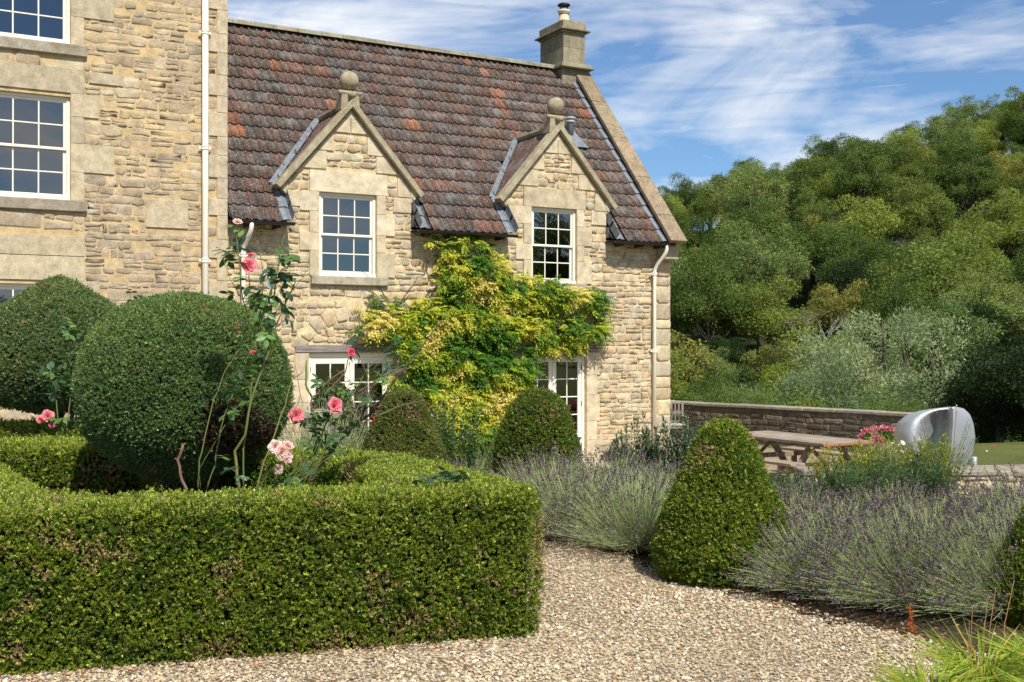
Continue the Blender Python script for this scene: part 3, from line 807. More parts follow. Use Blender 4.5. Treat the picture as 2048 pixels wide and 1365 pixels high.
# roof
def roofp(x, v, h=0.0):
    return (x, YE + v * math.cos(AL) - h * math.sin(AL), ZE + v * math.sin(AL) + h * math.cos(AL))
def in_dormer(x, z, mg_=0.0):
    for cx, hw in DORM:
        if abs(x - cx) < hw + .24 and z < APEX + .10 - SLP * abs(x - cx) - mg_: return True
    return False
roof = thing_part('roof', cot)
ub = MB()
ue = [CX0 + .01, DORM[0][0] - DORM[0][1], DORM[0][0] + DORM[0][1], DORM[1][0] - DORM[1][1], DORM[1][0] + DORM[1][1], CX1 - .3]
for i in range(5):
    vlo = .06 if i % 2 == 0 else .75
    ub.add([roofp(ue[i], vlo, -.03), roofp(ue[i + 1], vlo, -.03), roofp(ue[i + 1], SL, -.03), roofp(ue[i], SL, -.03)], [(0, 1, 2, 3)])
# back slope
ub.add([(CX0 + .01, 2 * YR - YE, ZE), (CX1 - .3, 2 * YR - YE, ZE), (CX1 - .3, YR, ZR), (CX0 + .01, YR, ZR)], [(3, 2, 1, 0)])
TPAL = [(0.118, 0.080, 0.062), (0.108, 0.075, 0.060), (0.125, 0.080, 0.060), (0.10, 0.075, 0.062), (0.095, 0.074, 0.063), (0.135, 0.080, 0.058), (0.118, 0.072, 0.056), (0.09, 0.070, 0.060)]
TRED = [(0.19, 0.09, 0.06), (0.165, 0.08, 0.055), (0.27, 0.115, 0.06)]
for i in range(len(ub.c)): ub.c[i] = (0.05, 0.035, 0.03)
TW, GA = 0.292, 0.345
RX0, RX1 = CX0 + .02, CX1 - .38
tiles = []
def tile_geo(x0, x1, v0, v1, col, z_lift=0.0, sk=0.0):
    prof = [0, .06, .13, .19, .25, .31, .37, .44, .5, .56, .63, .69, .75, .81, .87, .94, 1.0]
    us = prof; P = []
    def hh(u):
        t = (u * 2) % 1.0; d_ = abs(t - .5); return .036 * (math.cos(min(d_ / .25, 1) * math.pi) * .5 + .5) - .006 * math.sin(t * math.pi * 2)
    low, top, lip = [], [], []
    for u in us:
        x = x0 + (x1 - x0) * u
        low.append(roofp(x, v0 + sk * u, hh(u) + .036 + z_lift)); top.append(roofp(x, v1, hh(u) + .004)); lip.append(roofp(x, v0 + sk * u + .002, hh(u) + .014 + z_lift))
    n = len(us); vs = lip + low + top; fs = []
    for i in range(n - 1):
        fs.append((i, i + 1, n + i + 1, n + i)); fs.append((n + i, n + i + 1, 2 * n + i + 1, 2 * n + i))
    fs.append((0, n, 2 * n)); fs.append((n - 1, 2 * n - 1, 3 * n - 1))
    c2 = shade(col, random.uniform(.7, 1.3)) if random.random() < .6 else shade(random.choice(TPAL), random.uniform(.85, 1.2))
    cl_ = []
    for i in range(n - 1): cl_ += [col if i < (n - 1) // 2 else c2] * 2
    return vs, fs, cl_ + [col, c2]
nrow = int(math.ceil(SL / GA))
for r in range(nrow):
    v0 = r * GA - .03; v1 = min(v0 + GA + .05, SL + .01)
    if v1 - v0 < .12: continue
    x = RX0
    run = 0
    while x < RX1 - .05:
        x1 = min(x + TW, RX1)
        zc = roofp(0, v0 + .1)[2]; xc = (x + x1) / 2
        if not in_dormer(xc, zc, .12) and not (in_dormer(x, zc, .3) and in_dormer(x1, zc, .3)):
            c_ = random.choice(TPAL)
            if vnoise(np.array([[xc * 1.4, v0 * 2.2, 0]]), 1.0, 5)[0] > .72 and random.random() < .32: c_ = random.choice(TRED)
            elif random.random() < .018: c_ = random.choice(TRED)
            elif random.random() < .07: c_ = (0.088, 0.078, 0.072)
            c_ = shade(c_, random.uniform(.88, 1.15))
            tiles.append(tile_geo(x + .001, x1 + .004, v0 + random.uniform(-.006, .006), v1, c_, random.uniform(0, .006), random.uniform(-.006, .006)))
        x += TW
place_pieces(tiles, 'tile', M['tile'], roof, 'upper_tile', 300, True)
ub.build('underlay', M['tile'], roof)
# ridge capping
rg = MB(); k = 0; x = CX0 + .02
while x < CX1 - .75:
    w_ = random.uniform(.42, .5); rg = MB(); n = 7; vs = []
    x1 = min(x + w_ - .006, CX1 - .7); up = random.uniform(0, .006)
    for xx in (x, x1):
        for i in range(n):
            a = math.pi * i / (n - 1); vs.append((xx, YR - .15 * math.cos(a), ZR - .02 + up + .115 * math.sin(a) ** .8))
    rg.add(vs, [(i, i + 1, n + i + 1, n + i) for i in range(n - 1)] + [tuple(range(n)), tuple(range(2 * n - 1, n - 1, -1))], pick_stone([(0.34, 0.32, 0.25), (0.30, 0.28, 0.22)]))
    rg.build('ridge_stone', M['coping'], roof); x += w_
# gutter with rafter ends, three runs
RUNS = [(CX0 + .08, DORM[0][0] - DORM[0][1] + .02), (DORM[0][0] + DORM[0][1] - .02, DORM[1][0] - DORM[1][1] + .02), (DORM[1][0] + DORM[1][1] - .02, CX1 - .16)]
for (a, b_) in RUNS:
    q = MB(); n = 8; vs = []
    for xx in (a, b_):
        for i in range(n):
            an = math.pi * (i / (n - 1)); vs.append((xx, -.36 - .052 * math.cos(an), 3.585 - .052 * math.sin(an)))
        for i in range(n):
            an = math.pi * (1 - i / (n - 1)); vs.append((xx, -.36 - .046 * math.cos(an), 3.585 - .046 * math.sin(an)))
    m_ = 2 * n; q.add(vs, [(i, (i + 1) % m_, m_ + (i + 1) % m_, m_ + i) for i in range(m_)] + [tuple(range(n)), tuple(range(m_ + n - 1, m_ - 1, -1))])
    q.build('gutter', M['lead_dark'], cot, fix=True)
    nx = max(2, int((b_ - a) / .42))
    for i in range(nx):
        xx = a + (b_ - a) * (i + .5) / nx; q = MB(); q.box(xx - .03, xx + .03, -.30, .02, 3.50, 3.57, (0.25, .22, .2), bev=.005); q.build('rafter_end', M['lintel'], cot)
    q = MB(); q.box(a, b_, -.30, .0, 3.575, 3.59, (0.2, .18, .16)); q.build('soffit_board', M['lintel'], cot)
# gable coping on the right end, with lead beside it
def cop(x0, x1, v0, v1, h0, h1, mat, name, parent, colr):
    q = MB(); vs = [roofp(x, v, h) for v in (v0, v1) for h in (h0, h1) for x in (x0, x1)]
    q.add(vs, [(0, 1, 3, 2), (4, 6, 7, 5), (0, 4, 5, 1), (2, 3, 7, 6), (0, 2, 6, 4), (1, 5, 7, 3)], colr)
    o_ = q.build(name, mat, parent, fix=True)
    bv = o_.modifiers.new('bevel', 'BEVEL'); bv.width = .012; bv.segments = 2
    return o_
vv = -.12; cuts = [-.12, .62, 1.75, 3.0, 4.2, SL + .02]
for i in range(5): cop(CX1 - .36, CX1 + .04, cuts[i] + .004, cuts[i + 1] - .004, .11, .19, M['pitted'], 'coping_stone', cot, pick_stone([(0.32, 0.255, 0.17)]))
cop(CX1 - .30, CX1 - .01, -.05, SL - .02, -.10, .11, M['ashlar'], 'parapet', cot, (0.4, .34, .24))
q = MB(); q.box(CX1 - .34, CX1 + .02, -.26, .02, 3.28, 3.52, (0.45, .38, .27), bev=.015); q.build('kneeler_block', M['ashlar'], cot)
for i in range(nrow):
    v0 = i * GA - .02; q = MB()
    w0, w1 = RX1 - .06, CX1 - .30
    v1_ = min(v0 + GA + .04, SL)
    q.add([roofp(w0, v0, .060), roofp(w0 + .05, v0, .075), roofp(w1, v0, .062), roofp(w1, v0, .14), roofp(w0, v1_, .030), roofp(w0 + .05, v1_, .05), roofp(w1, v1_, .035), roofp(w1, v1_, .115)], [(0, 1, 5, 4), (1, 2, 6, 5), (2, 3, 7, 6)], (1, 1, 1))
    q.build('lead_soaker', M['lead'], roof)
# dormer roofs, coping, finials
for di, (cx, hw) in enumerate(DORM):
    dr = thing_part('dormer_roof', cot)
    az = APEX + .06
    def yroof(z): return YE + (z - ZE) / math.tan(AL)
    for s in (-1, 1):
        q = MB(); ncol = 34
        ylen = yroof(az) + .15
        rows_ = []
        for i in range(ncol + 1):
            y_ = .04 + (ylen - .04) * i / ncol
            hh_ = .022 * abs(math.sin(i * math.pi / 4.0)) ** 2
            run_max = hw + .10
            # where the dormer slope meets the main slope at this y
            zm = ZE + (y_ - YE) * math.tan(AL)
            rmax = min(run_max, max(0.0, (az - zm) / SLP + .02))
            rows_.append([(cx + s * t * rmax, y_, az - SLP * t * rmax + hh_) for t in (0, .33, .66, 1)])
        vs = [p for r_ in rows_ for p in r_]; fs = [(i * 4 + j, i * 4 + j + 1, i * 4 + j + 5, i * 4 + j + 4) for i in range(ncol) for j in range(3)]
        q.add(vs, fs, (0.12, .07, .055)); q.build('slope_tiling', M['tile'], dr)
        # lead valley
        q = MB(); pts = []
        for t in np.linspace(0, 1, 9):
            z_ = (az - SLP * (hw + .10)) * (1 - t) + az * t; x_ = cx + s * (az - z_) / SLP; pts.append((x_, yroof(z_), z_))
        nh = Vector((0, -math.sin(AL), math.cos(AL)))
        vs = []
        for p in pts:
            p = Vector(p); wv = .13
            vs += [p + Vector((s * wv, 0, 0)) + nh * .065, p + nh * .05 + Vector((s * .02, 0, 0)), p + Vector((-s * .03, 0, SLP * .03 + .05))]
        q.add(vs, [(i * 3 + j, i * 3 + j + 1, i * 3 + j + 4, i * 3 + j + 3) for i in range(8) for j in range(2)], (1, 1, 1)); q.build('lead_valley', M['lead'], dr)
        # lead apron where the cheek meets the main roof
        for k in range(3):
            q = MB(); v0 = -.03 + k * .31; x_ = cx + s * (hw + .01)
            q.add([roofp(x_, v0, .05), roofp(x_ + s * .08, v0, .085), roofp(x_ + s * .17, v0, .062), roofp(x_, v0 + .36, .035), roofp(x_ + s * .08, v0 + .36, .06), roofp(x_ + s * .17, v0 + .36, .04), roofp(x_, v0, .2), roofp(x_, v0 + .36, .2)],
                  [(0, 1, 4, 3), (1, 2, 5, 4), (6, 0, 3, 7)], (1, 1, 1)); q.build('lead_apron', M['lead'], dr)
        q = MB(); x_ = cx + s * (hw + .005); q.box(min(x_, x_ + s * .09), max(x_, x_ + s * .09), -.10, .0, 3.66, 3.86, (1, 1, 1), bev=.01); q.build('lead_apron', M['lead'], dr)
    q = MB(); q.tube([(cx, .06, az + .04), (cx, yroof(az) + .1, az + .04)], .07, 8, (0.34, .32, .25)); q.build('ridge_stone', M['coping'], dr)
    # raking copings
    ext = hw + .21
    for s in (-1, 1):
        t0 = Vector((cx, 0, APEX + .155)); e = Vector((cx + s * ext, 0, APEX + .155 - SLP * ext)); d_ = (e - t0).normalized(); nn = Vector((-d_.z * s, 0, d_.x * s)); 
        if nn.z < 0: nn = -nn
        q = MB(); th = .095
        a0 = Vector((cx, 0, t0.z - th / nn.z)); top = [t0, e, e - nn * th, a0]
        vs = [Vector((p.x, yy, p.z)) for yy in (-.13, .12) for p in top]
        q.add(vs, [(0, 1, 2, 3), (7, 6, 5, 4), (0, 4, 5, 1), (1, 5, 6, 2), (2, 6, 7, 3)], (0.42, .37, .26)); o_ = q.build('raking_coping', M['coping'], dr, fix=True)
        bv = o_.modifiers.new('bevel', 'BEVEL'); bv.width = .012; bv.segments = 2
        # kneeler moulding under the foot
        q = MB(); kx = cx + s * (hw - .02); kz = APEX - SLP * hw
        poly = [(0, -.30), (.0, -.02), (.13, -.02), (.13, -.13), (.09, -.22)]
        q.prism([(kx + s * p[0], kz + .05 + p[1]) for p in poly], -.045, .12, (0.5, .44, .31)); q.build('kneeler', M['ashlar'], dr, fix=True)
    fin = thing_part('ball_finial', dr)
    q = MB(); fz = APEX + .14
    hb = .16
    q.prism([(cx - .17, fz - .16), (cx + .17, fz - .16), (cx + .15, fz + .14), (cx - .15, fz + .14)], .0, .26, (0.42, .36, .26)); q.build('finial_saddle', M['coping'], fin, fix=True)
    q = MB(); q.tube([(cx - .2, .03, fz + .13), (cx + .2, .03, fz + .13)], .042, 8, (0.44, .38, .27)); q.tube([(cx, -.16, fz + .06), (cx, .16, fz + .16)], .05, 8, (0.44, .38, .27)); q.build('finial_roll', M['coping'], fin, True)
    q = MB(); q.lathe([(.08, 0), (.055, .03), (.05, .05)], 14, (cx, .06, fz + .14), (0.4, .35, .25)); q.build('finial_neck', M['coping'], fin, True)
    q = MB(); prof = [(max(.003, .165 * math.sin(math.pi * i / 12)), .165 - .165 * math.cos(math.pi * i / 12)) for i in range(13)]; q.lathe(prof, 20, (cx, .06, fz + .18), (0.42, .36, .26)); q.build('finial_ball', M['coping'], fin, True)
# chimney
ch = thing_part('chimney', cot)
X0, X1, Y0, Y1 = 12.70, 13.26, 2.90, 3.90
def blk(x0, x1, y0, y1, z0, z1, mat=M['coping'], nm='chimney_block', cc=(0.32, .275, .20), bev=.008):
    q = MB(); q.box(x0, x1, y0, y1, z0, z1, pick_stone([cc]), bev=bev); return q.build(nm, mat, ch)
blk(X0 + .0, X1 + .14, Y0 + .05, Y1 - .05, 6.9, 7.71)
blk(X0 - .09, X1 + .20, Y0 - .09, Y1 + .09, 7.712, 7.77, nm='chimney_band')
blk(X0 - .05, X1 + .14, Y0 - .05, Y1 + .05, 7.772, 7.82, nm='chimney_band')
zs_ = [7.822, 8.16, 8.49]
for i in range(2):
    xm = X0 + (.16 if i else .12); xn = X0 + .46
    for (a, b_) in ((X0, xm), (xm + .003, xn), (xn + .003, X1)):
        blk(a, b_, Y0, Y1, zs_[i] + .0015, zs_[i + 1] - .0015, M['ashlar'], cc=(0.30, .26, .185), bev=.003)
blk(X0 - .035, X1 + .035, Y0 - .035, Y1 + .035, 8.491, 8.53, nm='chimney_band')
blk(X0 - .10, X1 + .10, Y0 - .10, Y1 + .10, 8.532, 8.57, nm='chimney_band')
blk(X0 - .02, X1 + .02, Y0 - .02, Y1 + .02, 8.572, 8.76, nm='chimney_cap')
pc = ((X0 + X1) / 2 - .02, (Y0 + Y1) / 2 - .1, 8.76)
q = MB(); q.lathe([(.25, -.02), (.2, .05), (.15, .07)], 14, pc, (.45, .4, .3)); q.build('flaunching', M['ashlar'], ch, True)
q = MB(); q.lathe([(.13, .0), (.125, .12), (.11, .2), (.105, .25), (.11, .26), (.14, .29), (.15, .33), (.14, .335), (.09, .335)], 18, pc, (.85, .62, .4)); q.build('chimney_pot', plain('pot_clay', (0.72, .60, .40), .8), ch, True)
q = MB(); q.lathe([(.115, .235), (.118, .24), (.118, .25), (.115, .255)], 18, pc); q.build('clamp_band', M['lead'], ch, True)
q = MB()
for k in range(14):
    a = 2 * math.pi * k / 14; q.tube([(pc[0] + .095 * math.cos(a), pc[1] + .095 * math.sin(a), pc[2] + .33), (pc[0] + .095 * math.cos(a), pc[1] + .095 * math.sin(a), pc[2] + .45)], .010 if k % 4 == 0 else .003, 4)
q.build('cowl_cage', M['lead_dark'], ch)
q = MB(); q.lathe([(.14, .44), (.148, .45), (.13, .475), (.08, .495), (.01, .5)], 18, pc); q.build('cowl_lid', M['lead_dark'], ch, True)
# soil vent on the roof
vp = thing_part('vent_pipe', roof); vx, vy = 12.13, 1.70; vz = ZE + (vy - YE) * math.tan(AL)
q = MB(); q.lathe([(.07, -.05), (.07, .3), (.075, .31)], 14, (vx, vy, vz)); q.build('pipe', M['lead'], vp, True)
q = MB(); q.lathe([(.078, .31), (.10, .32), (.10, .345), (.08, .35), (.08, .385), (.11, .39), (.115, .42), (.09, .43), (.02, .432)], 16, (vx, vy, vz)); q.build('vent_cap', plain('grey_plastic', (.45, .47, .48), .5), vp, True)
q = MB(); v_ = (vy - YE) / math.cos(AL); q.add([roofp(vx - .1, v_ + .15, .07), roofp(vx + .12, v_ + .15, .07), roofp(vx + .25, v_ - .38, .085), roofp(vx - .06, v_ - .38, .085)], [(0, 3, 2, 1)], (1, 1, 1)); q.build('lead_slate', M['lead'], vp)
pipe_geo('downpipe', cot, 12.97, -.09, GZ, 3.02, .036, (3.0, 1.48), (13.07, -.36, 3.55))
pipe_geo('downpipe', cot, 4.80, -.09, GZ, 3.1, .036, (3.05, 1.5), (4.86, -.36, 3.55))
# stone step at the doors
q = MB(); q.box(11.75, 12.1, -.42, -.08, -.62, -.42, (0.3, .27, .2), bev=.015); o = q.build('stone_block', M['dark_stone']); tag(o, 'small weathered stone block on the paving between the glazed door and the downpipe', 'stone block')

# ------------------------------------------------------------ MAIN HOUSE
mh_ = thing('stone_house', 'taller old limestone house with patched orange mortar at the left', 'house')
HX0, HX1, HY, HZ1 = -9.0, 4.54, -0.10, 9.6
W3 = [(0.98, 2.19, 3.76, 5.31), (0.98, 2.19, 6.09, 7.6), (0.98, 2.19, .95, 2.50),
      (-2.6, -1.4, 3.76, 5.31), (-2.6, -1.4, 6.09, 7.6), (-2.6, -1.4, .95, 2.50), (-6.0, -4.8, 3.76, 5.31), (-6.0, -4.8, 6.09, 7.6), (-6.0, -4.8, .95, 2.5)]
mb = MB(); cm = (0.60, 0.45, 0.25)
wall_grid(mb, [HX0, HX1], [GZ, HZ1], HY, W3, .16, cm)
mb.add([(HX1, HY, GZ), (HX1, 9, GZ), (HX1, 9, HZ1), (HX1, HY, HZ1)], [(0, 1, 2, 3)], cm); mb.add([(HX0, HY, GZ), (HX0, 9, GZ), (HX0, 9, HZ1), (HX0, HY, HZ1)], [(3, 2, 1, 0)], cm)
mb.add([(HX0, 9, GZ), (HX1, 9, GZ), (HX1, 9, HZ1), (HX0, 9, HZ1)], [(3, 2, 1, 0)], cm)
hw_ = mb.build('wall', M['mortar_main'], mh_)
BX = []; SI = []
for w_ in W3:
    BX += [(w_[0] - .22, w_[1] + .20, w_[3] + .06, w_[3] + .42), (w_[0] - .001, w_[1] + .001, w_[3] + .002, w_[3] + .058)]
    SI.append((w_[0] - .24, w_[1] + .23, w_[2] - .17, w_[2]))
    z = w_[2]; k = 0
    for h in (.43, .43, .40, .35):
        h = min(h, w_[3] + .058 - z)
        if h <= 0: break
        BX.append((w_[1] + .002, w_[1] + (.19, .62, .19, .4)[k % 4], z, z + h)); BX.append((w_[0] - (.4, .19, .5, .19)[k % 4], w_[0] - .002, z, z + h)); z += h; k += 1
BX = [(a, b_, c_, d_) for a, b_, c_, d_ in BX if d_ - c_ > .07]
BX += [(.9, 2.39, 2.93, 3.22), (0.1, .75, 2.56, 2.92), (3.28, 3.92, 3.42, 3.86), (2.45, 2.95, 5.55, 5.72)]
z = GZ; k = 0; QH = []
while z < HZ1 - .1:
    h = (.36, .3, .38, .27, .33)[k % 5]; QH.append((HX1 - (.30 if k % 2 else .17), HX1, z, min(z + h, HZ1))); z += h; k += 1
rects = BX + SI + QH + W3
stones = courses(lambda a, b_: free(a, b_, 2.38, HX1, rects), GZ, 6.9, .09, .19, HY, PAL_MAIN, gap=.022, depth=(.003, .016), wmin=.10, wmax=.42, skip=.10)
stones += courses(lambda a, b_: free(a, b_, HX0, 2.38, rects), GZ, HZ1, .18, .3, HY, PAL_MAIN, gap=.03, depth=(.002, .017), wmin=.3, wmax=.7, skip=.12)
stones += courses(lambda a, b_: free(a, b_, 2.38, HX1, rects), 6.9, HZ1, .2, .32, HY, PAL_MAIN, gap=.03, depth=(.002, .017), wmin=.3, wmax=.7, skip=.12)
st2 = []
for v_, f_, c_ in stones:
    cxs = sum(p[0] for p in v_) / len(v_); czs = sum(p[2] for p in v_) / len(v_)
    nz_ = fnoise(np.array([[cxs * .9, 0.0, czs * .8]]), 1.0, 61)[0]; k_ = min(1, max(0, (nz_ - .38) * 4))
    st2.append((v_, f_, tuple(a * (1 - k_) + b_ * k_ for a, b_ in zip(c_, shade((.42, .35, .26), random.uniform(.85, 1.2))))))
stones = st2
place_pieces(stones, 'stone', M['stone_main'], hw_, 'rubble_stone')
for g_ in BX + QH:
    q = MB(); poly = [(g_[0], g_[2]), (g_[1], g_[2]), (g_[1], g_[3]), (g_[0], g_[3])]; q.add(*ashlar_geo(poly, HY, .026, pick_stone(PALH))); q.build('dressed_block', M['ashlar'], hw_)
for s_ in SI:
    q = MB(); q.box(s_[0], s_[1], HY - .07, HY + .14, s_[2], s_[3], pick_stone([(0.38, 0.34, 0.26)]), bev=.012); q.build('window_sill', M['coping'], mh_)
for w_ in W3: sash_window(mh_, w_[0] + .001, w_[1] - .001, w_[2] + .002, w_[3] - .001, HY + .05)
q = MB()
q.add([(HX0 - .2, HY - .25, HZ1), (HX1 + .2, HY - .25, HZ1), (HX1 + .2, 4.5, HZ1 + 3.6), (HX0 - .2, 4.5, HZ1 + 3.6), (HX0 - .2, 9.25, HZ1), (HX1 + .2, 9.25, HZ1)], [(0, 1, 2, 3), (3, 2, 5, 4)], (0.1, .09, .08))
q.add([(HX1, HY, HZ1), (HX1, 9, HZ1), (HX1, 4.5, HZ1 + 3.5)], [(0, 1, 2)], (.1, .09, .08)); q.build('roof', M['coping'], mh_)
pipe_geo('downpipe', mh_, 4.17, HY - .085, GZ, HZ1 - .1, .05, (6.53, 4.71, 2.93, 1.1))

# ------------------------------------------------------------ clipped box, hedges, balls and cones
def shoot_mesh(v, nl=8):
    """a tuft of small leaves around a short twig, one unit leaf long"""
    rs = np.random.default_rng(100 + v); u = np.linspace(0, 1, nl); ph = np.arange(nl) * 2.4 + rs.random() * 6
    out = np.stack([np.cos(ph), np.sin(ph), 0 * ph], 1); A_ = np.tile([0, 0, 1.0], (nl, 1)); s = rs.uniform(.75, 1.2, nl) * (1.15 - .35 * u)
    Q = A_ * (u * 1.5)[:, None] + rs.normal(size=(nl, 3)) * .1
    D = unit(out * (1.05 - .75 * u)[:, None] + A_ * (.35 + .9 * u)[:, None] + rs.normal(size=(nl, 3)) * .2); N = unit(A_ - out * .5 + rs.normal(size=(nl, 3)) * .35)
    g = rs.uniform(.75, 1.25, nl)
    return leaf_quads(Q, D, N, s, s * .60), np.stack([g, g, g], 1)
SHOOTS = []
m, nt, b = newmat('box_shoot'); M['shoot'] = m
at = nd(nt, 'ShaderNodeAttribute', attribute_type='INSTANCER', attribute_name='pcol'); c = mult(nt, at.outputs['Color'], attr(nt))
nt.links.new(c, b.inputs['Base Color']); b.inputs['Roughness'].default_value = .36; b.inputs['Specular IOR Level'].default_value = .4
t_ = nd(nt, 'ShaderNodeBsdfTranslucent'); nt.links.new(mult(nt, c, (1.2, 1.25, 0.6)), t_.inputs['Color']); ms_ = nd(nt, 'ShaderNodeMixShader'); ms_.inputs[0].default_value = .28
nt.links.new(b.outputs[0], ms_.inputs[1]); nt.links.new(t_.outputs[0], ms_.inputs[2]); nt.links.new(ms_.outputs[0], nt.nodes['Material Output'].inputs['Surface'])
for v in range(3):
    V_, C_ = shoot_mesh(v); o_ = quads_mesh('shoot', V_, C_, M['shoot']); COL.objects.unlink(o_); SHOOTS.append(o_)
def scatter_shoots(name, P, A, S, C, parent, kind='stuff'):
    """one object whose points carry a leafy shoot each"""
    n = len(P); me = bpy.data.meshes.new(name); me.vertices.add(n); me.vertices.foreach_set('co', np.ascontiguousarray(P, dtype=np.float32).ravel())
    ry = np.arccos(np.clip(A[:, 2], -1, 1)); rz_ = np.arctan2(A[:, 1], A[:, 0])
    for nm, ty, key, val in (('psize', 'FLOAT', 'value', S), ('ptilt', 'FLOAT_VECTOR', 'vector', np.stack([0 * ry, ry, rz_], 1)), ('pspin', 'FLOAT', 'value', RNG.random(n) * 6.28)):
        at_ = me.attributes.new(nm, ty, 'POINT'); at_.data.foreach_set(key, np.ascontiguousarray(val, dtype=np.float32).ravel())
    c4 = np.ones((n, 4), np.float32); c4[:, :3] = C; at_ = me.attributes.new('pcol', 'FLOAT_COLOR', 'POINT'); at_.data.foreach_set('color', c4.ravel()); me.update()
    o_ = link(bpy.data.objects.new(name, me), parent); o_['kind'] = kind
    md = o_.modifiers.new('shoots', 'NODES'); md.node_group = SHOOT_NG; return o_
def _mk():
    ng = bpy.data.node_groups.new('leafy_shoots', 'GeometryNodeTree'); ng.interface.new_socket('Geometry', in_out='INPUT', socket_type='NodeSocketGeometry'); ng.interface.new_socket('Geometry', in_out='OUTPUT', socket_type='NodeSocketGeometry')
    N = ng.nodes.new; L_ = ng.links.new; gi, go, ip = N('NodeGroupInput'), N('NodeGroupOutput'), N('GeometryNodeInstanceOnPoints'); gt = N('GeometryNodeGeometryToInstance')
    for s_ in SHOOTS:
        oi = N('GeometryNodeObjectInfo'); oi.inputs['Object'].default_value = s_; oi.inputs['As Instance'].default_value = True; L_(oi.outputs['Geometry'], gt.inputs[0])
    def na(nm, ty):
        a_ = N('GeometryNodeInputNamedAttribute'); a_.data_type = ty; a_.inputs['Name'].default_value = nm; return [q_ for q_ in a_.outputs if q_.enabled][0]
    L_(gi.outputs[0], ip.inputs['Points']); jg = N('GeometryNodeJoinGeometry')
    for s_ in list(ng.nodes):
        if s_.bl_idname == 'GeometryNodeObjectInfo': L_(s_.outputs['Geometry'], jg.inputs[0])
    ng.nodes.remove(gt)
    L_(jg.outputs[0], ip.inputs['Instance']); ip.inputs['Pick Instance'].default_value = True
    L_(na('psize', 'FLOAT'), ip.inputs['Scale']); L_(na('ptilt', 'FLOAT_VECTOR'), ip.inputs['Rotation'])
    ri = N('GeometryNodeRotateInstances'); L_(ip.outputs[0], ri.inputs['Instances']); cx = N('ShaderNodeCombineXYZ'); L_(na('pspin', 'FLOAT'), cx.inputs['Z']); L_(cx.outputs[0], ri.inputs['Rotation']); ri.inputs['Local Space'].default_value = True
    L_(ri.outputs[0], go.inputs[0]); return ng
SHOOT_NG = _mk()
def leaf_cover(name, parent, P, Nn, size, layers=0.03, spread=0.75, seed=0, pal=None, lump=0.02, lsc=6.0, brown=0.06, bsc=1.6, topbright=0.65, bcol=(0.42, 0.30, 0.14), deadzones=(), frame=0.0):
    """leafy shoots on a clipped surface"""
    n0 = len(P)
    hh = (fnoise(P, lsc, seed) - .5) * 2 * lump + (fnoise(P, lsc * 3.2, seed + 3) - .5) * lump + RNG.normal(size=n0) * layers * .3 - RNG.random(n0) ** 2 * layers * 1.2
    stray = RNG.random(n0) < .006; hh[stray] += RNG.uniform(.01, .045, stray.sum())
    base = P + Nn * hh[:, None]
    A = unit(Nn + RNG.normal(size=(n0, 3)) * spread * .55 + np.array([0, 0, .45]))
    t = np.clip(fnoise(P, lsc * .8, seed + 9) * 1.7 - .35 + RNG.normal(size=n0) * .28, 0, 1)
    C = mixc(pal[0], pal[1], t)
    pale_mix = (RNG.random(n0) < (.10 + topbright * np.clip(Nn[:, 2], 0, 1))) * RNG.uniform(.4, 1, n0)  # upward faces take more of the palest palette colour
    C = C * (1 - pale_mix[:, None]) + np.array(pal[2]) * pale_mix[:, None]
    bz = fnoise(P * np.array([1, 1, .8]), bsc * 2.6, seed + 21) + .45 * (vnoise(P, 21, seed + 31) - .5)
    dead = (bz > (1 - brown) * .62 + .12) & (RNG.random(n0) < .6)
    dead |= RNG.random(n0) < .02 * (brown > 0)
    C[dead] = np.array(bcol) * RNG.uniform(.5, 1.5, dead.sum())[:, None]
    for (dx, dy, dz, rad) in deadzones:
        q = (np.linalg.norm((P - np.array([dx, dy, dz])) / np.array([1, 1, .8]), axis=1) < rad * (0.6 + .8 * vnoise(P, 7, 3))) & (RNG.random(n0) < .8)
        C[q] = np.array([.085, .045, .028]) * RNG.uniform(.5, 1.6, q.sum())[:, None]
    C *= RNG.uniform(.7, 1.3, n0)[:, None]
    S = size * RNG.uniform(.7, 1.25, n0); S[dead] *= .8
    return scatter_shoots(name, base, A, S, C, parent)

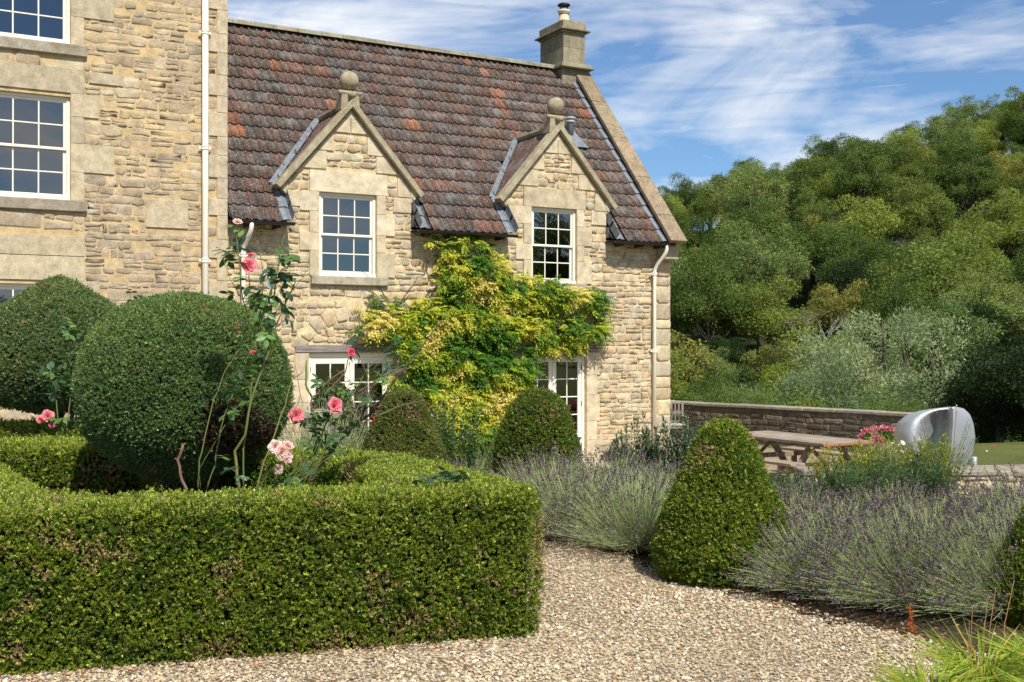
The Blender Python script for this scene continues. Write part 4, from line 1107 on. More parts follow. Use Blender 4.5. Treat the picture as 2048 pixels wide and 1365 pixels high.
BOXPAL = ((0.065, 0.12, 0.011), (0.195, 0.25, 0.02), (0.42, 0.48, 0.075))
def surf_poly(poly, z0fn, H, dens, bulge=0.03, topcurve=.05):
    """random points with normals on the sides and top of an extruded footprint (camera-frame l, d)"""
    Ps, Ns = [], []
    A = area(poly); sgn = 1 if A > 0 else -1
    n = len(poly)
    for i in range(n):
        p, q = np.array(poly[i]), np.array(poly[(i + 1) % n]); Ld = np.linalg.norm(q - p); k = int(Ld * H * dens)
        if k < 1: continue
        t = RNG.random(k); z = RNG.random(k) * H
        nn = np.array([(q - p)[1], -(q - p)[0]]) / Ld * sgn
        rr = np.clip((z - (H - topcurve * 1.6)) / (topcurve * 1.6), 0, 1)        # rounded upper edge
        off = -topcurve * rr ** 2 + bulge * np.sin(z / H * math.pi)
        l_ = p[0] + (q - p)[0] * t + nn[0] * off; d_ = p[1] + (q - p)[1] * t + nn[1] * off
        Ps.append(np.stack([l_, d_, z], 1)); Ns.append(np.stack([np.full(k, nn[0]) * (1 - .5 * rr), np.full(k, nn[1]) * (1 - .5 * rr), .1 + rr], 1))
    xs = [p[0] for p in poly]; ys = [p[1] for p in poly]
    a = (max(xs) - min(xs)) * (max(ys) - min(ys)); k = int(a * dens * 1.1)
    l_ = RNG.uniform(min(xs), max(xs), k); d_ = RNG.uniform(min(ys), max(ys), k)
    ins = np.zeros(k, bool); j = n - 1
    for i in range(n):
        xi, yi = poly[i]; xj, yj = poly[j]
        with np.errstate(divide='ignore', invalid='ignore'):
            c_ = ((yi > d_) != (yj > d_)) & (l_ < (xj - xi) * (d_ - yi) / (yj - yi + 1e-12) + xi)
        ins ^= c_; j = i
    l_, d_ = l_[ins], d_[ins]
    dist = np.full(len(l_), 9.0)
    for i in range(n):
        p, q = np.array(poly[i]), np.array(poly[(i + 1) % n]); v = q - p; t = np.clip(((l_ - p[0]) * v[0] + (d_ - p[1]) * v[1]) / (v @ v), 0, 1)
        dist = np.minimum(dist, np.hypot(l_ - p[0] - t * v[0], d_ - p[1] - t * v[1]))
    z = H - .045 * np.clip(1 - dist / .09, 0, 1) ** 2
    Ps.append(np.stack([l_, d_, z], 1)); Ns.append(np.tile([0, 0, 1.0], (len(l_), 1)))
    P = np.concatenate(Ps); N = unit(np.concatenate(Ns))
    X, Y = cfa(P[:, 0], P[:, 1])
    W = np.stack([X, Y, P[:, 2] + z0fn(P[:, 0], P[:, 1])], 1)
    NX = N[:, 0] * CT + N[:, 1] * ST; NY = -N[:, 0] * ST + N[:, 1] * CT
    return W, unit(np.stack([NX, NY, N[:, 2]], 1))
def core_poly(poly, H, inset=.05, name='dark_core', parent=None, z0=0.0):  # solid dark block under the shoots, coloured as the shaded inside
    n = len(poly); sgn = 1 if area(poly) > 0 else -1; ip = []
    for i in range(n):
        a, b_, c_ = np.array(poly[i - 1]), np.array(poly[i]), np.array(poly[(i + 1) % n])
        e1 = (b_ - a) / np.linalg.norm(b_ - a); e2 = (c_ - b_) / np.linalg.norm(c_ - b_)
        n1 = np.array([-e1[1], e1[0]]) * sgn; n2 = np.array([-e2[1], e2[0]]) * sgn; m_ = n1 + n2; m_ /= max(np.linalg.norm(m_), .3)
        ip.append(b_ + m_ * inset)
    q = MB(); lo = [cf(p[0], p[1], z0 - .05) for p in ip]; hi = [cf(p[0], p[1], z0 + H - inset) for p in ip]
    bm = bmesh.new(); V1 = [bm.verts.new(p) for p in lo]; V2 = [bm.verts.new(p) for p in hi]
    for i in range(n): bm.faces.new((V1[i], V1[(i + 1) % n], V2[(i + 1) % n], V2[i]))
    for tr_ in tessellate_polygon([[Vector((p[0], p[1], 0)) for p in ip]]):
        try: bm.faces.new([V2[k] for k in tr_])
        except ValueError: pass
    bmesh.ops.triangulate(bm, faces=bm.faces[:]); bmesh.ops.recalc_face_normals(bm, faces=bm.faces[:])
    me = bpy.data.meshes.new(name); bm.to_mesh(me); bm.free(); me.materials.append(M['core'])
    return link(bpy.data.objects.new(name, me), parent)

def ribbons(P0, P1, P2, W, cols, view=None):
    """bent flat stems in two quads each"""
    n = len(P0); vdir = unit(np.array([0, CAMY, EYE]) - P0)
    def side(a, b_): return unit(np.cross(b_ - a, vdir + RNG.normal(size=(n, 3)) * .25))
    s0 = side(P0, P1) * W[:, None] * .5; s1 = side(P1, P2) * W[:, None] * .5
    V = np.empty((2 * n, 4, 3)); V[:n, 0] = P0 - s0; V[:n, 1] = P0 + s0; V[:n, 2] = P1 + s1; V[:n, 3] = P1 - s1
    V[n:, 0] = P1 - s1; V[n:, 1] = P1 + s1; V[n:, 2] = P2 + s1 * .7; V[n:, 3] = P2 - s1 * .7
    return V, np.concatenate([cols, cols])
def hedge(label, poly, H, dens, size, group=None, brown=.06, seed=1, pal=BOXPAL, lump=.018):
    t = thing('box_hedge', label, 'hedge', group=group)
    W, N = surf_poly(poly, lambda a, b_: hgt(a, b_), H, dens)
    vw = unit(np.array([0, CAMY, EYE]) - W); fc = (vw * N).sum(1); l0, _ = tocf(W[:, 0], W[:, 1]); _, d0 = tocf(W[:, 0], W[:, 1])
    keep = RNG.random(len(W)) < np.where((fc > -.05) & (np.abs(l0 / d0) < .56), 1.0, .22); W, N = W[keep], N[keep]
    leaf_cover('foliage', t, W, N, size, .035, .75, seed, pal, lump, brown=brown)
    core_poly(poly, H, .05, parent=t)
    k = RNG.choice(len(W), min(len(W), int(len(W) * .014)), replace=False); k = k[N[k][:, 2] < .5]; P0 = W[k] - N[k] * .05; D_ = unit(N[k] * .8 + RNG.normal(size=(len(k), 3)) * .45 + np.array([0, 0, .5])); Lh = RNG.uniform(.05, .085, len(k))[:, None]
    V, CC = ribbons(P0, P0 + D_ * Lh * .5, P0 + D_ * Lh + RNG.normal(size=(len(k), 3)) * .008, RNG.uniform(.0018, .0035, len(k)), mixc((.20, .16, .11), (.42, .36, .27), RNG.random(len(k))))
    quads_mesh('clipped_twigs', V, CC, M['herb'], t, 'stuff')
    return t
HF = [(-4.5, 4.75), (.04, 6.01), (.11, 6.06), (.13, 6.17), (.08, 6.27), (-.07, 6.64), (-.39, 7.18), (-.79, 7.93), (-1.34, 8.34), (-2.4, 8.8), (-2.5, 8.3), (-1.5, 7.75), (-1.06, 7.24), (-.62, 6.27), (-1.18, 6.13), (-2.15, 5.78), (-2.48, 5.88), (-3.49, 7.5), (-4.2, 7.4), (-3.25, 5.75), (-4.5, 5.3)]
hedge('clipped box hedge in the front with brown patches, rounding the corner of the gravel path', HF, .80, 8200, .0125, 'clipped box hedges', .115, 3, lump=.024)
hedge('low box hedge behind the near topiary ball, second row from the front', [(-6.2, 8.35), (-3.1, 8.62), (-2.98, 8.7), (-2.98, 9.3), (-6.2, 9.15)], .80, 4200, .0165, 'clipped box hedges', .06, 5)
hedge('narrow box hedge below the far topiary ball, row farthest from the camera', [(-6.8, 10.5), (-3.75, 10.65), (-3.7, 11.2), (-6.8, 11.1)], .80, 2600, .021, 'clipped box hedges', .05, 7)

def surf_rev(prof, n, sqz=1.0):
    """random points on a surface of revolution given by (z, r) pairs"""
    pr = np.array(prof); z, r = pr[:, 0], pr[:, 1]
    ds = np.hypot(np.diff(z), np.diff(r)); w = ds * (r[1:] + r[:-1]) / 2 + 1e-6; w /= w.sum()
    k = RNG.choice(len(w), n, p=w); t = RNG.random(n)
    zz = z[k] + (z[k + 1] - z[k]) * t; rr = r[k] + (r[k + 1] - r[k]) * t
    # smooth normals
    nz = -(r[k + 1] - r[k]); nr = (z[k + 1] - z[k]); s = np.sign(nr); s[s == 0] = 1
    nrm = np.hypot(nz, nr) + 1e-9
    nz, nr = nz / nrm, nr / nrm
    flip = np.where(nr < 0, -1, 1); nz, nr = nz * flip, nr * flip
    a = RNG.random(n) * 2 * math.pi
    P = np.stack([rr * np.cos(a), rr * np.sin(a) * sqz, zz], 1); N = np.stack([nr * np.cos(a), nr * np.sin(a), nz], 1)
    return P, unit(N)
def smooth_prof(prof, k=4):
    pr = np.array(prof, float); t = np.arange(len(pr)); tt = np.linspace(0, len(pr) - 1, (len(pr) - 1) * k + 1)
    z = np.interp(tt, t, pr[:, 0]); r = np.interp(tt, t, pr[:, 1])
    for _ in range(3):
        z[1:-1] = (z[:-2] + 2 * z[1:-1] + z[2:]) / 4; r[1:-1] = (r[:-2] + 2 * r[1:-1] + r[2:]) / 4
    return np.stack([z, r], 1)
def topiary(name, label, l_, d_, prof, n, size, cat='topiary', group=None, pal=BOXPAL, brown=.05, seed=1, lump=.02, stems=0, layers=.035, dead=None, topbright=.35):
    base = on(l_, d_); t = thing(name, label, cat, base, group=group)
    pr = smooth_prof(prof); P, N = surf_rev(pr, n)
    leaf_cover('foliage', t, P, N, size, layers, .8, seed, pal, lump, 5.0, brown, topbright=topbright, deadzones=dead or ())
    q = MB(); q.lathe([(max(r * (.90 if z > prof[-1][0] + .35 * (prof[0][0] - prof[-1][0]) or not stems else .72) - .03, .004), z) for z, r in pr[::2]], 20, (0, 0, 0)); q.build('dark_core', M['core'], t)  # solid dark filler behind the shoots, its shade painted in
    if stems:
        q = MB()
        for k in range(stems):
            a = random.uniform(0, 6.28); r0 = random.uniform(.03, .16); r1 = random.uniform(.1, .4)
            q.tube([(r0 * math.cos(a), r0 * math.sin(a), -.02), (r0 * 1.3 * math.cos(a), r0 * 1.3 * math.sin(a), .3), (r1 * math.cos(a + .3), r1 * math.sin(a + .3), prof[-1][0] + .25)], [.03, .025, .018], 6)
        q.build('stems', M['bark'], t)
    return t
BALLPAL = ((0.085, 0.155, 0.05), (0.165, 0.245, 0.08), (0.29, 0.38, 0.11))
topiary('topiary_ball', 'big dark green clipped ball behind the tall pink roses, brown patch low on its side', -2.375, 8.0,
        [(1.955, 0.01), (1.94, .20), (1.87, .42), (1.75, .58), (1.56, .70), (1.32, .745), (1.10, .73), (.95, .66), (.80, .50), (.68, .30), (.60, .12)], 62000, .0120, pal=BALLPAL, brown=.0, seed=11, layers=.022, stems=9, dead=[(.20, -.74, .93, .3), (.42, -.58, .85, .22)], lump=.018, topbright=.5, group='clipped topiary balls')
topiary('topiary_ball', 'dark green topiary ball with a pointed crown against the tall house, farther from the camera', -4.52, 11.0,
        [(2.28, 0.01), (2.23, .13), (2.10, .33), (1.93, .55), (1.74, .70), (1.48, .78), (1.22, .76), (1.05, .60), (.98, .40), (.95, .1)], 34000, .0165, layers=.025, pal=((.095, .15, .055), (.17, .235, .085), (.27, .34, .11)), brown=.0, seed=12, stems=10, lump=.03, topbright=.5, group='clipped topiary balls')
topiary('topiary_cone', 'bright green box cone with cream dead patches, standing nearest on the right of the path', 1.46, 7.6,
        [(1.065, .01), (1.05, .07), (.99, .15), (.87, .22), (.70, .285), (.53, .365), (.32, .44), (.18, .465), (.06, .44), (0, .40)], 26000, .0130, group='clipped box cones', brown=.07, seed=13, topbright=.3)
topiary('topiary_cone', 'dark rounded box cone in front of the glazed door', .255, 11.0,
        [(1.14, .01), (1.13, .10), (1.07, .20), (.94, .29), (.76, .36), (.52, .415), (.28, .42), (.05, .40), (0, .38)], 15000, .0150, group='clipped box cones', brown=.04, seed=14, pal=((.055, .10, .012), (.14, .195, .022), (.27, .32, .055)), topbright=.2)
topiary('topiary_cone', 'olive brown box cone before the yellow climber, blunt on top', -1.09, 11.0,
        [(1.14, .01), (1.13, .09), (1.07, .17), (.95, .23), (.77, .30), (.55, .40), (.3, .47), (.05, .50), (0, .46)], 18000, .0135, group='clipped box cones', brown=.05, seed=15, layers=.02, lump=.01, pal=((.10, .13, .025), (.19, .215, .04), (.30, .32, .09)), topbright=.1)
topiary('topiary_cone', 'box cone half hidden by rose stems beside the stone bench', -2.12, 13.0,
        [(1.6, .01), (1.58, .08), (1.48, .16), (1.3, .22), (1.1, .27), (.8, .36), (.4, .42), (.0, .42)], 8000, .020, group='clipped box cones', brown=.08, seed=16, pal=((.05, .06, .014), (.10, .115, .022), (.18, .19, .05)), topbright=.1)
topiary('topiary_cone', 'box cone with tan dead leaves at the right edge of the picture', 3.22, 6.35,
        [(.80, .01), (.78, .08), (.73, .14), (.64, .20), (.5, .28), (.35, .36), (.22, .41), (.1, .42), (0, .38)], 18000, .0130, group='clipped box cones', brown=.09, seed=17)

# ------------------------------------------------------------ lavender
def lavender(label, l_, d_, n, H, lean=(0, 0), spread=.55, size=1.0, spikes=1.0, grey=0.0, seed=0, group='lavender clumps'):
    base = np.array(on(l_, d_)); t = thing('lavender', label, 'lavender', tuple(base), group=group)
    th = RNG.random(n) * 2 * math.pi; rr = np.sqrt(RNG.random(n))
    root = np.stack([.14 * rr * np.cos(th), .14 * rr * np.sin(th), RNG.uniform(0, .06, n)], 1)
    elev = np.clip(1 - rr * .95 + RNG.normal(size=n) * .12, .02, 1)
    lw = np.array([lean[0] * CT + lean[1] * ST, -lean[0] * ST + lean[1] * CT, 0])
    D = unit(np.stack([np.cos(th) * (1 - elev * .8) * spread * 1.9, np.sin(th) * (1 - elev * .8) * spread * 1.9, .25 + elev], 1) + lw)
    Ln = H * RNG.uniform(.7, 1.12, n)
    mid = root + D * (Ln * .55)[:, None]
    D2 = unit(D + np.array([0, 0, -.18]) * (1 - elev)[:, None] + RNG.normal(size=(n, 3)) * .10 + np.array([0, 0, .12]))
    tip = mid + D2 * (Ln * .5)[:, None]
    tip[:, 2] = np.maximum(tip[:, 2], .03); mid[:, 2] = np.maximum(mid[:, 2], .02)
    off = base
    g = RNG.random(n)
    C = mixc((.22, .29, .11), (.40, .47, .22), g); C[RNG.random(n) < .25] = (.40, .36, .24)
    V, CC = ribbons(root + off, mid + off, tip + off, RNG.uniform(.0022, .0038, n) * size, C)
    V -= off
    quads_mesh('flower_stems', V, CC, M['herb'], t, 'stuff')
    # spikes: whorls of little blobs towards the tip
    k = int(n * spikes * .55); idx = RNG.choice(n, k, replace=False); m_ = 11
    Lf = RNG.uniform(.035, .06, k) * size
    tt = np.linspace(0, 1, m_)
    PP = tip[idx][:, None, :] + D2[idx][:, None, :] * (tt[None, :] * Lf[:, None])[:, :, None]
    gap = RNG.random(k) < .4
    PP[gap, :2] -= D2[idx][gap][:, None, :] * .018
    PP = PP.reshape(-1, 3) + RNG.normal(size=(k * m_, 3)) * .0028
    Dn = unit(np.repeat(D2[idx], m_, 0) * .8 + RNG.normal(size=(k * m_, 3)) * .8); Nn = rvec(k * m_)
    V = leaf_quads(PP, Dn, Nn, RNG.uniform(.010, .018, k * m_) * size, .011 * size)
    C = mixc((.085, .064, .085), (.22, .18, .20), RNG.random(k * m_)); brown = np.repeat(RNG.random(k) < .35, m_); C[brown] = C[brown] * np.array([.95, .85, .72])
    quads_mesh('flower_spikes', V, C, M['herb'], t, 'stuff')
    # grey leafy base
    k = int(n * 4.0); th = RNG.random(k) * 6.283; rr = np.sqrt(RNG.random(k)); el = RNG.random(k)
    Dn = unit(np.stack([np.cos(th) * rr, np.sin(th) * rr, .25 + (1 - rr) * .9], 1) + lw * .7)
    Pn = Dn * (H * RNG.uniform(.12, .62, k))[:, None]; Pn[:, 2] = np.maximum(Pn[:, 2], .02)
    V = leaf_quads(Pn, unit(Dn + RNG.normal(size=(k, 3)) * .7), rvec(k), RNG.uniform(.025, .045, k) * size, .006 * size)
    C = mixc((.13, .19, .11), (.27, .34, .23), RNG.random(k)); low = Pn[:, 2] < H * .2; C[low & (RNG.random(k) < .55)] = (.20, .15, .10)
    quads_mesh('foliage', V, C, M['herb'], t, 'stuff')
    q = MB()
    for i in range(26):
        a = random.uniform(0, 6.28); e = random.uniform(.1, .8); D_ = Vector((math.cos(a) * (1 - e) * 1.2 + lw[0], math.sin(a) * (1 - e) * 1.2 + lw[1], .2 + e * .6)).normalized()
        L_ = H * random.uniform(.35, .65); q.tube([(0, 0, 0), D_ * L_ * .5 + Vector((0, 0, -.02 * (1 - e))), D_ * L_ + Vector((random.uniform(-.03, .03), random.uniform(-.03, .03), 0))], [.007, .005, .002], 4)
    q.build('woody_stems', M['greybark'], t)
    return t
LV = [
    (.98, 8.55, 1500, .56, (.0, .0), 'lavender clump with grey stems fanning out just left of the nearest box cone'),
    (.52, 9.15, 1200, .58, (-.25, .0), 'lavender clump sprawling towards the corner of the front hedge'),
    (.34, 9.9, 900, .56, (-.1, .1), 'lavender with dull purple spikes at the foot of the dark rounded box cone'),
    (1.35, 9.6, 900, .52, (.1, .1), 'lavender behind the nearest box cone, below the grey leaved shrub'),
    (.95, 10.3, 900, .52, (.0, .1), 'lavender clump nearest the pale paving by the glazed door'),
    (1.98, 7.15, 1100, .42, (-.65, .05), 'lavender leaning low over the gravel at the right of the nearest box cone'),
    (2.42, 6.75, 1500, .52, (-.75, .1), 'lavender with long stems swept left over the path edge behind the orange dock stalk'),
    (2.88, 6.55, 1300, .54, (-.85, .2), 'lavender with bare brown branches at its root beside the box cone on the right edge'),
    (2.3, 7.8, 1300, .46, (-.25, .1), 'lavender with dark spikes between the nearest box cone and the long leaved green plants'),
    (2.85, 7.5, 1500, .50, (-.45, .1), 'large lavender in the middle of the right bed, stems leaning left'),
    (3.4, 7.25, 1500, .52, (-.35, .1), 'large lavender near the right edge, grey green stems upright'),
    (3.0, 8.6, 1100, .44, (-.1, .1), 'lavender in the back row in front of the green herb below the steel sculpture'),
    (3.75, 8.4, 1200, .47, (-.1, .1), 'lavender in the back row before the low stone wall at the right'),
    (2.25, 8.9, 800, .42, (-.1, .1), 'lavender in the back row close behind the nearest box cone'),
    (4.3, 9.3, 800, .45, (0, .1), 'lavender standing right against the low stone wall at the right edge'),
]
for (l_, d_, n, H, ln, lb) in LV: lavender(lb, l_, d_, n, H, ln)
lavender('lavender between the two inner box cones, seen past the rose stems', -1.95, 11.4, 1300, .95, (0, 0), group='lavender clumps')
lavender('lavender in the shade between the blunt olive cone and the dark rounded cone', -.42, 11.1, 400, .42, (0, 0), group='lavender clumps')

# ------------------------------------------------------------ leafy perennials
def leafy_stem_plant(name, label, l_, d_, nst, H, rad, leaf, pal, cat='plant', group=None, narrow=.22, dens=55, bend=.2, stem_c=(.12, .16, .06), z=None):
    base = on(l_, d_) if z is None else cf(l_, d_, z); t = thing(name, label, cat, base, group=group)
    q = MB(); Ps, Ds, Ns, Ls = [], [], [], []
    for i in range(nst):
        a = random.uniform(0, 6.283); r = rad * math.sqrt(random.random()); h = H * random.uniform(.65, 1.05) * (1 - .25 * r / rad)
        p0 = Vector((r * .6 * math.cos(a), r * .6 * math.sin(a), 0)); tp = Vector((r * math.cos(a) * (1 + bend), r * math.sin(a) * (1 + bend), h)) + Vector((random.uniform(-.05, .05), random.uniform(-.05, .05), 0))
        md = p0.lerp(tp, .5) + Vector((random.uniform(-.03, .03), random.uniform(-.03, .03), 0)); q.tube([p0, md, tp], [.005, .004, .002], 4, stem_c)
        for k in range(dens):
            s = .12 + .9 * (k / dens) ** .9; s = min(s, 1.0)
            p = (p0.lerp(md, s * 2) if s < .5 else md.lerp(tp, s * 2 - 1)); an = k * 2.4 + random.uniform(-.3, .3)
            dr = Vector((math.cos(an), math.sin(an), random.uniform(.2, .9) if s < .95 else 1.6)).normalized()
            Ps.append(p); Ds.append(dr); Ns.append(Vector((-dr.x * .6, -dr.y * .6, 1))); Ls.append(leaf * (1.15 - .55 * s) * random.uniform(.7, 1.2))
    q.build('stems', M['stem'], t)
    Ps, Ds, Ns, Ls = map(np.array, (Ps, Ds, Ns, Ls)); n = len(Ps)
    V = leaf_quads(Ps, Ds + RNG.normal(size=(n, 3)) * .15, Ns + RNG.normal(size=(n, 3)) * .35, Ls, Ls * narrow)
    C = mixc(pal[0], pal[1], RNG.random(n)); quads_mesh('foliage', V, C, M['rose_leaf'], t, 'stuff')
    return t
GG = ((.035, .075, .035), (.10, .16, .085))
for (l_, d_, n, H, r, lb) in [
    (1.50, 13.2, 34, 1.25, .30, 'grey green narrow leaved shrub in front of the right downpipe, its left clump'),
    (1.95, 13.0, 38, 1.30, .34, 'grey green narrow leaved shrub at the cottage corner, its middle clump'),
    (2.36, 13.3, 34, 1.22, .30, 'grey green narrow leaved shrub nearest the picnic table, its right clump')]:
    leafy_stem_plant('grey_shrub', lb, l_, d_, int(n * 1.6), H, r, .11, GG, 'shrub', 'grey leaved shrubs by the cottage corner', narrow=.26, dens=90)
for (l_, d_, n, H, r, lb) in [
    (2.85, 10.8, 40, .42, .34, 'tall green leafy plant below the bench of the picnic table'),
    (3.3, 10.6, 46, .56, .34, 'green willow leaved plant in the middle of the right bed'),
    (3.75, 10.9, 44, .56, .34, 'green willow leaved plant below the yellow green flowering herb'),
    (4.2, 11.0, 44, .54, .32, 'green willow leaved plant below the steel sculpture'),
    (2.5, 10.2, 24, .42, .3, 'green leafy plant tucked behind the nearest box cone')]:
    leafy_stem_plant('leafy_perennial', lb, l_, d_, n, H, r, .085, ((.05, .10, .03), (.12, .19, .07)), 'plant', 'willow leaved plants in the right bed', narrow=.2)
# yellow green flowering herb with white blooms
def bloom(parent, name, p, r, col, n=9, cup=.35, mat=None, centre=(.5, .4, .05)):
    q = MB()
    for i in range(n):
        a = 2 * math.pi * i / n + random.uniform(-.15, .15); c_, s_ = math.cos(a), math.sin(a); w = r * 2.4 / n
        q.add([p, p + Vector((c_ * r * .6 - s_ * w, s_ * r * .6 + c_ * w, cup * r * .5)), p + Vector((c_ * r, s_ * r, cup * r)), p + Vector((c_ * r * .6 + s_ * w, s_ * r * .6 - c_ * w, cup * r * .5))], [(0, 3, 2, 1)], shade(col, random.uniform(.85, 1.1)))
    return q
for (l_, d_, n, H, r, lb, pal_) in [
    (4.1, 12.3, 44, .80, .34, 'yellow green feathery plant left of the steel sculpture', ((.24, .30, .03), (.46, .46, .06))),
    (4.6, 12.2, 40, .84, .32, 'yellow green feathery plant before the steel sculpture with white blooms over it', ((.18, .24, .03), (.38, .38, .06))),
    (3.55, 12.3, 16, .74, .26, 'sparse yellow leaved plant by the end of the picnic bench', ((.30, .30, .03), (.45, .42, .05)))]:
    leafy_stem_plant('feathery_plant', lb, l_, d_, n * 2, H, r, .075, pal_, 'plant', None, narrow=.26, dens=70)
cos_ = thing('white_cosmos', 'thin stemmed plant with a few white and small red flowers against the steel sculpture', 'flowering plant', on(4.85, 12.4))
q = MB(); pts = []
for i in range(46):
    a = random.uniform(0, 6.28); r = random.uniform(.05, .45); h = random.uniform(.45, 1.02); tp = Vector((r * math.cos(a), r * math.sin(a), h)); q.tube([Vector((r * .3 * math.cos(a), r * .3 * math.sin(a), 0)), tp * .6 + Vector((0, 0, .05)), tp], [.003, .0025, .0015], 3, (.14, .2, .06)); pts.append(tp)
q.build('stems', M['stem'], cos_)
P = np.array([list(random.choice(pts) * random.uniform(.5, 1)) for _ in range(900)]) + RNG.normal(size=(900, 3)) * .02
quads_mesh('foliage', leaf_quads(P, rvec(900), rvec(900), .035, .006), mixc((.06, .12, .03), (.14, .22, .06), RNG.random(900)), M['herb'], cos_, 'stuff')
for (lx, dx, zz, r, col) in [(-.45, .0, .72, .062, (.85, .85, .82)), (-.26, .0, .76, .045, (.85, .85, .82)), (-.42, .1, .62, .05, (.82, .84, .78)), (-.4, .0, .48, .03, (.85, .85, .82)), (.62, .1, .68, .03, (.6, .02, .03)), (-.02, .1, 1.05, .02, (.5, .05, .02)), (.2, .1, 1.06, .016, (.5, .05, .02)), (.2, .1, 1.14, .016, (.85, .85, .8)), (.5, .0, .63, .02, (.85, .85, .8)), (-.12, .05, 1.08, .02, (.7, .6, .3))]:
    vv_ = Vector((lx * CT + dx * ST, -lx * ST + dx * CT, zz + .42 - .42)); b_ = bloom(cos_, 'flower', vv_ * 1.0, r * .6, col)
    rt = Matrix.Rotation(R(55), 4, 'X'); b_.v = [tuple(rt @ (Vector(p) - vv_) + vv_) for p in b_.v]; b_.build('flower', M['petal'], cos_)
    q = MB(); q.tube([(vv_.x * .5, vv_.y * .5, 0), tuple(vv_)], .002, 3, (.14, .2, .06)); q.build('flower_stalk', M['stem'], cos_)
# dark leafy shrub with pale blooms at the foot of the climber
ws = leafy_stem_plant('rose_shrub', 'dark green leafy shrub with a few cream blooms at the foot of the yellow climber', -.95, 15.2, 70, 1.75, .45, .085, ((.03, .085, .022), (.09, .17, .05)), 'shrub', narrow=.6, dens=44)
for k in range(6):
    a = random.uniform(0, 6.28); p = Vector((.42 * math.cos(a), -.4 + .2 * math.sin(a), random.uniform(.7, 1.6))); b_ = bloom(ws, 'flower', p, .035, (.85, .78, .6)); b_.build('flower', M['petal'], ws)
leafy_stem_plant('low_shrub', 'low light green plant between the olive cone and the dark rounded cone', -.55, 12.6, 40, .42, .3, .07, ((.08, .15, .03), (.2, .28, .06)), 'plant', narrow=.5, dens=30)
leafy_stem_plant('low_shrub', 'bushy green plant at the foot of the climber, left of the dark rounded cone', -.1, 15.8, 50, 1.15, .45, .07, ((.06, .12, .03), (.2, .28, .06)), 'plant', narrow=.5, dens=30)

# ------------------------------------------------------------ climber on the wall
vi = thing('wisteria', 'large climbing wisteria turning yellow, spread over the cottage front between the two dormers', 'climber', (8.9, -.1, -.6))
def pf(x, y, Y0=0.0):
    t = (x - 1024) / FPX; d_ = (Y0 - CAMY) / (CT - t * ST); X, Y = cfa(t * d_, d_); return X, EYE + (690 - y) / FPX * d_
BL = [(925, 500, 62, 32, .9), (905, 555, 48, 60, 1), (960, 545, 50, 60, 1), (1040, 590, 85, 45, 1), (1120, 598, 75, 28, 1), (1180, 605, 34, 30, .8), (880, 630, 70, 50, 1), (785, 650, 62, 38, .8), (850, 665, 60, 50, .9), (960, 655, 95, 55, 1),
      (1075, 660, 70, 45, 1), (1130, 668, 45, 35, .9), (1180, 660, 26, 16, .9), (840, 725, 70, 60, 1), (930, 730, 95, 65, 1), (1015, 725, 48, 58, 1), (860, 795, 75, 50, 1), (960, 800, 85, 60, 1), (1022, 765, 26, 45, .9), (905, 850, 55, 40, 1),
      (975, 870, 65, 60, 1), (1118, 690, 40, 18, .8), (950, 915, 55, 35, 1), (940, 900, 70, 60, 1), (880, 830, 60, 50, 1), (1000, 840, 45, 55, .9), (765, 600, 45, 14, .25), (735, 650, 30, 40, .5), (1195, 640, 12, 22, .5), (800, 760, 30, 80, .9), (855, 480, 14, 12, .6)]
PP, CCs = [], []
blobs = []
for (x, y, rx, ry, w) in BL:
    X, Z = pf(x, y); sc = FPX / ((X * ST) + (0 - CAMY) * CT)
    blobs.append((X, Z, rx / sc / .875 * .93, ry / sc * .93, w))
leaf_P, leaf_D, leaf_N, leaf_L, leaf_C = [], [], [], [], []
def vine_col(X, Z):
    p = np.array([[X * 1.0, Z * 1.0, 0]])
    a = fnoise(p, 1.9, 40)[0] + .30 * (vnoise(p, 6, 42)[0] - .5) + random.gauss(0, .05)
    st = [(.34, (.07, .17, .018)), (.42, (.17, .28, .022)), (.50, (.38, .44, .03)), (.60, (.53, .51, .045)), (.70, (.68, .57, .17))]
    if random.random() < .08: a -= .15
    if a <= st[0][0]: return st[0][1]
    for (p, q_), (r_, s_) in zip(st, st[1:]):
        if a <= r_:
            t_ = (a - p) / (r_ - p); return tuple(x * (1 - t_) + y * t_ for x, y in zip(q_, s_))
    return st[-1][1]
tot = sum(b_[2] * b_[3] * b_[4] for b_ in blobs)
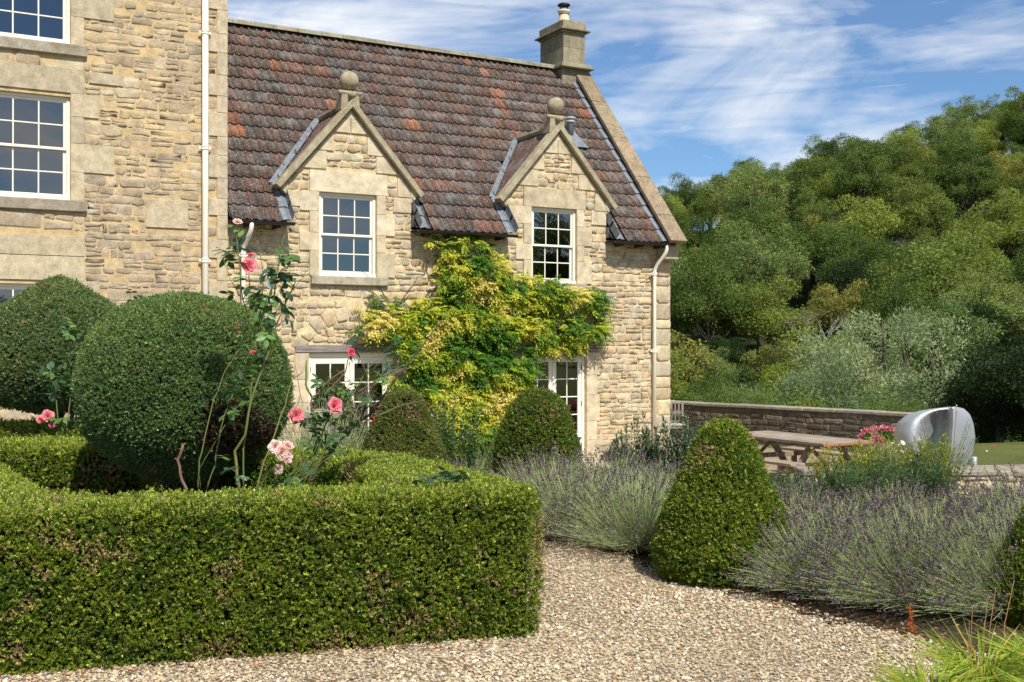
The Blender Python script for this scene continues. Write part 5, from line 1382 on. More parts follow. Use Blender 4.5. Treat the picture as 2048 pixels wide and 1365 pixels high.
for (X, Z, rx, rz_, w) in blobs:
    for k in range(int(8200 * rx * rz_ * w / tot)):
        a = random.uniform(0, 6.283); r = math.sqrt(random.random()) * random.uniform(.9, 1.08); x = X + rx * r * math.cos(a); z = Z + rz_ * r * math.sin(a)
        if z < -.62 or vnoise(np.array([[x * 3.4, z * 3.4, 9]]), 1, 78)[0] < .20: continue
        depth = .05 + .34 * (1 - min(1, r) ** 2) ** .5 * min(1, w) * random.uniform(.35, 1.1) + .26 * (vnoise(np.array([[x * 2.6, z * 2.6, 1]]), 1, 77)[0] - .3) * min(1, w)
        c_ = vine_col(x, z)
        if depth < .16: c_ = tuple(q_ * .9 for q_ in ((.085, .16, .02) if random.random() < .6 else c_))  # sprays close to the wall coloured darker green, shade put into the colour
        p = Vector((x, -max(.03, depth), z)); dd = Vector((random.gauss(0, .55), -.55 + random.gauss(0, .3), random.gauss(-.25, .45))).normalized(); side = dd.cross(Vector((0, -.5, 1))).normalized(); Lr = random.uniform(.13, .24); nl = 5
        for j in range(nl + 1):
            s = (j + .6) / (nl + .6); pp = p + dd * Lr * s + Vector((0, 0, -.05 * s * s))
            for sd in ((-1, 1) if j < nl else (0,)):
                ld = (side * sd + dd * (.55 if sd else 1.0) + Vector((0, -.1, -.35))).normalized()
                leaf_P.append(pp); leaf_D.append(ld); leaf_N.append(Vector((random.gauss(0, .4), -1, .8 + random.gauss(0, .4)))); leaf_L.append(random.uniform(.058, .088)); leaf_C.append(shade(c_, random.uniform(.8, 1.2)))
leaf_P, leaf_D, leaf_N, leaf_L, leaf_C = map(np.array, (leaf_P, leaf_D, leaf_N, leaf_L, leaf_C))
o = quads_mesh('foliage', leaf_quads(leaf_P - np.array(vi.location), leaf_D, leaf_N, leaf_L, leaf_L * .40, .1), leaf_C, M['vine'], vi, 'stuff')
q = MB(); vb = Vector(vi.location)
def vs_(pts, r0, r1):
    P_ = [Vector((p[0], -p[2], p[1])) - vb for p in pts]; fine = []
    for i in range(len(P_) - 1):
        for s in range(5):
            fine.append(P_[i].lerp(P_[i + 1], s / 5) + Vector((random.uniform(-.02, .02), random.uniform(-.01, .01), random.uniform(-.02, .02))))
    fine.append(P_[-1]); n = len(fine); q.tube(fine, [r0 + (r1 - r0) * i / n for i in range(n)], 6, (.3, .25, .2))
for pts, r0, r1 in [([(8.6, -.63, .08), (8.5, .6, .06), (8.7, 1.6, .07), (8.5, 2.6, .06), (8.9, 3.4, .06)], .045, .015), ([(8.7, -.63, .1), (8.9, .7, .08), (9.3, 1.8, .06), (10.2, 2.3, .05), (11.7, 2.45, .04)], .04, .01),
                    ([(8.5, .9, .07), (8.0, 1.7, .06), (7.3, 2.1, .05), (6.9, 2.35, .03)], .03, .006), ([(9.0, 1.1, .06), (10.0, 1.75, .05), (11.2, 1.85, .04), (11.75, 1.95, .03)], .025, .006), ([(7.5, 2.1, .04), (7.25, 2.5, .03), (7.0, 2.75, .03), (6.8, 2.9, .02)], .008, .003), ([(7.3, 2.0, .05), (7.6, 2.4, .04), (7.9, 2.8, .03)], .008, .004)]: vs_(pts, r0, r1)
q.build('stems', M['bark'], vi)

# ------------------------------------------------------------ roses
def leaflet_mesh():
    q = MB(); n = 5; vs = []
    for i in range(n + 1):
        t = i / n; w = .30 * math.sin(math.pi * min(1, t * .93 + .04)) ** .8; z = -.18 * t * t
        vs += [(t, -w, z + .06), (t, 0, z), (t, w, z + .06)]
    fs = []
    for i in range(n):
        for j in range(2): fs.append((i * 3 + j, i * 3 + j + 1, i * 3 + 3 + j + 1, i * 3 + 3 + j))
    return vs, fs
LVS, LFS = leaflet_mesh()
rose_leaf_meshes = []
for v in range(8):
    q = MB(); c_ = [(.055, .115, .04), (.075, .15, .045), (.10, .20, .05), (.06, .13, .065), (.045, .10, .04), (.13, .25, .06), (.07, .14, .08), (.09, .17, .04)][v]
    n = random.choice((3, 5))
    q.tube([(0, 0, 0), (.5, 0, .02), (1, 0, -.03)], .012, 3, (.1, .15, .05))
    spots = [(1.0, 0, 0), (.62, .1, 68), (.62, -.1, -68)] + ([(.3, .1, 72), (.3, -.1, -72)] if n == 5 else [])
    for (x, s, an) in spots:
        sc = random.uniform(.62, .8); Mx = Matrix.Translation((x, 0, -.0)) @ Matrix.Rotation(R(an + random.uniform(-10, 10)), 4, 'Z') @ Matrix.Rotation(R(random.uniform(-25, 25)), 4, 'X') @ Matrix.Rotation(R(random.uniform(-5, 25)), 4, 'Y') @ Matrix.Scale(sc, 4)
        q.add([Mx @ Vector(p) for p in LVS], LFS, shade(c_, random.uniform(.85, 1.15)))
    o_ = q.build('leaf_source', M['rose_leaf']); me = o_.data; me.polygons.foreach_set('use_smooth', [True] * len(me.polygons)); bpy.data.objects.remove(o_); me.name = 'leaf'; rose_leaf_meshes.append(me)
def add_leaf(parent, p, size, dirv=None, i=None):
    o_ = bpy.data.objects.new('leaf', rose_leaf_meshes[random.randrange(8) if i is None else i]); link(o_, parent)
    d_ = dirv if dirv is not None else Vector((random.gauss(0, 1), random.gauss(0, 1) - .3, random.gauss(0, .6)))
    o_.matrix_local = Matrix.Translation(p) @ d_.to_track_quat('X', 'Z').to_matrix().to_4x4() @ Matrix.Rotation(random.uniform(-.9, .9), 4, 'X') @ Matrix.Scale(size, 4)
    return o_
def rose_flower(parent, p, r, col, face=Vector((0, -1, .4)), blown=0.0, label=None):
    q = MB(); face = face.normalized(); Mx = Matrix.Translation(p) @ face.to_track_quat('Z', 'Y').to_matrix().to_4x4()
    for ring, (n, r0, h, tilt) in enumerate(((5, 1.0, .05, 1.15), (6, .82, .16, .85), (5, .62, .26, .55), (5, .42, .34, .32), (4, .25, .38, .15))):
        for i in range(n):
            a = 2 * math.pi * (i + .5 * (ring % 2)) / n + random.uniform(-.15, .15); tl = tilt * (1 + blown * .4) + random.uniform(-.12, .12); w = r * r0 * .62 + r * .1
            L_ = r * (r0 * .75 + .25); pts = []
            for u in (0, .5, 1.0):
                for s in (-1, 0, 1):
                    ww = w * (.35 + .75 * math.sin(math.pi * (u * .62 + .12))) * s; lean = tl * (.6 + .5 * u); x = L_ * u * math.sin(lean) + r * .05; z = L_ * u * math.cos(lean) + .0 - abs(s) * -.10 * r * u + (.05 * r * random.uniform(-1, 1) * u)
                    pts.append(Mx @ Vector((x * math.cos(a) - ww * math.sin(a), x * math.sin(a) + ww * math.cos(a), z)))
            q.add(pts, [(0, 1, 4, 3), (1, 2, 5, 4), (3, 4, 7, 6), (4, 5, 8, 7)], tuple(min(.95, x * random.uniform(.85, 1.12) * (1 + .12 * (ring < 2))) for x in col))
    o_ = q.build('rose', M['petal'], parent, True)
    q = MB(); q.add([Mx @ Vector(v_) for v_ in [(0, 0, -r * .3), (r * .2, 0, 0), (0, r * .2, 0), (-r * .2, 0, 0), (0, -r * .2, 0)]], [(0, 2, 1), (0, 3, 2), (0, 4, 3), (0, 1, 4)], (.1, .16, .05)); q.build('sepals', M['stem'], o_)
    return o_
PINK, HOT, PALE = (.84, .27, .34), (.82, .12, .22), (.80, .56, .56)
def P3(x, y, d_): return cf((x - 1024) / FPX * d_, d_, EYE + (690 - y) / FPX * d_)
def rose_bush(label, base_px, d0, stems, leaves, flowers, leaf_size=.055, hips=()):
    bx, by = base_px; base = P3(bx, by, d0); base.z = hg(*tocf(base.x, base.y)); t = thing('rose_bush', label, 'rose bush', base, group='rose bushes in the parterre')
    for (pts, r0, r1, col) in stems:
        P_ = [P3(*p) - base for p in pts]; fine = []
        for i in range(len(P_) - 1):
            for s in range(3): fine.append(P_[i].lerp(P_[i + 1], s / 3) + Vector((random.uniform(-.004, .004), random.uniform(-.004, .004), 0)))
        fine.append(P_[-1]); n = len(fine); q = MB(); q.tube(fine, [r0 + (r1 - r0) * i / n for i in range(n)], 6, col)
        for k in range(n):                    # thorns
            if random.random() < .6 and r0 > .004:
                p = fine[k]; v_ = Vector((random.uniform(-1, 1), random.uniform(-1, 1), .3)).normalized() * r0 * 2.6; q.add([p + Vector((0, 0, r0 * .8)), p - Vector((0, 0, r0 * .5)), p + v_, p + v_.cross(Vector((0, 0, .3)))], [(0, 1, 2), (0, 3, 1)], (.3, .12, .08))
        q.build('stem', M['stem'], t, True)
    for (x, y, d_, n, sp) in leaves:
        for k in range(n):
            p = P3(x + random.gauss(0, sp), y + random.gauss(0, sp), d_ + random.gauss(0, .05)) - base; add_leaf(t, p, leaf_size * random.uniform(.8, 1.2))
    for (x, y, d_, r, col, fc) in flowers: rose_flower(t, P3(x, y, d_) - base, r, col, Vector(fc))
    return t
GRN, OLV, BRN, GRY = (.13, .19, .05), (.19, .19, .06), (.20, .12, .08), (.24, .17, .14)
rose_bush('tall rose before the topiary ball, one pink bloom high against the downpipe', (490, 985), 6.75,
    [([(478, 985, 6.75), (474, 940, 6.75), (470, 902, 6.75), (490, 870, 6.72), (503, 800, 6.7), (520, 750, 6.7), (535, 710, 6.7), (548, 660, 6.7), (575, 600, 6.7), (592, 560, 6.7)], .0105, .003, OLV),
     ([(487, 985, 6.8), (486, 900, 6.78), (500, 800, 6.76), (514, 700, 6.75), (505, 660, 6.75), (485, 600, 6.75), (478, 520, 6.75), (470, 450, 6.75)], .006, .0025, GRN),
     ([(535, 710, 6.7), (540, 640, 6.72), (552, 560, 6.7), (560, 500, 6.7), (570, 470, 6.7)], .006, .0025, GRN),
     ([(514, 700, 6.75), (520, 620, 6.74), (528, 560, 6.74), (515, 480, 6.74)], .004, .002, BRN),
     ([(485, 600, 6.75), (500, 570, 6.72), (498, 545, 6.7)], .003, .0025, GRN), ([(540, 640, 6.7), (600, 560, 6.68), (622, 530, 6.68)], .0025, .001, OLV),
     ([(548, 660, 6.7), (590, 620, 6.7), (628, 600, 6.7)], .0025, .001, GRY), ([(485, 600, 6.75), (460, 560, 6.75), (446, 515, 6.75)], .003, .0015, GRN)],
    [(450, 512, 6.75, 3, 8), (472, 500, 6.75, 3, 14), (540, 520, 6.72, 6, 16), (556, 560, 6.7, 8, 16), (535, 605, 6.7, 8, 18), (510, 600, 6.72, 5, 14), (510, 625, 6.72, 3, 10), (565, 590, 6.7, 3, 12), (488, 570, 6.74, 3, 10), (525, 655, 6.72, 3, 9), (552, 625, 6.7, 4, 10), (488, 470, 6.75, 2, 8), (570, 525, 6.7, 2, 8)],
    [(498, 533, 6.68, .047, PINK, (-.2, -1, .3)), (501, 512, 6.7, .022, HOT, (0, -.3, 1)), (475, 446, 6.76, .028, PALE, (0, -.6, .8))], .082)
rose_bush('leaning rose with olive stems and few leaves just left of the tall rose', (430, 985), 6.7,
    [([(375, 985, 6.7), (363, 960, 6.7), (356, 920, 6.7), (366, 890, 6.7)], .010, .008, BRN), ([(395, 985, 6.75), (398, 920, 6.72), (412, 870, 6.7), (428, 800, 6.7), (452, 740, 6.7), (478, 700, 6.7)], .0055, .002, OLV),
     ([(412, 985, 6.75), (430, 930, 6.72), (440, 860, 6.7), (450, 830, 6.7), (470, 780, 6.7)], .005, .002, OLV), ([(402, 985, 6.75), (398, 940, 6.7), (450, 850, 6.68)], .003, .0015, GRN), ([(478, 700, 6.7), (492, 690, 6.7), (506, 706, 6.7)], .002, .001, GRN)],
    [(487, 735, 6.7, 4, 10), (476, 770, 6.7, 5, 14), (447, 838, 6.7, 3, 8), (462, 935, 6.66, 3, 10), (510, 975, 6.64, 2, 8)],
    [(506, 706, 6.7, .018, HOT, (0, -.5, 1))], .08)
rose_bush('short rose with a cluster of faded pink blooms above the front hedge', (560, 990), 6.6,
    [([(510, 990, 6.6), (520, 950, 6.6), (548, 870, 6.62), (570, 810, 6.65), (585, 760, 6.65), (605, 745, 6.65)], .0065, .003, OLV), ([(585, 840, 6.6), (600, 790, 6.6), (590, 730, 6.6)], .003, .002, GRY)] +
    [([(random.uniform(500, 600), 990, 6.6), (random.uniform(540, 640), random.uniform(930, 960), 6.58), (random.uniform(560, 690), random.uniform(860, 930), 6.55)], .0032, .0012, random.choice((GRN, OLV, GRN))) for _ in range(16)],
    [(540, 985, 6.55, 2, 20), (600, 960, 6.6, 3, 20), (495, 960, 6.6, 2, 10)],
    [(562, 905, 6.5, .045, PALE, (.2, -1, .2)), (551, 895, 6.52, .040, PALE, (-.4, -1, .5)), (572, 915, 6.52, .040, PALE, (.6, -1, .1)), (555, 938, 6.5, .030, PALE, (0, -1, -.2)), (575, 893, 6.54, .034, PALE, (.4, -.6, .8))], .07)
rose_bush('spreading rose with a thick dark branch and two bright pink blooms before the glazed doors', (610, 985), 6.9,
    [([(600, 985, 6.9), (625, 950, 6.92), (668, 895, 6.95), (705, 855, 7.0), (745, 825, 7.0), (790, 760, 7.0), (830, 710, 7.0), (870, 660, 7.0), (895, 625, 7.0)], .013, .0018, (.09, .065, .05)),
     ([(705, 855, 7.0), (760, 830, 7.0), (800, 812, 7.0), (850, 800, 7.0)], .005, .001, GRY), ([(668, 895, 6.95), (700, 800, 6.9), (730, 745, 6.9), (752, 720, 6.9), (758, 720, 6.9)], .005, .002, OLV),
     ([(620, 830, 6.9), (640, 800, 6.9), (690, 745, 6.9), (700, 710, 6.9)], .006, .0025, BRN), ([(625, 800, 6.9), (612, 770, 6.9), (613, 722, 6.9)], .007, .006, GRN), ([(640, 890, 6.9), (625, 830, 6.9), (622, 800, 6.9), (660, 760, 6.9), (690, 740, 6.9)], .008, .004, BRN),
     ([(600, 985, 6.85), (620, 940, 6.85), (640, 880, 6.85), (655, 840, 6.85), (672, 815, 6.8)], .006, .003, GRN), ([(648, 935, 6.9), (650, 880, 6.9), (650, 850, 6.9)], .005, .004, OLV), ([(745, 825, 7), (735, 780, 7), (790, 740, 7), (830, 735, 7)], .004, .0015, GRY), ([(760, 790, 7), (740, 775, 7), (760, 740, 7)], .003, .001, GRY)] +
    [([(random.uniform(640, 760), random.uniform(800, 880), 6.95), (random.uniform(650, 780), random.uniform(760, 830), 6.95), (random.uniform(640, 820), random.uniform(700, 790), 6.95)], .003, .001, random.choice((GRN, OLV, GRY))) for _ in range(14)],
    [(645, 830, 6.88, 9, 18), (650, 890, 6.86, 8, 20), (632, 770, 6.9, 6, 14), (675, 790, 6.9, 7, 14), (720, 800, 6.95, 5, 14), (745, 765, 6.95, 5, 12), (770, 735, 7.0, 4, 10), (805, 700, 7.0, 3, 10), (708, 690, 7.0, 3, 8), (640, 860, 6.86, 5, 12), (690, 850, 6.9, 4, 14), (620, 940, 6.8, 3, 12), (655, 880, 6.84, 5, 16)],
    [(592, 831, 6.8, .047, PINK, (-.2, -1, .1)), (668, 812, 6.75, .048, (.88, .26, .33), (.2, -1, .2)), (701, 705, 7.0, .026, HOT, (.3, -1, .3)), (752, 816, 7.0, .018, (.6, .03, .05), (0, -1, 0)), (745, 838, 7.0, .014, (.6, .03, .05), (0, -1, 0))], .068)
rose_bush('slender leafy rose between the two topiary balls with small pink blooms at its foot', (125, 870), 9.4,
    [([(118, 870, 9.4), (112, 800, 9.4), (100, 740, 9.4)], .006, .004, GRN), ([(130, 870, 9.4), (140, 800, 9.4), (145, 760, 9.4), (150, 700, 9.4), (158, 670, 9.4)], .005, .002, OLV), ([(110, 850, 9.4), (90, 850, 9.4), (80, 845, 9.4)], .003, .002, GRN)],
    [(150, 680, 9.4, 10, 14), (130, 720, 9.4, 10, 18), (120, 760, 9.4, 9, 16), (130, 780, 9.4, 6, 10), (108, 800, 9.4, 3, 8), (160, 700, 9.4, 6, 14), (140, 655, 9.4, 4, 12), (120, 845, 9.4, 5, 10)],
    [(95, 833, 9.4, .050, PINK, (0, -1, .3)), (80, 840, 9.4, .030, PINK, (0, -1, .3)), (105, 850, 9.4, .030, PINK, (0, -1, .3))], .085)
rose_bush('rose tip with red buds showing between the two balls against the wall', (285, 620), 9.3,
    [([(285, 700, 9.3), (286, 640, 9.3), (283, 600, 9.3)], .004, .002, GRN), ([(286, 640, 9.3), (300, 606, 9.3)], .003, .001, GRN)], [(272, 598, 9.3, 3, 6), (296, 602, 9.3, 3, 6), (286, 612, 9.3, 2, 5)], [(283, 603, 9.28, .016, (.4, .05, .08), (0, -.5, 1))], .08)
# cut sprig lying on the hedge top
sp = thing('rose_sprig', 'pale green leafy sprig lying on top of the front hedge near its corner', 'sprig', P3(880, 972, 6.2))
q = MB(); q.tube([(-.35, 0, .005), (0, .02, .02), (.12, .0, .03)], .003, 4, (.25, .3, .12)); q.build('stem', M['stem'], sp)
for k in range(9):
    add_leaf(sp, Vector((random.uniform(-.12, .15), random.uniform(-.03, .03), random.uniform(.01, .05))), random.uniform(.05, .07), Vector((random.uniform(-1, 1), random.uniform(-.6, .2), random.uniform(.1, .8))), 6)

# ------------------------------------------------------------ picnic table
def placed(name, label, cat, loc, rz=0, group=None): return thing(name, label, cat, loc, rz, group)
tl, td = 4.71, 16.7
pt = placed('picnic_table', 'long weathered oak picnic table with fixed benches on the lower gravel terrace', 'picnic table', cf(tl, td, -.65))
# local axes = world axes: length along +Y, width along +X, origin at the near left corner of the top
TWd, TLn, TH_ = 1.06, 2.35, .75
for i in range(6):
    w = TWd / 6; q = MB(); q.box(i * w + .004, (i + 1) * w - .004, random.uniform(-.01, .01), TLn + random.uniform(-.01, .01), TH_ - .045, TH_ + random.uniform(-.002, .002), pick_stone([(1, 1, 1)]), bev=.006); q.build('plank', M['oak'], pt)
q = MB(); q.box(.0, TWd, -.035, -.012, TH_ - .05, TH_ - .008, (1.15, .62, .42), bev=.005); q.build('end_board', M['oak'], pt, ).__setitem__('label', 'reddish brown board across the table end')
for bx in (-.52, TWd + .22):
    for i in range(2):
        q = MB(); q.box(bx + i * .15, bx + i * .15 + .143, .12, TLn - .05, .41, .455, pick_stone([(1, .98, .95)]), bev=.006); q.build('bench_plank', M['oak'], pt)
for yy in (.38, TLn - .38):
    q = MB(); q.box(-.5, TWd + .5, yy, yy + .06, .33, .41, (.85, .8, .75), bev=.006); q.build('cross_beam', M['oak'], pt)
    q = MB(); q.box(.08, TWd - .08, yy, yy + .06, TH_ - .125, TH_ - .046, (.85, .8, .75), bev=.006); q.build('top_beam', M['oak'], pt)
    for s in (0, 1):
        xt, xb = (.25, -.28) if s == 0 else (TWd - .25, TWd + .28); q = MB(); w = .055
        q.add([(xt - w, yy + .065, TH_ - .05), (xt + w, yy + .065, TH_ - .05), (xb + w, yy + .065, 0), (xb - w, yy + .065, 0), (xt - w, yy + .13, TH_ - .05), (xt + w, yy + .13, TH_ - .05), (xb + w, yy + .13, 0), (xb - w, yy + .13, 0)],
              [(0, 1, 2, 3), (7, 6, 5, 4), (0, 4, 5, 1), (1, 5, 6, 2), (2, 6, 7, 3), (3, 7, 4, 0)], (.95, .9, .85)); q.build('leg', M['oak_z'], pt, fix=True)
    q = MB(); sgn = 1 if yy < 1 else -1; q.tube([(TWd / 2, yy + .1, .36), (TWd / 2, yy + .1 + sgn * .42, TH_ - .06)], .035, 4, (.9, .85, .8)); q.build('brace', M['oak_z'], pt)
# bench legs in the front: paired posts under the near bench end
for bx in (-.45, TWd + .3):
    for yy in (.22, TLn - .3):
        q = MB(); q.box(bx, bx + .08, yy, yy + .07, 0, .41, (.95, .9, .85), bev=.005); q.build('bench_leg', M['oak_z'], pt)

# ------------------------------------------------------------ garden armchair by the corner
gc = placed('garden_chair', 'grey teak garden armchair half hidden behind the cottage corner', 'chair', cf(3.28, 24.2, -.65), R(-25))
def leg(x, y, z0, z1, s=.05): q_ = MB(); q_.box(x, x + s, y, y + s, z0, z1, (1, 1, 1), bev=.005); return q_
for (x, y, h) in ((0, 0, .64), (.56, 0, .64), (0, .48, .98), (.56, .48, .98)): leg(x, y, 0, h).build('leg', M['teak'], gc)
q = MB(); q.box(-.01, .62, -.01, .50, .40, .44, (1, 1, 1), bev=.006); q.build('seat', M['teak'], gc)
q = MB(); q.box(.03, .58, .03, .46, .442, .50, (1, 1, 1), bev=.02); q.build('cushion', plain('pale_cushion', (.42, .39, .33), .9), gc)
for x in (-.015, .545): q = MB(); q.box(x, x + .07, -.05, .5, .64, .665, (1, 1, 1), bev=.006); q.build('arm_rest', M['teak'], gc)
for z in (.50, .93, .70): q = MB(); q.box(.05, .56, .49, .52, z, z + .05, (1, 1, 1), bev=.004); q.build('back_rail', M['teak'], gc)
for i in range(6): q = MB(); q.box(.09 + i * .08, .12 + i * .08, .495, .515, .55, .93, (1, 1, 1), bev=.002); q.build('slat', M['teak'], gc)
for x in (0.01, .575):
    for y in (.16, .32): q = MB(); q.box(x, x + .025, y, y + .025, .44, .64, (1, 1, 1), bev=.002); q.build('side_slat', M['teak'], gc)

# ------------------------------------------------------------ stone planter with flowers
pl = placed('stone_planter', 'round old stone planter standing before the garden wall', 'planter', cf(6.15, 18.3, -.65))
q = MB(); q.lathe([(.27, 0), (.29, .03), (.33, .35), (.36, .56), (.375, .60), (.385, .66), (.33, .66), (.32, .56), (.02, .55)], 24, (0, 0, 0), (0.42, .38, .32)); q.build('pot', M['terracotta'], pl, True)
q = MB()
for k in range(28):
    a = math.pi * (.15 + 1.5 * k / 28); q.tube([(.355 * math.cos(a), .355 * math.sin(a), .48 + .03 * math.sin(k * .8)), (.355 * math.cos(a + .16), .355 * math.sin(a + .16), .48 + .03 * math.sin(k * .8 + .8))], .012, 4, (.38, .34, .28))
q.build('moulded_band', M['terracotta'], pl)
fl = placed('potted_flowers', 'mound of pink and magenta flowers with green leaves filling the stone planter', 'flowers', cf(6.15, 18.3, -.65 + .60))
n = 3200; P = rvec(n) * RNG.uniform(.5, 1.0, n)[:, None] * np.array([.36, .36, .22]); P[:, 2] = np.abs(P[:, 2]); 
quads_mesh('foliage', leaf_quads(P, rvec(n) + np.array([0, 0, .4]), rvec(n), .05, .032), mixc((.06, .13, .02), (.17, .28, .05), RNG.random(n)), M['rose_leaf'], fl, 'stuff')
n = 1500; th = RNG.random(n) * 6.283; el = RNG.random(n); P = np.stack([np.cos(th) * np.sqrt(1 - el ** 2) * .39, np.sin(th) * np.sqrt(1 - el ** 2) * .39, el * .25], 1) * RNG.uniform(.9, 1.08, n)[:, None]
keep = vnoise(P, 6, 8) > .42; P = P[keep]; P[:, 2] += RNG.random(len(P)) * .05; n = len(P)
quads_mesh('blossom', leaf_quads(P, rvec(n) + np.array([0, -.4, .3]), rvec(n) + np.array([0, -1, .6]), .042, .038), mixc((.55, .06, .17), (.78, .35, .38), RNG.random(n)), M['petal'], fl, 'stuff')

# ------------------------------------------------------------ walls
def line_wall(label, name, a, b_, z0f, H, th, mat, pal, n_lim=300, hmin=.1, hmax=.18, cop_h=.07, coph=.04, depth=(.01, .03), mortar=(.2, .16, .12), copcol=(.4, .36, .28), cope_l=.55):
    """straight wall from a to b (camera frame l, d); front face towards the camera"""
    A = cf(*a); B = cf(*b_); Ld = (B - A).length; ang = math.atan2((B - A).y, (B - A).x)
    t = thing(name, label, 'wall', (A.x, A.y, z0f), ang)
    q = MB(); q.box(0, Ld, 0, th, -.3, H, mortar); core = q.build('wall_core', mat, t)
    Mx = Matrix.Translation((A.x, A.y, z0f)) @ Matrix.Rotation(ang, 4, 'Z')
    ps = courses(lambda z0, z1: [(0, Ld)], -.05, H - .01, hmin, hmax, 0, pal, depth=depth)
    w = []
    for v_, f_, c_ in ps: w.append(([tuple(Mx @ Vector(p)) for p in v_], f_, c_))
    def sz(p):
        P_ = np.array(p[0]); l_, d_ = tocf(P_[:, 0], P_[:, 1]); return np.ptp(FPX * l_ / d_) * np.ptp(FPX * P_[:, 2] / d_)
    order = sorted(range(len(w)), key=lambda i: -sz(w[i]))
    for i in order[:n_lim]:
        c0 = Vector(np.array(ps[i][0]).mean(0)); q = MB(); q.add([Vector(p) - c0 for p in ps[i][0]], ps[i][1], ps[i][2]); o_ = q.build('stone', mat, t, True); o_.location = c0
    if len(order) > n_lim:
        q = MB()
        for i in order[n_lim:]: q.add(*ps[i])
        q.build('rubble_stone', mat, t, True, kind='stuff')
    x = 0
    while x < Ld - .05:
        w_ = random.uniform(.75, 1.25) * cope_l
        if x + w_ > Ld - .2: w_ = Ld - x
        q = MB(); dz = random.uniform(-.006, .006); q.box(x + .003, x + w_ - .003, -coph + random.uniform(-.01, .01), th + coph, H + dz, H + cop_h + dz, pick_stone([copcol]), bev=.014); q.build('coping_stone', M['coping'], t); x += w_
    return t
line_wall('dark brown stone garden wall behind the picnic table with pale flat coping', 'garden_wall', (3.1, 28.0), (8.35, 21.9), -.68, .82, .4, M['dark_stone'], [(0.17, .135, .10), (.15, .12, .09), (.20, .16, .12), (.165, .135, .105), (.26, .21, .155), (.14, .115, .09)], mortar=(.16, .13, .095), depth=(.004, .016), cope_l=.9, copcol=(.34, .31, .25))
line_wall('low pale stone wall of the raised pool at the right edge', 'low_wall', (3.5, 13.3), (8.5, 13.15), -.45, .47, .38, M['stone'], PAL_COT, mortar=(.5, .4, .26), cop_h=.07, copcol=(.34, .31, .25), hmin=.08, hmax=.14)
line_wall('far coping of the raised pool behind the two steel spouts', 'low_wall', (5.9, 15.0), (9.5, 15.6), -.65, .50, .34, M['stone'], PAL_COT, mortar=(.5, .4, .26), cop_h=.06, copcol=(.36, .33, .27), hmin=.08, hmax=.14)
for (l_, d_, lb) in ((5.30, 13.55, 'short steel bollard light on the pool coping, left one below the sculpture'), (5.88, 14.0, 'short steel bollard light on the pool coping, right one beside the green plant')):
    b_ = placed('bollard_light', lb, 'light', cf(l_, d_, .055 if d_ < 13.6 else -.15)); h0 = 0.0
    q = MB(); q.lathe([(.038, h0), (.038, .12 + (.20 if d_ > 13.6 else 0)), (.034, .125 + (.2 if d_ > 13.6 else 0)), (.01, .125 + (.2 if d_ > 13.6 else 0))], 16); q.build('post', M['steel'], b_, True)
    q = MB(); q.lathe([(.042, 0), (.042, .012), (.03, .014)], 16); q.build('base_ring', M['steel'], b_, True)
leafy_stem_plant('leafy_perennial', 'clump of big green leaves at the right foot of the steel sculpture', 5.85, 15.2 - .6, 26, .55, .22, .12, ((.07, .14, .04), (.17, .27, .08)), 'plant', None, narrow=.4, dens=22)

# ------------------------------------------------------------ stone bench by the left doors
sb = placed('stone_bench', 'stone slab bench on a squared pier seen through the rose stems below the left doors', 'bench', on(-2.25, 12.2), -TH)
zt = EYE - (820 - 690) / FPX * 12.2 - sb.location.z
q = MB(); q.box(-.13, .38, -.2, .2, zt - .09, zt, (.40, .37, .31), bev=.012); q.build('slab', M['coping'], sb)
q = MB(); q.box(-.06, .26, -.15, .15, 0, zt - .092, (.33, .30, .25), bev=.01); q.build('pier', M['coping'], sb)

# ------------------------------------------------------------ steel sculpture
sc_ = placed('steel_sculpture', 'brushed steel propeller shaped garden sculpture with a dark hollow and a bright fin', 'sculpture', cf(6.0, 15.0, -.65))
def S3(x, y, d_): return cf((x - 1024) / FPX * d_, d_, EYE + (690 - y) / FPX * d_) - Vector(sc_.location)
ts = np.linspace(0, 1, 25)
ridge_x = np.interp(ts, [0, .08, .3, .6, 1], [1904, 1906.5, 1907, 1903, 1892]); ridge_y = np.interp(ts, [0, .08, .3, .6, 1], [815.5, 820, 850, 895, 946])
left_x = np.interp(ts, [0, .06, .14, .25, .4, .6, .8, 1], [1896, 1845, 1815, 1798, 1790, 1792, 1812, 1862]); left_y = np.interp(ts, [0, .06, .14, .25, .4, .6, .8, 1], [817, 823, 832, 846, 866, 896, 925, 944])
right_x = np.interp(ts, [0, .08, .2, .35, .55, .75, .9, 1], [1908, 1926, 1938, 1945, 1948.5, 1944, 1933, 1921]); right_y = np.interp(ts, [0, .08, .2, .35, .55, .75, .9, 1], [815, 819, 830, 848, 875, 905, 930, 947])
def sheet_geo(ax, ay, bx, by, da, db, bulge, bpos, th, nU=14):
    vs = []
    for k in range(25):
        for i in range(nU + 1):
            u = i / nU; x = ax[k] + (bx[k] - ax[k]) * u; y = ay[k] + (by[k] - ay[k]) * u
            d_ = da + (db - da) * u + (bulge * math.sin(math.pi * u ** bpos) - (.20 * math.sin(math.pi * min(1, u * 1.6)) if bpos > 1.2 else 0)) * math.sin(math.pi * min(1, ts[k] * .8 + .12)) ** .7; vs.append(S3(x, y, d_))
    w = nU + 1; fs = [(k * w + i, k * w + i + 1, (k + 1) * w + i + 1, (k + 1) * w + i) for k in range(24) for i in range(nU)]
    return vs, fs
vs, fs = sheet_geo(left_x, left_y, ridge_x, ridge_y, 15.30, 14.75, .42, 2.6, .03)
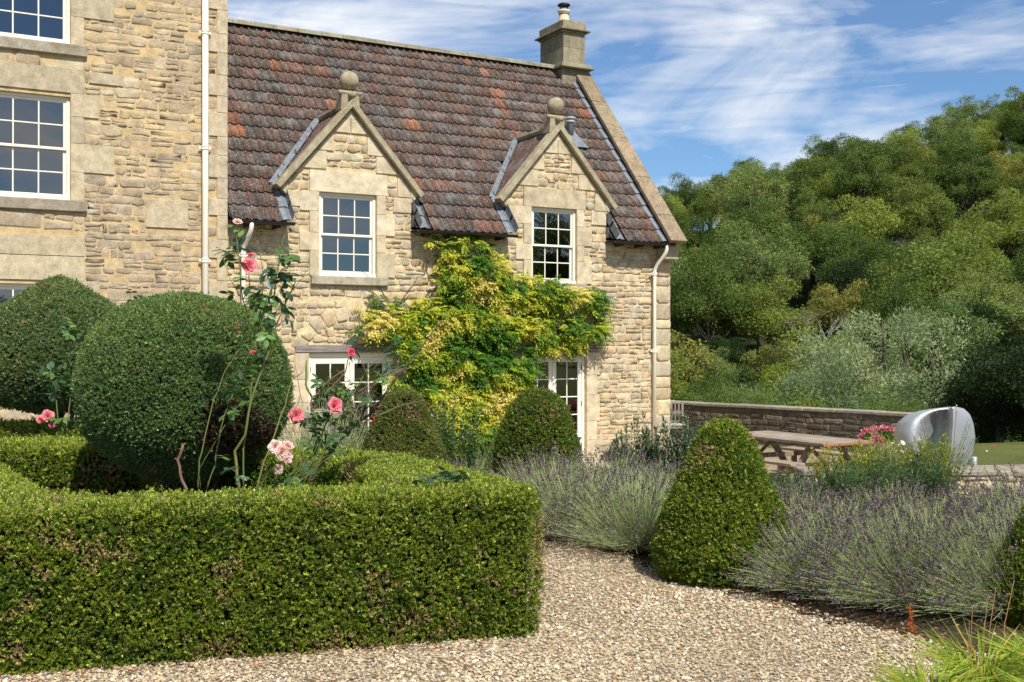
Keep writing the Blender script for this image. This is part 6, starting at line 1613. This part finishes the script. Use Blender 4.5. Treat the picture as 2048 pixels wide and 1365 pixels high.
q = MB(); q.add(vs, fs, (1, 1, 1)); o = q.build('hollow_lobe', M['steel'], sc_, True); sm = o.modifiers.new('thickness', 'SOLIDIFY'); sm.thickness = .03; sm.offset = 0
vs, fs = sheet_geo(ridge_x + .6, ridge_y, right_x, right_y, 14.75, 15.2, -.10, 1.0, .03)
q = MB(); q.add(vs, fs, (1, 1, 1)); o = q.build('fin', M['steel'], sc_, True); sm = o.modifiers.new('thickness', 'SOLIDIFY'); sm.thickness = .03; sm.offset = 0
q = MB(); q.tube([S3(ridge_x[k], ridge_y[k], 14.74) for k in range(25)], .018, 8); q.tube([S3(left_x[k], left_y[k], 15.35) for k in range(25)], .02, 8); q.build('rolled_edge', M['steel'], sc_, True)
q = MB(); q.box(-.22, .22, -.22, .22, -.02, .30, (.4, .36, .3), bev=.015); q.build('plinth', M['ashlar'], sc_)

# ------------------------------------------------------------ small things on the near ground
spt = placed('spotlight', 'small black garden spotlight with a round glass by the corner of the front hedge', 'spotlight', cf(.30, 8.95, 0), R(-10))
q = MB(); q.tube([(0, 0, -.02), (0, 0, .06)], .010, 8); q.build('spike', M['lead_dark'], spt)
q = MB(); q.tube([(0, .05, .095), (0, -.045, .105)], [.034, .040], 18); q.build('lamp_head', M['lead_dark'], spt)
q = MB(); q.tube([(0, -.046, .105), (0, -.052, .1055)], [.040, .036], 18); q.build('rim', M['steel'], spt)
q = MB(); q.tube([(0, -.0525, .1055), (0, -.0535, .1055)], [.033, .033], 18); q.build('glass', M['glass'], spt)
dk = placed('dock_stalk', 'dried orange dock stalk standing at the gravel edge before the swept lavender', 'dried plant', cf(2.22, 6.1, 0))
q = MB(); q.tube([(0, 0, 0), (-.01, 0, .08), (-.02, .0, .15)], [.004, .003, .002], 5, (.45, .13, .04)); q.tube([(0, 0, .03), (-.035, 0, .06)], .002, 4, (.45, .13, .04)); q.build('stalk', M['stem'], dk)
n = 240; tt = RNG.random(n); P = np.stack([-.02 * tt + RNG.normal(size=n) * .008, RNG.normal(size=n) * .008, .01 + .15 * tt], 1); s_ = RNG.random(n) < .2; P[s_] = np.stack([-.035 * tt[s_], 0 * tt[s_], .03 + .035 * tt[s_]], 1) + RNG.normal(size=(s_.sum(), 3)) * .005
quads_mesh('seeds', leaf_quads(P, rvec(n), rvec(n), .011, .008), mixc((.42, .10, .03), (.65, .22, .07), RNG.random(n)), M['petal'], dk, 'stuff')
# grass clumps lower right
def grass_clump(label, l_, d_, n, H, spread, pal, group='grass clumps at the lower right', wid=.007):
    base = on(l_, d_); t = thing('grass_clump', label, 'grass', base, group=group)
    th = RNG.random(n) * 6.283; r = np.sqrt(RNG.random(n)); P0 = np.stack([.11 * r * np.cos(th), .11 * r * np.sin(th), 0 * r], 1); out = np.stack([np.cos(th), np.sin(th), 0 * th], 1)
    hh = H * RNG.uniform(.6, 1.15, n); P1 = P0 + out * (hh * .22 * spread * RNG.uniform(.3, 1.3, n))[:, None] + np.array([0, 0, 1]) * (hh * .6)[:, None]
    P2 = P1 + out * (hh * .45 * spread * RNG.uniform(.3, 1.4, n))[:, None] + np.array([0, 0, 1]) * (hh * RNG.uniform(-.1, .38, n))[:, None]
    b_ = np.array(base); C = mixc(pal[0], pal[1], RNG.random(n)); dr = RNG.random(n) < .06; C[dr] = (.5, .32, .06)
    V, CC = ribbons(P0 + b_, P1 + b_, P2 + b_, wid * RNG.uniform(.6, 1.2, n), C); V -= b_
    V[n:, 2] = V[n:, 3] = P2                                            # pointed tips
    quads_mesh('blades', V, CC, M['herb'], t, 'stuff')
    return t
GP = ((.15, .24, .02), (.38, .46, .06))
for (l_, d_, n, H, lb) in [(1.80, 4.72, 260, .26, 'arching bright green grass clump, the leftmost at the lower right corner'), (2.12, 4.95, 420, .30, 'bright green grass clump in the lower right corner, middle one'), (2.45, 4.95, 420, .32, 'dense yellow green grass clump at the right edge of the gravel'), (2.3, 4.55, 380, .26, 'bright grass clump cut by the bottom edge of the picture')]:
    grass_clump(lb, l_, d_, n, H, 1.2, GP)
leafy_stem_plant('leafy_perennial', 'light green oval leaved plant at the right edge beside the grass clumps', 2.52, 5.25, 12, .30, .12, .055, ((.16, .26, .05), (.3, .4, .1)), 'plant', None, narrow=.35, dens=20)
q = MB()
sd = placed('seed_stalks', 'thin red brown dry stalks rising from the grass clump', 'dried plant', cf(2.1, 5.0, 0))
for (x0, x1, h) in ((0, -.01, .42), (.06, .10, .46), (.1, .15, .48), (-.05, -.03, .35), (.2, .28, .5)): q.tube([(x0, 0, 0), (x1 * .8, .01, h * .6), (x1, 0, h)], [.003, .0025, .002], 4, (.32, .16, .08))
q.build('stalks', M['stem'], sd)
# fallen leaves along the bed edge
n = 420; tt = RNG.random(n) * 5; EP = np.array([(.35, 9.0), (.8, 8.35), (1.25, 7.45), (1.75, 6.6), (2.1, 6.1), (2.5, 5.6)]); i0 = tt.astype(int); f_ = (tt - i0)[:, None]
e = EP[i0] * (1 - f_) + EP[np.minimum(i0 + 1, 5)] * f_ + RNG.normal(size=(n, 2)) * np.array([.09, .07]); X, Y = cfa(e[:, 0], e[:, 1]); P = np.stack([X, Y, RNG.uniform(.012, .035, n)], 1)
ex = RNG.uniform([-1.5, 5.0], [2, 8], (60, 2)); hb = RNG.random(190); ex = np.concatenate([ex, np.stack([-2.6 + 2.65 * hb, 5.24 + .755 * hb - .03 - RNG.random(190) ** 2 * .16], 1)]); X, Y = cfa(ex[:, 0], ex[:, 1]); P = np.concatenate([P, np.stack([X, Y, np.full(250, .024)], 1)]); n = len(P)
D = rvec(n); D[:, 2] *= .2; N = rvec(n) * .4 + np.array([0, 0, 1])
quads_mesh('fallen_leaves', leaf_quads(P, D, N, RNG.uniform(.015, .035, n), RNG.uniform(.01, .02, n)), mixc((.22, .07, .025), (.38, .20, .08), RNG.random(n)), M['herb'], None, 'stuff')
# twiggy mulch under the plants
n = 9000; l_ = RNG.uniform(-.3, 5.5, n); d_ = RNG.uniform(4.4, 12.5, n); k_ = np.array([any(pip(q_, a, b_) for q_ in BEDS[:1]) for a, b_ in zip(l_, d_)]); l_, d_ = l_[k_], d_[k_]; n = len(l_); X, Y = cfa(l_, d_)
D = rvec(n); D[:, 2] *= .3
quads_mesh('mulch', leaf_quads(np.stack([X, Y, hgt(l_, d_) + .015], 1), D, rvec(n) * .4 + np.array([0, 0, 1]), RNG.uniform(.02, .06, n), RNG.uniform(.006, .018, n)), mixc((.04, .028, .018), (.14, .10, .06), RNG.random(n)), M['herb'], None, 'stuff')

# ------------------------------------------------------------ loose gravel: instanced pebbles
def pebble_mesh(i):
    bm = bmesh.new(); bmesh.ops.create_icosphere(bm, subdivisions=1, radius=.5)
    for v in bm.verts: v.co = Vector((v.co.x * random.uniform(.8, 1.15), v.co.y * random.uniform(.6, .9), v.co.z * random.uniform(.38, .6)))
    me = bpy.data.meshes.new('pebble'); bm.to_mesh(me); bm.free(); me.polygons.foreach_set('use_smooth', [True] * len(me.polygons))
    return me
def gravel_stuff(name, pts, scale, cols, rots):
    me = bpy.data.meshes.new(name); me.from_pydata(pts.tolist(), [], [])
    a = me.attributes.new('psize', 'FLOAT', 'POINT'); a.data.foreach_set('value', scale.astype(np.float32))
    a = me.attributes.new('prot', 'FLOAT_VECTOR', 'POINT'); a.data.foreach_set('vector', rots.astype(np.float32).ravel())
    a = me.attributes.new('pcol', 'FLOAT_COLOR', 'POINT'); c4 = np.ones((len(pts), 4), np.float32); c4[:, :3] = cols; a.data.foreach_set('color', c4.ravel())
    o_ = link(bpy.data.objects.new(name, me)); o_['kind'] = 'stuff'
    ng = bpy.data.node_groups.new('scatter', 'GeometryNodeTree'); ng.interface.new_socket('Geometry', in_out='INPUT', socket_type='NodeSocketGeometry'); ng.interface.new_socket('Geometry', in_out='OUTPUT', socket_type='NodeSocketGeometry')
    N = ng.nodes.new; gi, go = N('NodeGroupInput'), N('NodeGroupOutput'); ip = N('GeometryNodeInstanceOnPoints'); ico = N('GeometryNodeMeshIcoSphere'); ico.inputs['Subdivisions'].default_value = 1; ico.inputs['Radius'].default_value = .5
    tr_ = N('GeometryNodeTransform'); tr_.inputs['Scale'].default_value = (1.05, .78, .5)
    sm = N('GeometryNodeSetMaterial'); sm.inputs['Material'].default_value = M['pebble']
    na = N('GeometryNodeInputNamedAttribute'); na.data_type = 'FLOAT'; na.inputs['Name'].default_value = 'psize'
    nr = N('GeometryNodeInputNamedAttribute'); nr.data_type = 'FLOAT_VECTOR'; nr.inputs['Name'].default_value = 'prot'
    ng.links.new(ico.outputs['Mesh'], tr_.inputs['Geometry']); ng.links.new(tr_.outputs[0], sm.inputs[0]); ng.links.new(sm.outputs[0], ip.inputs['Instance'])
    ng.links.new(gi.outputs[0], ip.inputs['Points']); ng.links.new([s for s in na.outputs if s.enabled][0], ip.inputs['Scale']); ng.links.new([s for s in nr.outputs if s.enabled][0], ip.inputs['Rotation'])
    ng.links.new(ip.outputs[0], go.inputs[0]); md = o_.modifiers.new('scatter', 'NODES'); md.node_group = ng
    return o_
m, nt, b = newmat('pebble_stone'); M['pebble'] = m
at = nd(nt, 'ShaderNodeAttribute', attribute_type='INSTANCER', attribute_name='pcol'); c = mult(nt, at.outputs['Color'], ramp(nt, noise(nt, 90, 3), [(.3, (.85, .84, .82)), (.7, (1.1, 1.1, 1.1))]))
nt.links.new(c, b.inputs['Base Color']); b.inputs['Roughness'].default_value = .8; b.inputs['Specular IOR Level'].default_value = .25
n = 84000; d_ = 4.6 + 5.6 * RNG.random(n) ** 1.25; l_ = RNG.uniform(-.55, .56, n) * d_
hedge_p = [(-4.5, 4.85), (.05, 6.1), (.1, 6.3), (-1.3, 8.3), (-4.5, 8.3)]
kk = np.array([pip(GRAVEL, a, b_) and not pip(hedge_p, a, b_) and (not pip(BEDS[0], a - .10, b_ + .06) or random.random() < .04) for a, b_ in zip(l_, d_)]); l_, d_ = l_[kk], d_[kk]; n = len(l_); X, Y = cfa(l_, d_)
PC = np.array([(.54, .43, .28), (.47, .37, .24), (.60, .49, .34), (.42, .34, .25), (.63, .55, .42), (.32, .27, .22), (.52, .40, .23), (.56, .40, .24), (.70, .64, .53)]); cols = PC[RNG.choice(9, n, p=[.2, .19, .15, .13, .08, .08, .09, .04, .04])] * RNG.uniform(.75, 1.2, n)[:, None]
wear = fnoise(np.stack([l_, d_, 0 * l_], 1), .9, 91); cols = cols * (.86 + .28 * wear)[:, None]
s_ = np.clip(RNG.lognormal(math.log(.0148), .34, n) * (.8 + .45 * wear), .006, .048)
gravel_stuff('gravel', np.stack([X, Y, hgt(l_, d_) + RNG.random(n) * .006 + .002], 1), s_, cols, np.stack([RNG.normal(size=n) * .35, RNG.normal(size=n) * .35, RNG.random(n) * 6.28], 1))

# ------------------------------------------------------------ trees
def tree_meshes(kind, H, Rw, nl, leaf, pal, seed, trunk_h=.3, blobs=26, brad=.28, asp=.6, droop=0.0, open_=0.0, bark='bark', limbs=True, flat=.85, lean=0.0):
    rs = np.random.default_rng(seed); rnd = random.Random(seed)
    cz = H * (trunk_h + 1) / 2; rz_ = H * (1 - trunk_h) / 2
    u = unit(rs.normal(size=(blobs, 3))); rad = rs.random(blobs) ** .45 * (1 - brad * .6)
    low = u[:, 2] < -.35; u[low, 2] *= .4
    Bc = u * rad[:, None] * np.array([Rw, Rw, rz_]) + np.array([0, 0, cz]); br = brad * Rw * rs.uniform(.7, 1.25, blobs)
    k = rs.integers(0, blobs, nl); d_ = unit(rs.normal(size=(nl, 3)) + np.array([0, 0, .35])); r = br[k] * (1 - rs.random(nl) ** 1.7 * .55)
    P = Bc[k] + d_ * r[:, None] * np.array([1, 1, flat]); P += rs.normal(size=(nl, 3)) * leaf * .6
    # uneven, gappy surface
    keep = vnoise(P, 1.15 / max(.5, leaf * 4), seed) > (.30 + open_ * .25); P, k, d_ = P[keep], k[keep], d_[keep]; n = len(P)
    D = unit(d_ * .6 + rs.normal(size=(n, 3)) * .7 + np.array([lean, 0, -droop + .2])); N = unit(d_ + rs.normal(size=(n, 3)) * .55)
    s = leaf * rs.uniform(.55, 1.3, n); V = leaf_quads(P, D, N, s, s * asp)
    bt = rs.random(blobs); t = np.clip(bt[k] * .7 + rs.random(n) * .35, 0, 1); C = mixc(pal[0], pal[1], t) * rs.uniform(.75, 1.25, n)[:, None]
    if len(pal) > 2:
        q_ = (bt[k] > .72) & (rs.random(n) < .6); C[q_] = np.array(pal[2]) * rs.uniform(.8, 1.2, q_.sum())[:, None]
    crown = quads_mesh('crown', V, C, M['tree']); me1 = crown.data; bpy.data.objects.remove(crown)
    q = MB(); th = H * trunk_h; w = rnd.uniform(-.04, .04) * H
    q.tube([(0, 0, -1.0), (w * .3, 0, th * .5), (w, w * .5, th), (w * .6, 0, cz), (0, 0, H * .88)], [.032 * H, .026 * H, .02 * H, .012 * H, .003 * H], 7)
    if limbs:
        for i in range(min(blobs, 20)):
            b_ = Vector(Bc[i]); z0 = th * .8 + (b_.z - th * .8) * .35; p0 = Vector((w * .7, 0, max(z0, th * .6))); m_ = p0.lerp(b_, .5) + Vector((rnd.uniform(-.3, .3), rnd.uniform(-.3, .3), -.05 * H * rnd.random())); q.tube([p0, m_, b_], [.010 * H, .006 * H, .002 * H], 5)
            for j in range(3):
                e = b_ + Vector((rnd.gauss(0, 1), rnd.gauss(0, 1), rnd.gauss(.4, .8))).normalized() * float(br[i]) * .9; q.tube([m_.lerp(b_, .6), e], [.003 * H, .001 * H], 3)
    tr_ = q.build('trunk', M[bark], None, True); me2 = tr_.data; bpy.data.objects.remove(tr_)
    return me1, me2
def bare_tree_mesh(H, seed):
    rnd = random.Random(seed); q = MB()
    def grow(p, d_, L_, r, lev):
        e = p + d_ * L_; m_ = p.lerp(e, .5) + Vector((rnd.gauss(0, .06), rnd.gauss(0, .06), 0)) * L_; q.tube([p, m_, e], [r, r * .8, r * .55], 5 if lev < 2 else 3)
        if lev >= 4: return
        for i in range(3 if lev else 4): nd_ = (d_ + Vector((rnd.gauss(0, .55), rnd.gauss(0, .55), rnd.gauss(.15, .3)))).normalized(); grow(m_.lerp(e, rnd.uniform(.2, 1)), nd_, L_ * rnd.uniform(.55, .8), r * .55, lev + 1)
    grow(Vector((0, 0, -.5)), Vector((0, 0, 1)), H * .38, .02 * H, 0); o_ = q.build('branches', M['greybark']); me = o_.data; bpy.data.objects.remove(o_); return me
G1 = ((.09, .14, .035), (.18, .235, .06)); G2 = ((.065, .11, .028), (.135, .19, .05)); G3 = ((.15, .20, .045), (.26, .315, .08)); G4 = ((.024, .05, .016), (.052, .09, .026)); G5 = ((.15, .165, .045), (.24, .245, .07), (.28, .26, .07)); GW = ((.16, .21, .12), (.32, .38, .25)); GR = ((.13, .07, .03), (.25, .11, .05), (.30, .13, .06)); GY = ((.16, .24, .03), (.27, .36, .05))
KIND = {
 'ash': ('open crowned grey green tree', tree_meshes('ash', 13, 4.6, 23250, .21, ((.14, .19, .07), (.25, .32, .12)), 1, .34, 40, .25, .5, .1, .55)),
 'oak': ('round dense mid green tree', tree_meshes('oak', 11, 4.8, 26350, .21, G1, 2, .2, 34, .30)),
 'dark': ('dark green dense evergreen tree', tree_meshes('dark', 11, 4.2, 26350, .21, G4, 3, .12, 34, .30)),
 'light': ('light green bushy tree', tree_meshes('light', 10, 4.4, 26350, .21, G3, 4, .18, 36, .28, .6, .1)),
 'mixed': ('mid green broad tree', tree_meshes('mixed', 12, 5.2, 29450, .21, G2, 5, .22, 40, .27)),
 'autumn': ('yellowish olive tree', tree_meshes('autumn', 9, 4.4, 21700, .21, G5, 6, .25, 34, .27, .6, .1, .35)),
 'rust': ('rust brown leaved tree', tree_meshes('rust', 8, 3.2, 9000, .22, GR, 7, .25, 24, .28, .6, 0, .4)),
 'tall': ('tall narrow mid green tree', tree_meshes('tall', 14, 3.8, 26350, .21, G1, 8, .22, 36, .30, .5, .1, .3)),
}
used = set()
def place_tree(kind, l_, d_, s, label=None, group='trees of the hillside wood', rz=None, name=None, sink=0.0, cat='tree', stretch=1.0):
    lb, (me1, me2) = KIND[kind]; nm = name or {'ash': 'ash_tree', 'oak': 'oak_tree', 'dark': 'evergreen_tree', 'light': 'bushy_tree', 'mixed': 'broadleaf_tree', 'autumn': 'olive_tree', 'rust': 'rust_tree', 'tall': 'tall_tree'}.get(kind, 'tree')
    p = on(l_, d_); p.z -= sink
    t = thing(nm, label or (lb + ' in the hillside wood'), cat, p, rz if rz is not None else random.uniform(0, 6.28), group)
    s = s * 1.3 if kind.startswith('willow') else s; t.scale = (s, s, s * stretch)
    for n_, me in (('crown', me1), ('trunk', me2)): link(bpy.data.objects.new(n_, me), t)
    return t
# named trees that stand out (camera frame: right, ahead)
def at_px(x, d_): return (x - 1024) / FPX * d_
SPEC = [
 ('ash', 1490, 222, 1.0, 'open tree on the ridge, sky showing between bare limbs, nearest the roof end'),
 ('ash', 1445, 226, .85, 'open light green tree at the left of the ridge, beside the one with bare limbs'),
 ('ash', 1570, 224, .85, 'small thin tree on the ridge in the dip of the skyline'),
 ('ash', 1375, 232, .6, 'low grey green tree at the left end of the skyline just past the roof coping'),
 ('tall', 2040, 205, 1.25, 'dark tall tree cut by the right edge, highest on the skyline'),
 ('oak', 1720, 218, 1.2, 'big round tree where the skyline steps up'),
 ('light', 1810, 214, 1.25, 'big light green domed tree on the upper skyline'),
 ('ash', 1900, 222, 1.18, 'airy pale green tree on the upper skyline right of the domed one'),
 ('ash', 1965, 218, 1.22, 'feathery green tree on the skyline next to the tall dark one'),
 ('rust', 1955, 185, 1.0, 'rust orange tree high on the slope at the right'),
 ('rust', 1880, 188, .85, 'brownish tree high on the slope, left of the rust orange one'),
 ('dark', 1560, 150, 1.15, 'very dark round tree in the middle of the slope'),
 ('dark', 1420, 130, 1.0, 'dark tree low on the slope just right of the cottage'),
 ('autumn', 1690, 118, 1.1, 'yellow olive tree behind the silvery willows'),
 ('autumn', 1790, 122, 1.15, 'yellow olive tree with visible limbs at the middle right of the slope'),
 ('autumn', 1880, 120, 1.2, 'open olive tree with pale leaning limbs above the right willows'),
 ('light', 1560, 96, .62, 'small bright yellow green round tree just above the silvery willows'),
]
GYm = tree_meshes('bright', 10, 4.4, 17000, .20, GY, 44, .18, 30, .3)
KIND['bright'] = ('bright yellow green round tree', GYm)
occ = []
for (k, x, d_, s, lb) in SPEC:
    if 'small bright yellow' in lb: k = 'bright'
    place_tree(k, at_px(x, d_), d_, s, lb, None, name='bright_tree' if k == 'bright' else None); occ.append((at_px(x, d_), d_))
kinds = ['oak', 'mixed', 'light', 'dark', 'ash', 'autumn', 'tall', 'light', 'oak', 'mixed']
dd = 84.0; cnt = 0
while dd < 250:
    step = 6.8 + dd * .008; l_ = dd * .085 - 12
    while l_ < dd * .54:
        a, b_ = l_ + random.uniform(-2.4, 2.4), dd + random.uniform(-3.5, 3.5)
        if all((a - p) ** 2 + (b_ - q_) ** 2 > 16 for p, q_ in occ):
            k = random.choice(kinds)
            if dd > 205 and k in ('dark',): k = 'oak'
            s = random.uniform(.75, 1.42) * (.85 if dd < 110 else 1)
            if dd > 195: s *= .86 if a > 62 else .80
            px_ = 1024 + FPX * a / b_; lb_ = KIND[k][0]
            row = 'at the foot of the wooded slope' if b_ < 115 else 'on the lower slope' if b_ < 150 else 'on the middle slope' if b_ < 185 else 'on the upper slope' if b_ < 215 else 'along the crest'
            side = 'behind the cottage' if px_ < 1330 else 'nearest the roof end' if px_ < 1500 else 'left of the middle' if px_ < 1680 else 'right of the middle' if px_ < 1870 else 'toward the right edge' if px_ < 2048 else 'outside the right edge'
            place_tree(k, a, b_, s, lb_ + ' ' + row + ', ' + side); cnt += 1
        l_ += step
    dd += 9.4
# silvery willows in the valley, scrub below
W1 = tree_meshes('willow', 10, 4.6, 42000, .20, GW, 20, .08, 60, .22, .26, -.2, .1, 'bark', True, .9, -.35); W2 = tree_meshes('willow', 9, 4.4, 40000, .20, ((.12, .17, .08), (.25, .31, .18)), 21, .06, 56, .22, .26, .1, .05, 'bark', True, .9, -.3)
KIND['willow'] = ('silvery green willow', W1); KIND['willow2'] = ('grey green willow', W2)
for (x, d_, s, k, lb) in [(1765, 62, 1.02, 'willow', 'large silvery willow, the tallest in the valley'), (1590, 58, .74, 'willow', 'silvery willow nearest the bright yellow green tree'), (1505, 60, .70, 'willow2', 'grey green willow at the left of the valley willows'), (1690, 56, .80, 'willow2', 'willow in the middle between the tallest and the bright tree'), (1850, 57, .74, 'willow2', 'willow below the open olive tree with pale limbs'),
                          (1990, 62, .80, 'willow', 'silvery willow half cut by the right edge'), (2060, 60, .85, 'willow2', 'willow at the right edge in front of the dark slope'), (2160, 64, .9, 'willow', 'willow just outside the right edge')]:
    place_tree(k, at_px(x, d_), d_, s, lb + ' beyond the garden wall', None, name='willow', rz=random.uniform(-.4, .4))
SB = tree_meshes('scrub', 5, 3.2, 26000, .13, ((.08, .135, .03), (.16, .23, .05)), 30, .02, 40, .26, .5, 0, 0, 'bark', False); SB2 = tree_meshes('scrub', 5, 3.4, 26000, .13, ((.10, .15, .04), (.21, .27, .07)), 31, .02, 40, .26, .4, 0, .1, 'bark', False); SD = tree_meshes('scrub', 5, 3.4, 30000, .12, ((.012, .026, .009), (.028, .05, .016)), 32, .02, 40, .28, .6, 0, 0, 'bark', False)
KIND['scrub'] = ('green bush', SB); KIND['scrub2'] = ('light green bush', SB2); KIND['scrubd'] = ('dark bush', SD)
for i in range(15):
    d_ = random.uniform(34, 46); l_ = at_px(1340 + i * 46 + random.uniform(-14, 14), d_); place_tree(random.choice(('scrub', 'scrub2')), l_, d_, random.uniform(.48, .66), 'green bush showing over the garden wall, ' + ('behind its left end by the cottage' if i < 3 else 'behind the picnic table' if i < 8 else 'behind the flower planter' if i < 11 else 'behind the steel sculpture' if i < 13 else 'right of the steel sculpture'), 'bushes beyond the garden wall', name='bush', cat='bush')
for i in range(9):
    d_ = random.uniform(50, 56); l_ = at_px(1340 + i * 45 + random.uniform(-14, 14), d_); place_tree(random.choice(('scrub', 'scrub2')), l_, d_, random.uniform(1.2, 1.6), 'big green valley bush below the willows, ' + ('seen beside the cottage corner' if i < 3 else 'above the picnic table' if i < 6 else 'above the planter'), 'bushes in the valley', name='bush', cat='bush')
for (x, d_, s, lb) in [(1990, 33, .62, 'dark bush behind the steel sculpture, just right of it'), (2080, 31, .75, 'dark bush at the right edge above the lawn'), (1925, 36, .55, 'dark bush directly behind the steel sculpture'), (2180, 33, .8, 'dark bush outside the right edge above the lawn'), (2050, 38, .9, 'tall dark bush in the second row behind the lawn')]:
    place_tree('scrubd', at_px(x, d_), d_, s, lb, None, name='dark_bush', cat='bush')
ob = tree_meshes('scrub', 2, 1.3, 9000, .07, ((.16, .14, .02), (.36, .22, .04), (.10, .14, .03)), 35, .02, 24, .3, .5, 0, 0, 'bark', False); KIND['berry'] = ('orange berried bush', ob)
place_tree('berry', at_px(1600, 28.5), 28.5, .55, 'small orange and yellow bush showing over the garden wall', None, name='berry_bush', cat='bush', sink=.15)
BT = [bare_tree_mesh(9, 3), bare_tree_mesh(8, 5)]
for (x, d_, s, i, lb) in [(1640, 112, 1.15, 0, 'bare grey dead tree in the middle of the slope'), (1740, 108, 1.1, 1, 'bare dead tree right of the middle of the slope'), (1600, 106, 1.0, 1, 'low bare dead tree left of the middle of the slope'), (1790, 150, 1.0, 0, 'bare pale tree high in the wood below the domed tree'), (1880, 100, 1.1, 0, 'dead tree with pale leaning limbs at the right of the slope')]:
    t = thing('dead_tree', lb, 'tree', on(at_px(x, d_), d_), random.uniform(0, 6)); t.scale = (s,) * 3; link(bpy.data.objects.new('branches', BT[i]), t)
# garden trees behind the camera (they show in the window panes)
for i, (x, y, s, k) in enumerate([(14, -62, .45, 'oak'), (22, -60, .5, 'mixed'), (30, -60, .62, 'oak'), (37, -58, .85, 'oak'), (44, -55, 1.0, 'mixed'), (52, -50, 1.0, 'oak'), (60, -44, 1.1, 'dark'), (5, -66, .5, 'light')]):
    l_, d_ = tocf(x, y); place_tree(k, l_, d_, s, 'garden tree behind the viewpoint, outside the picture', 'garden trees behind the viewpoint')
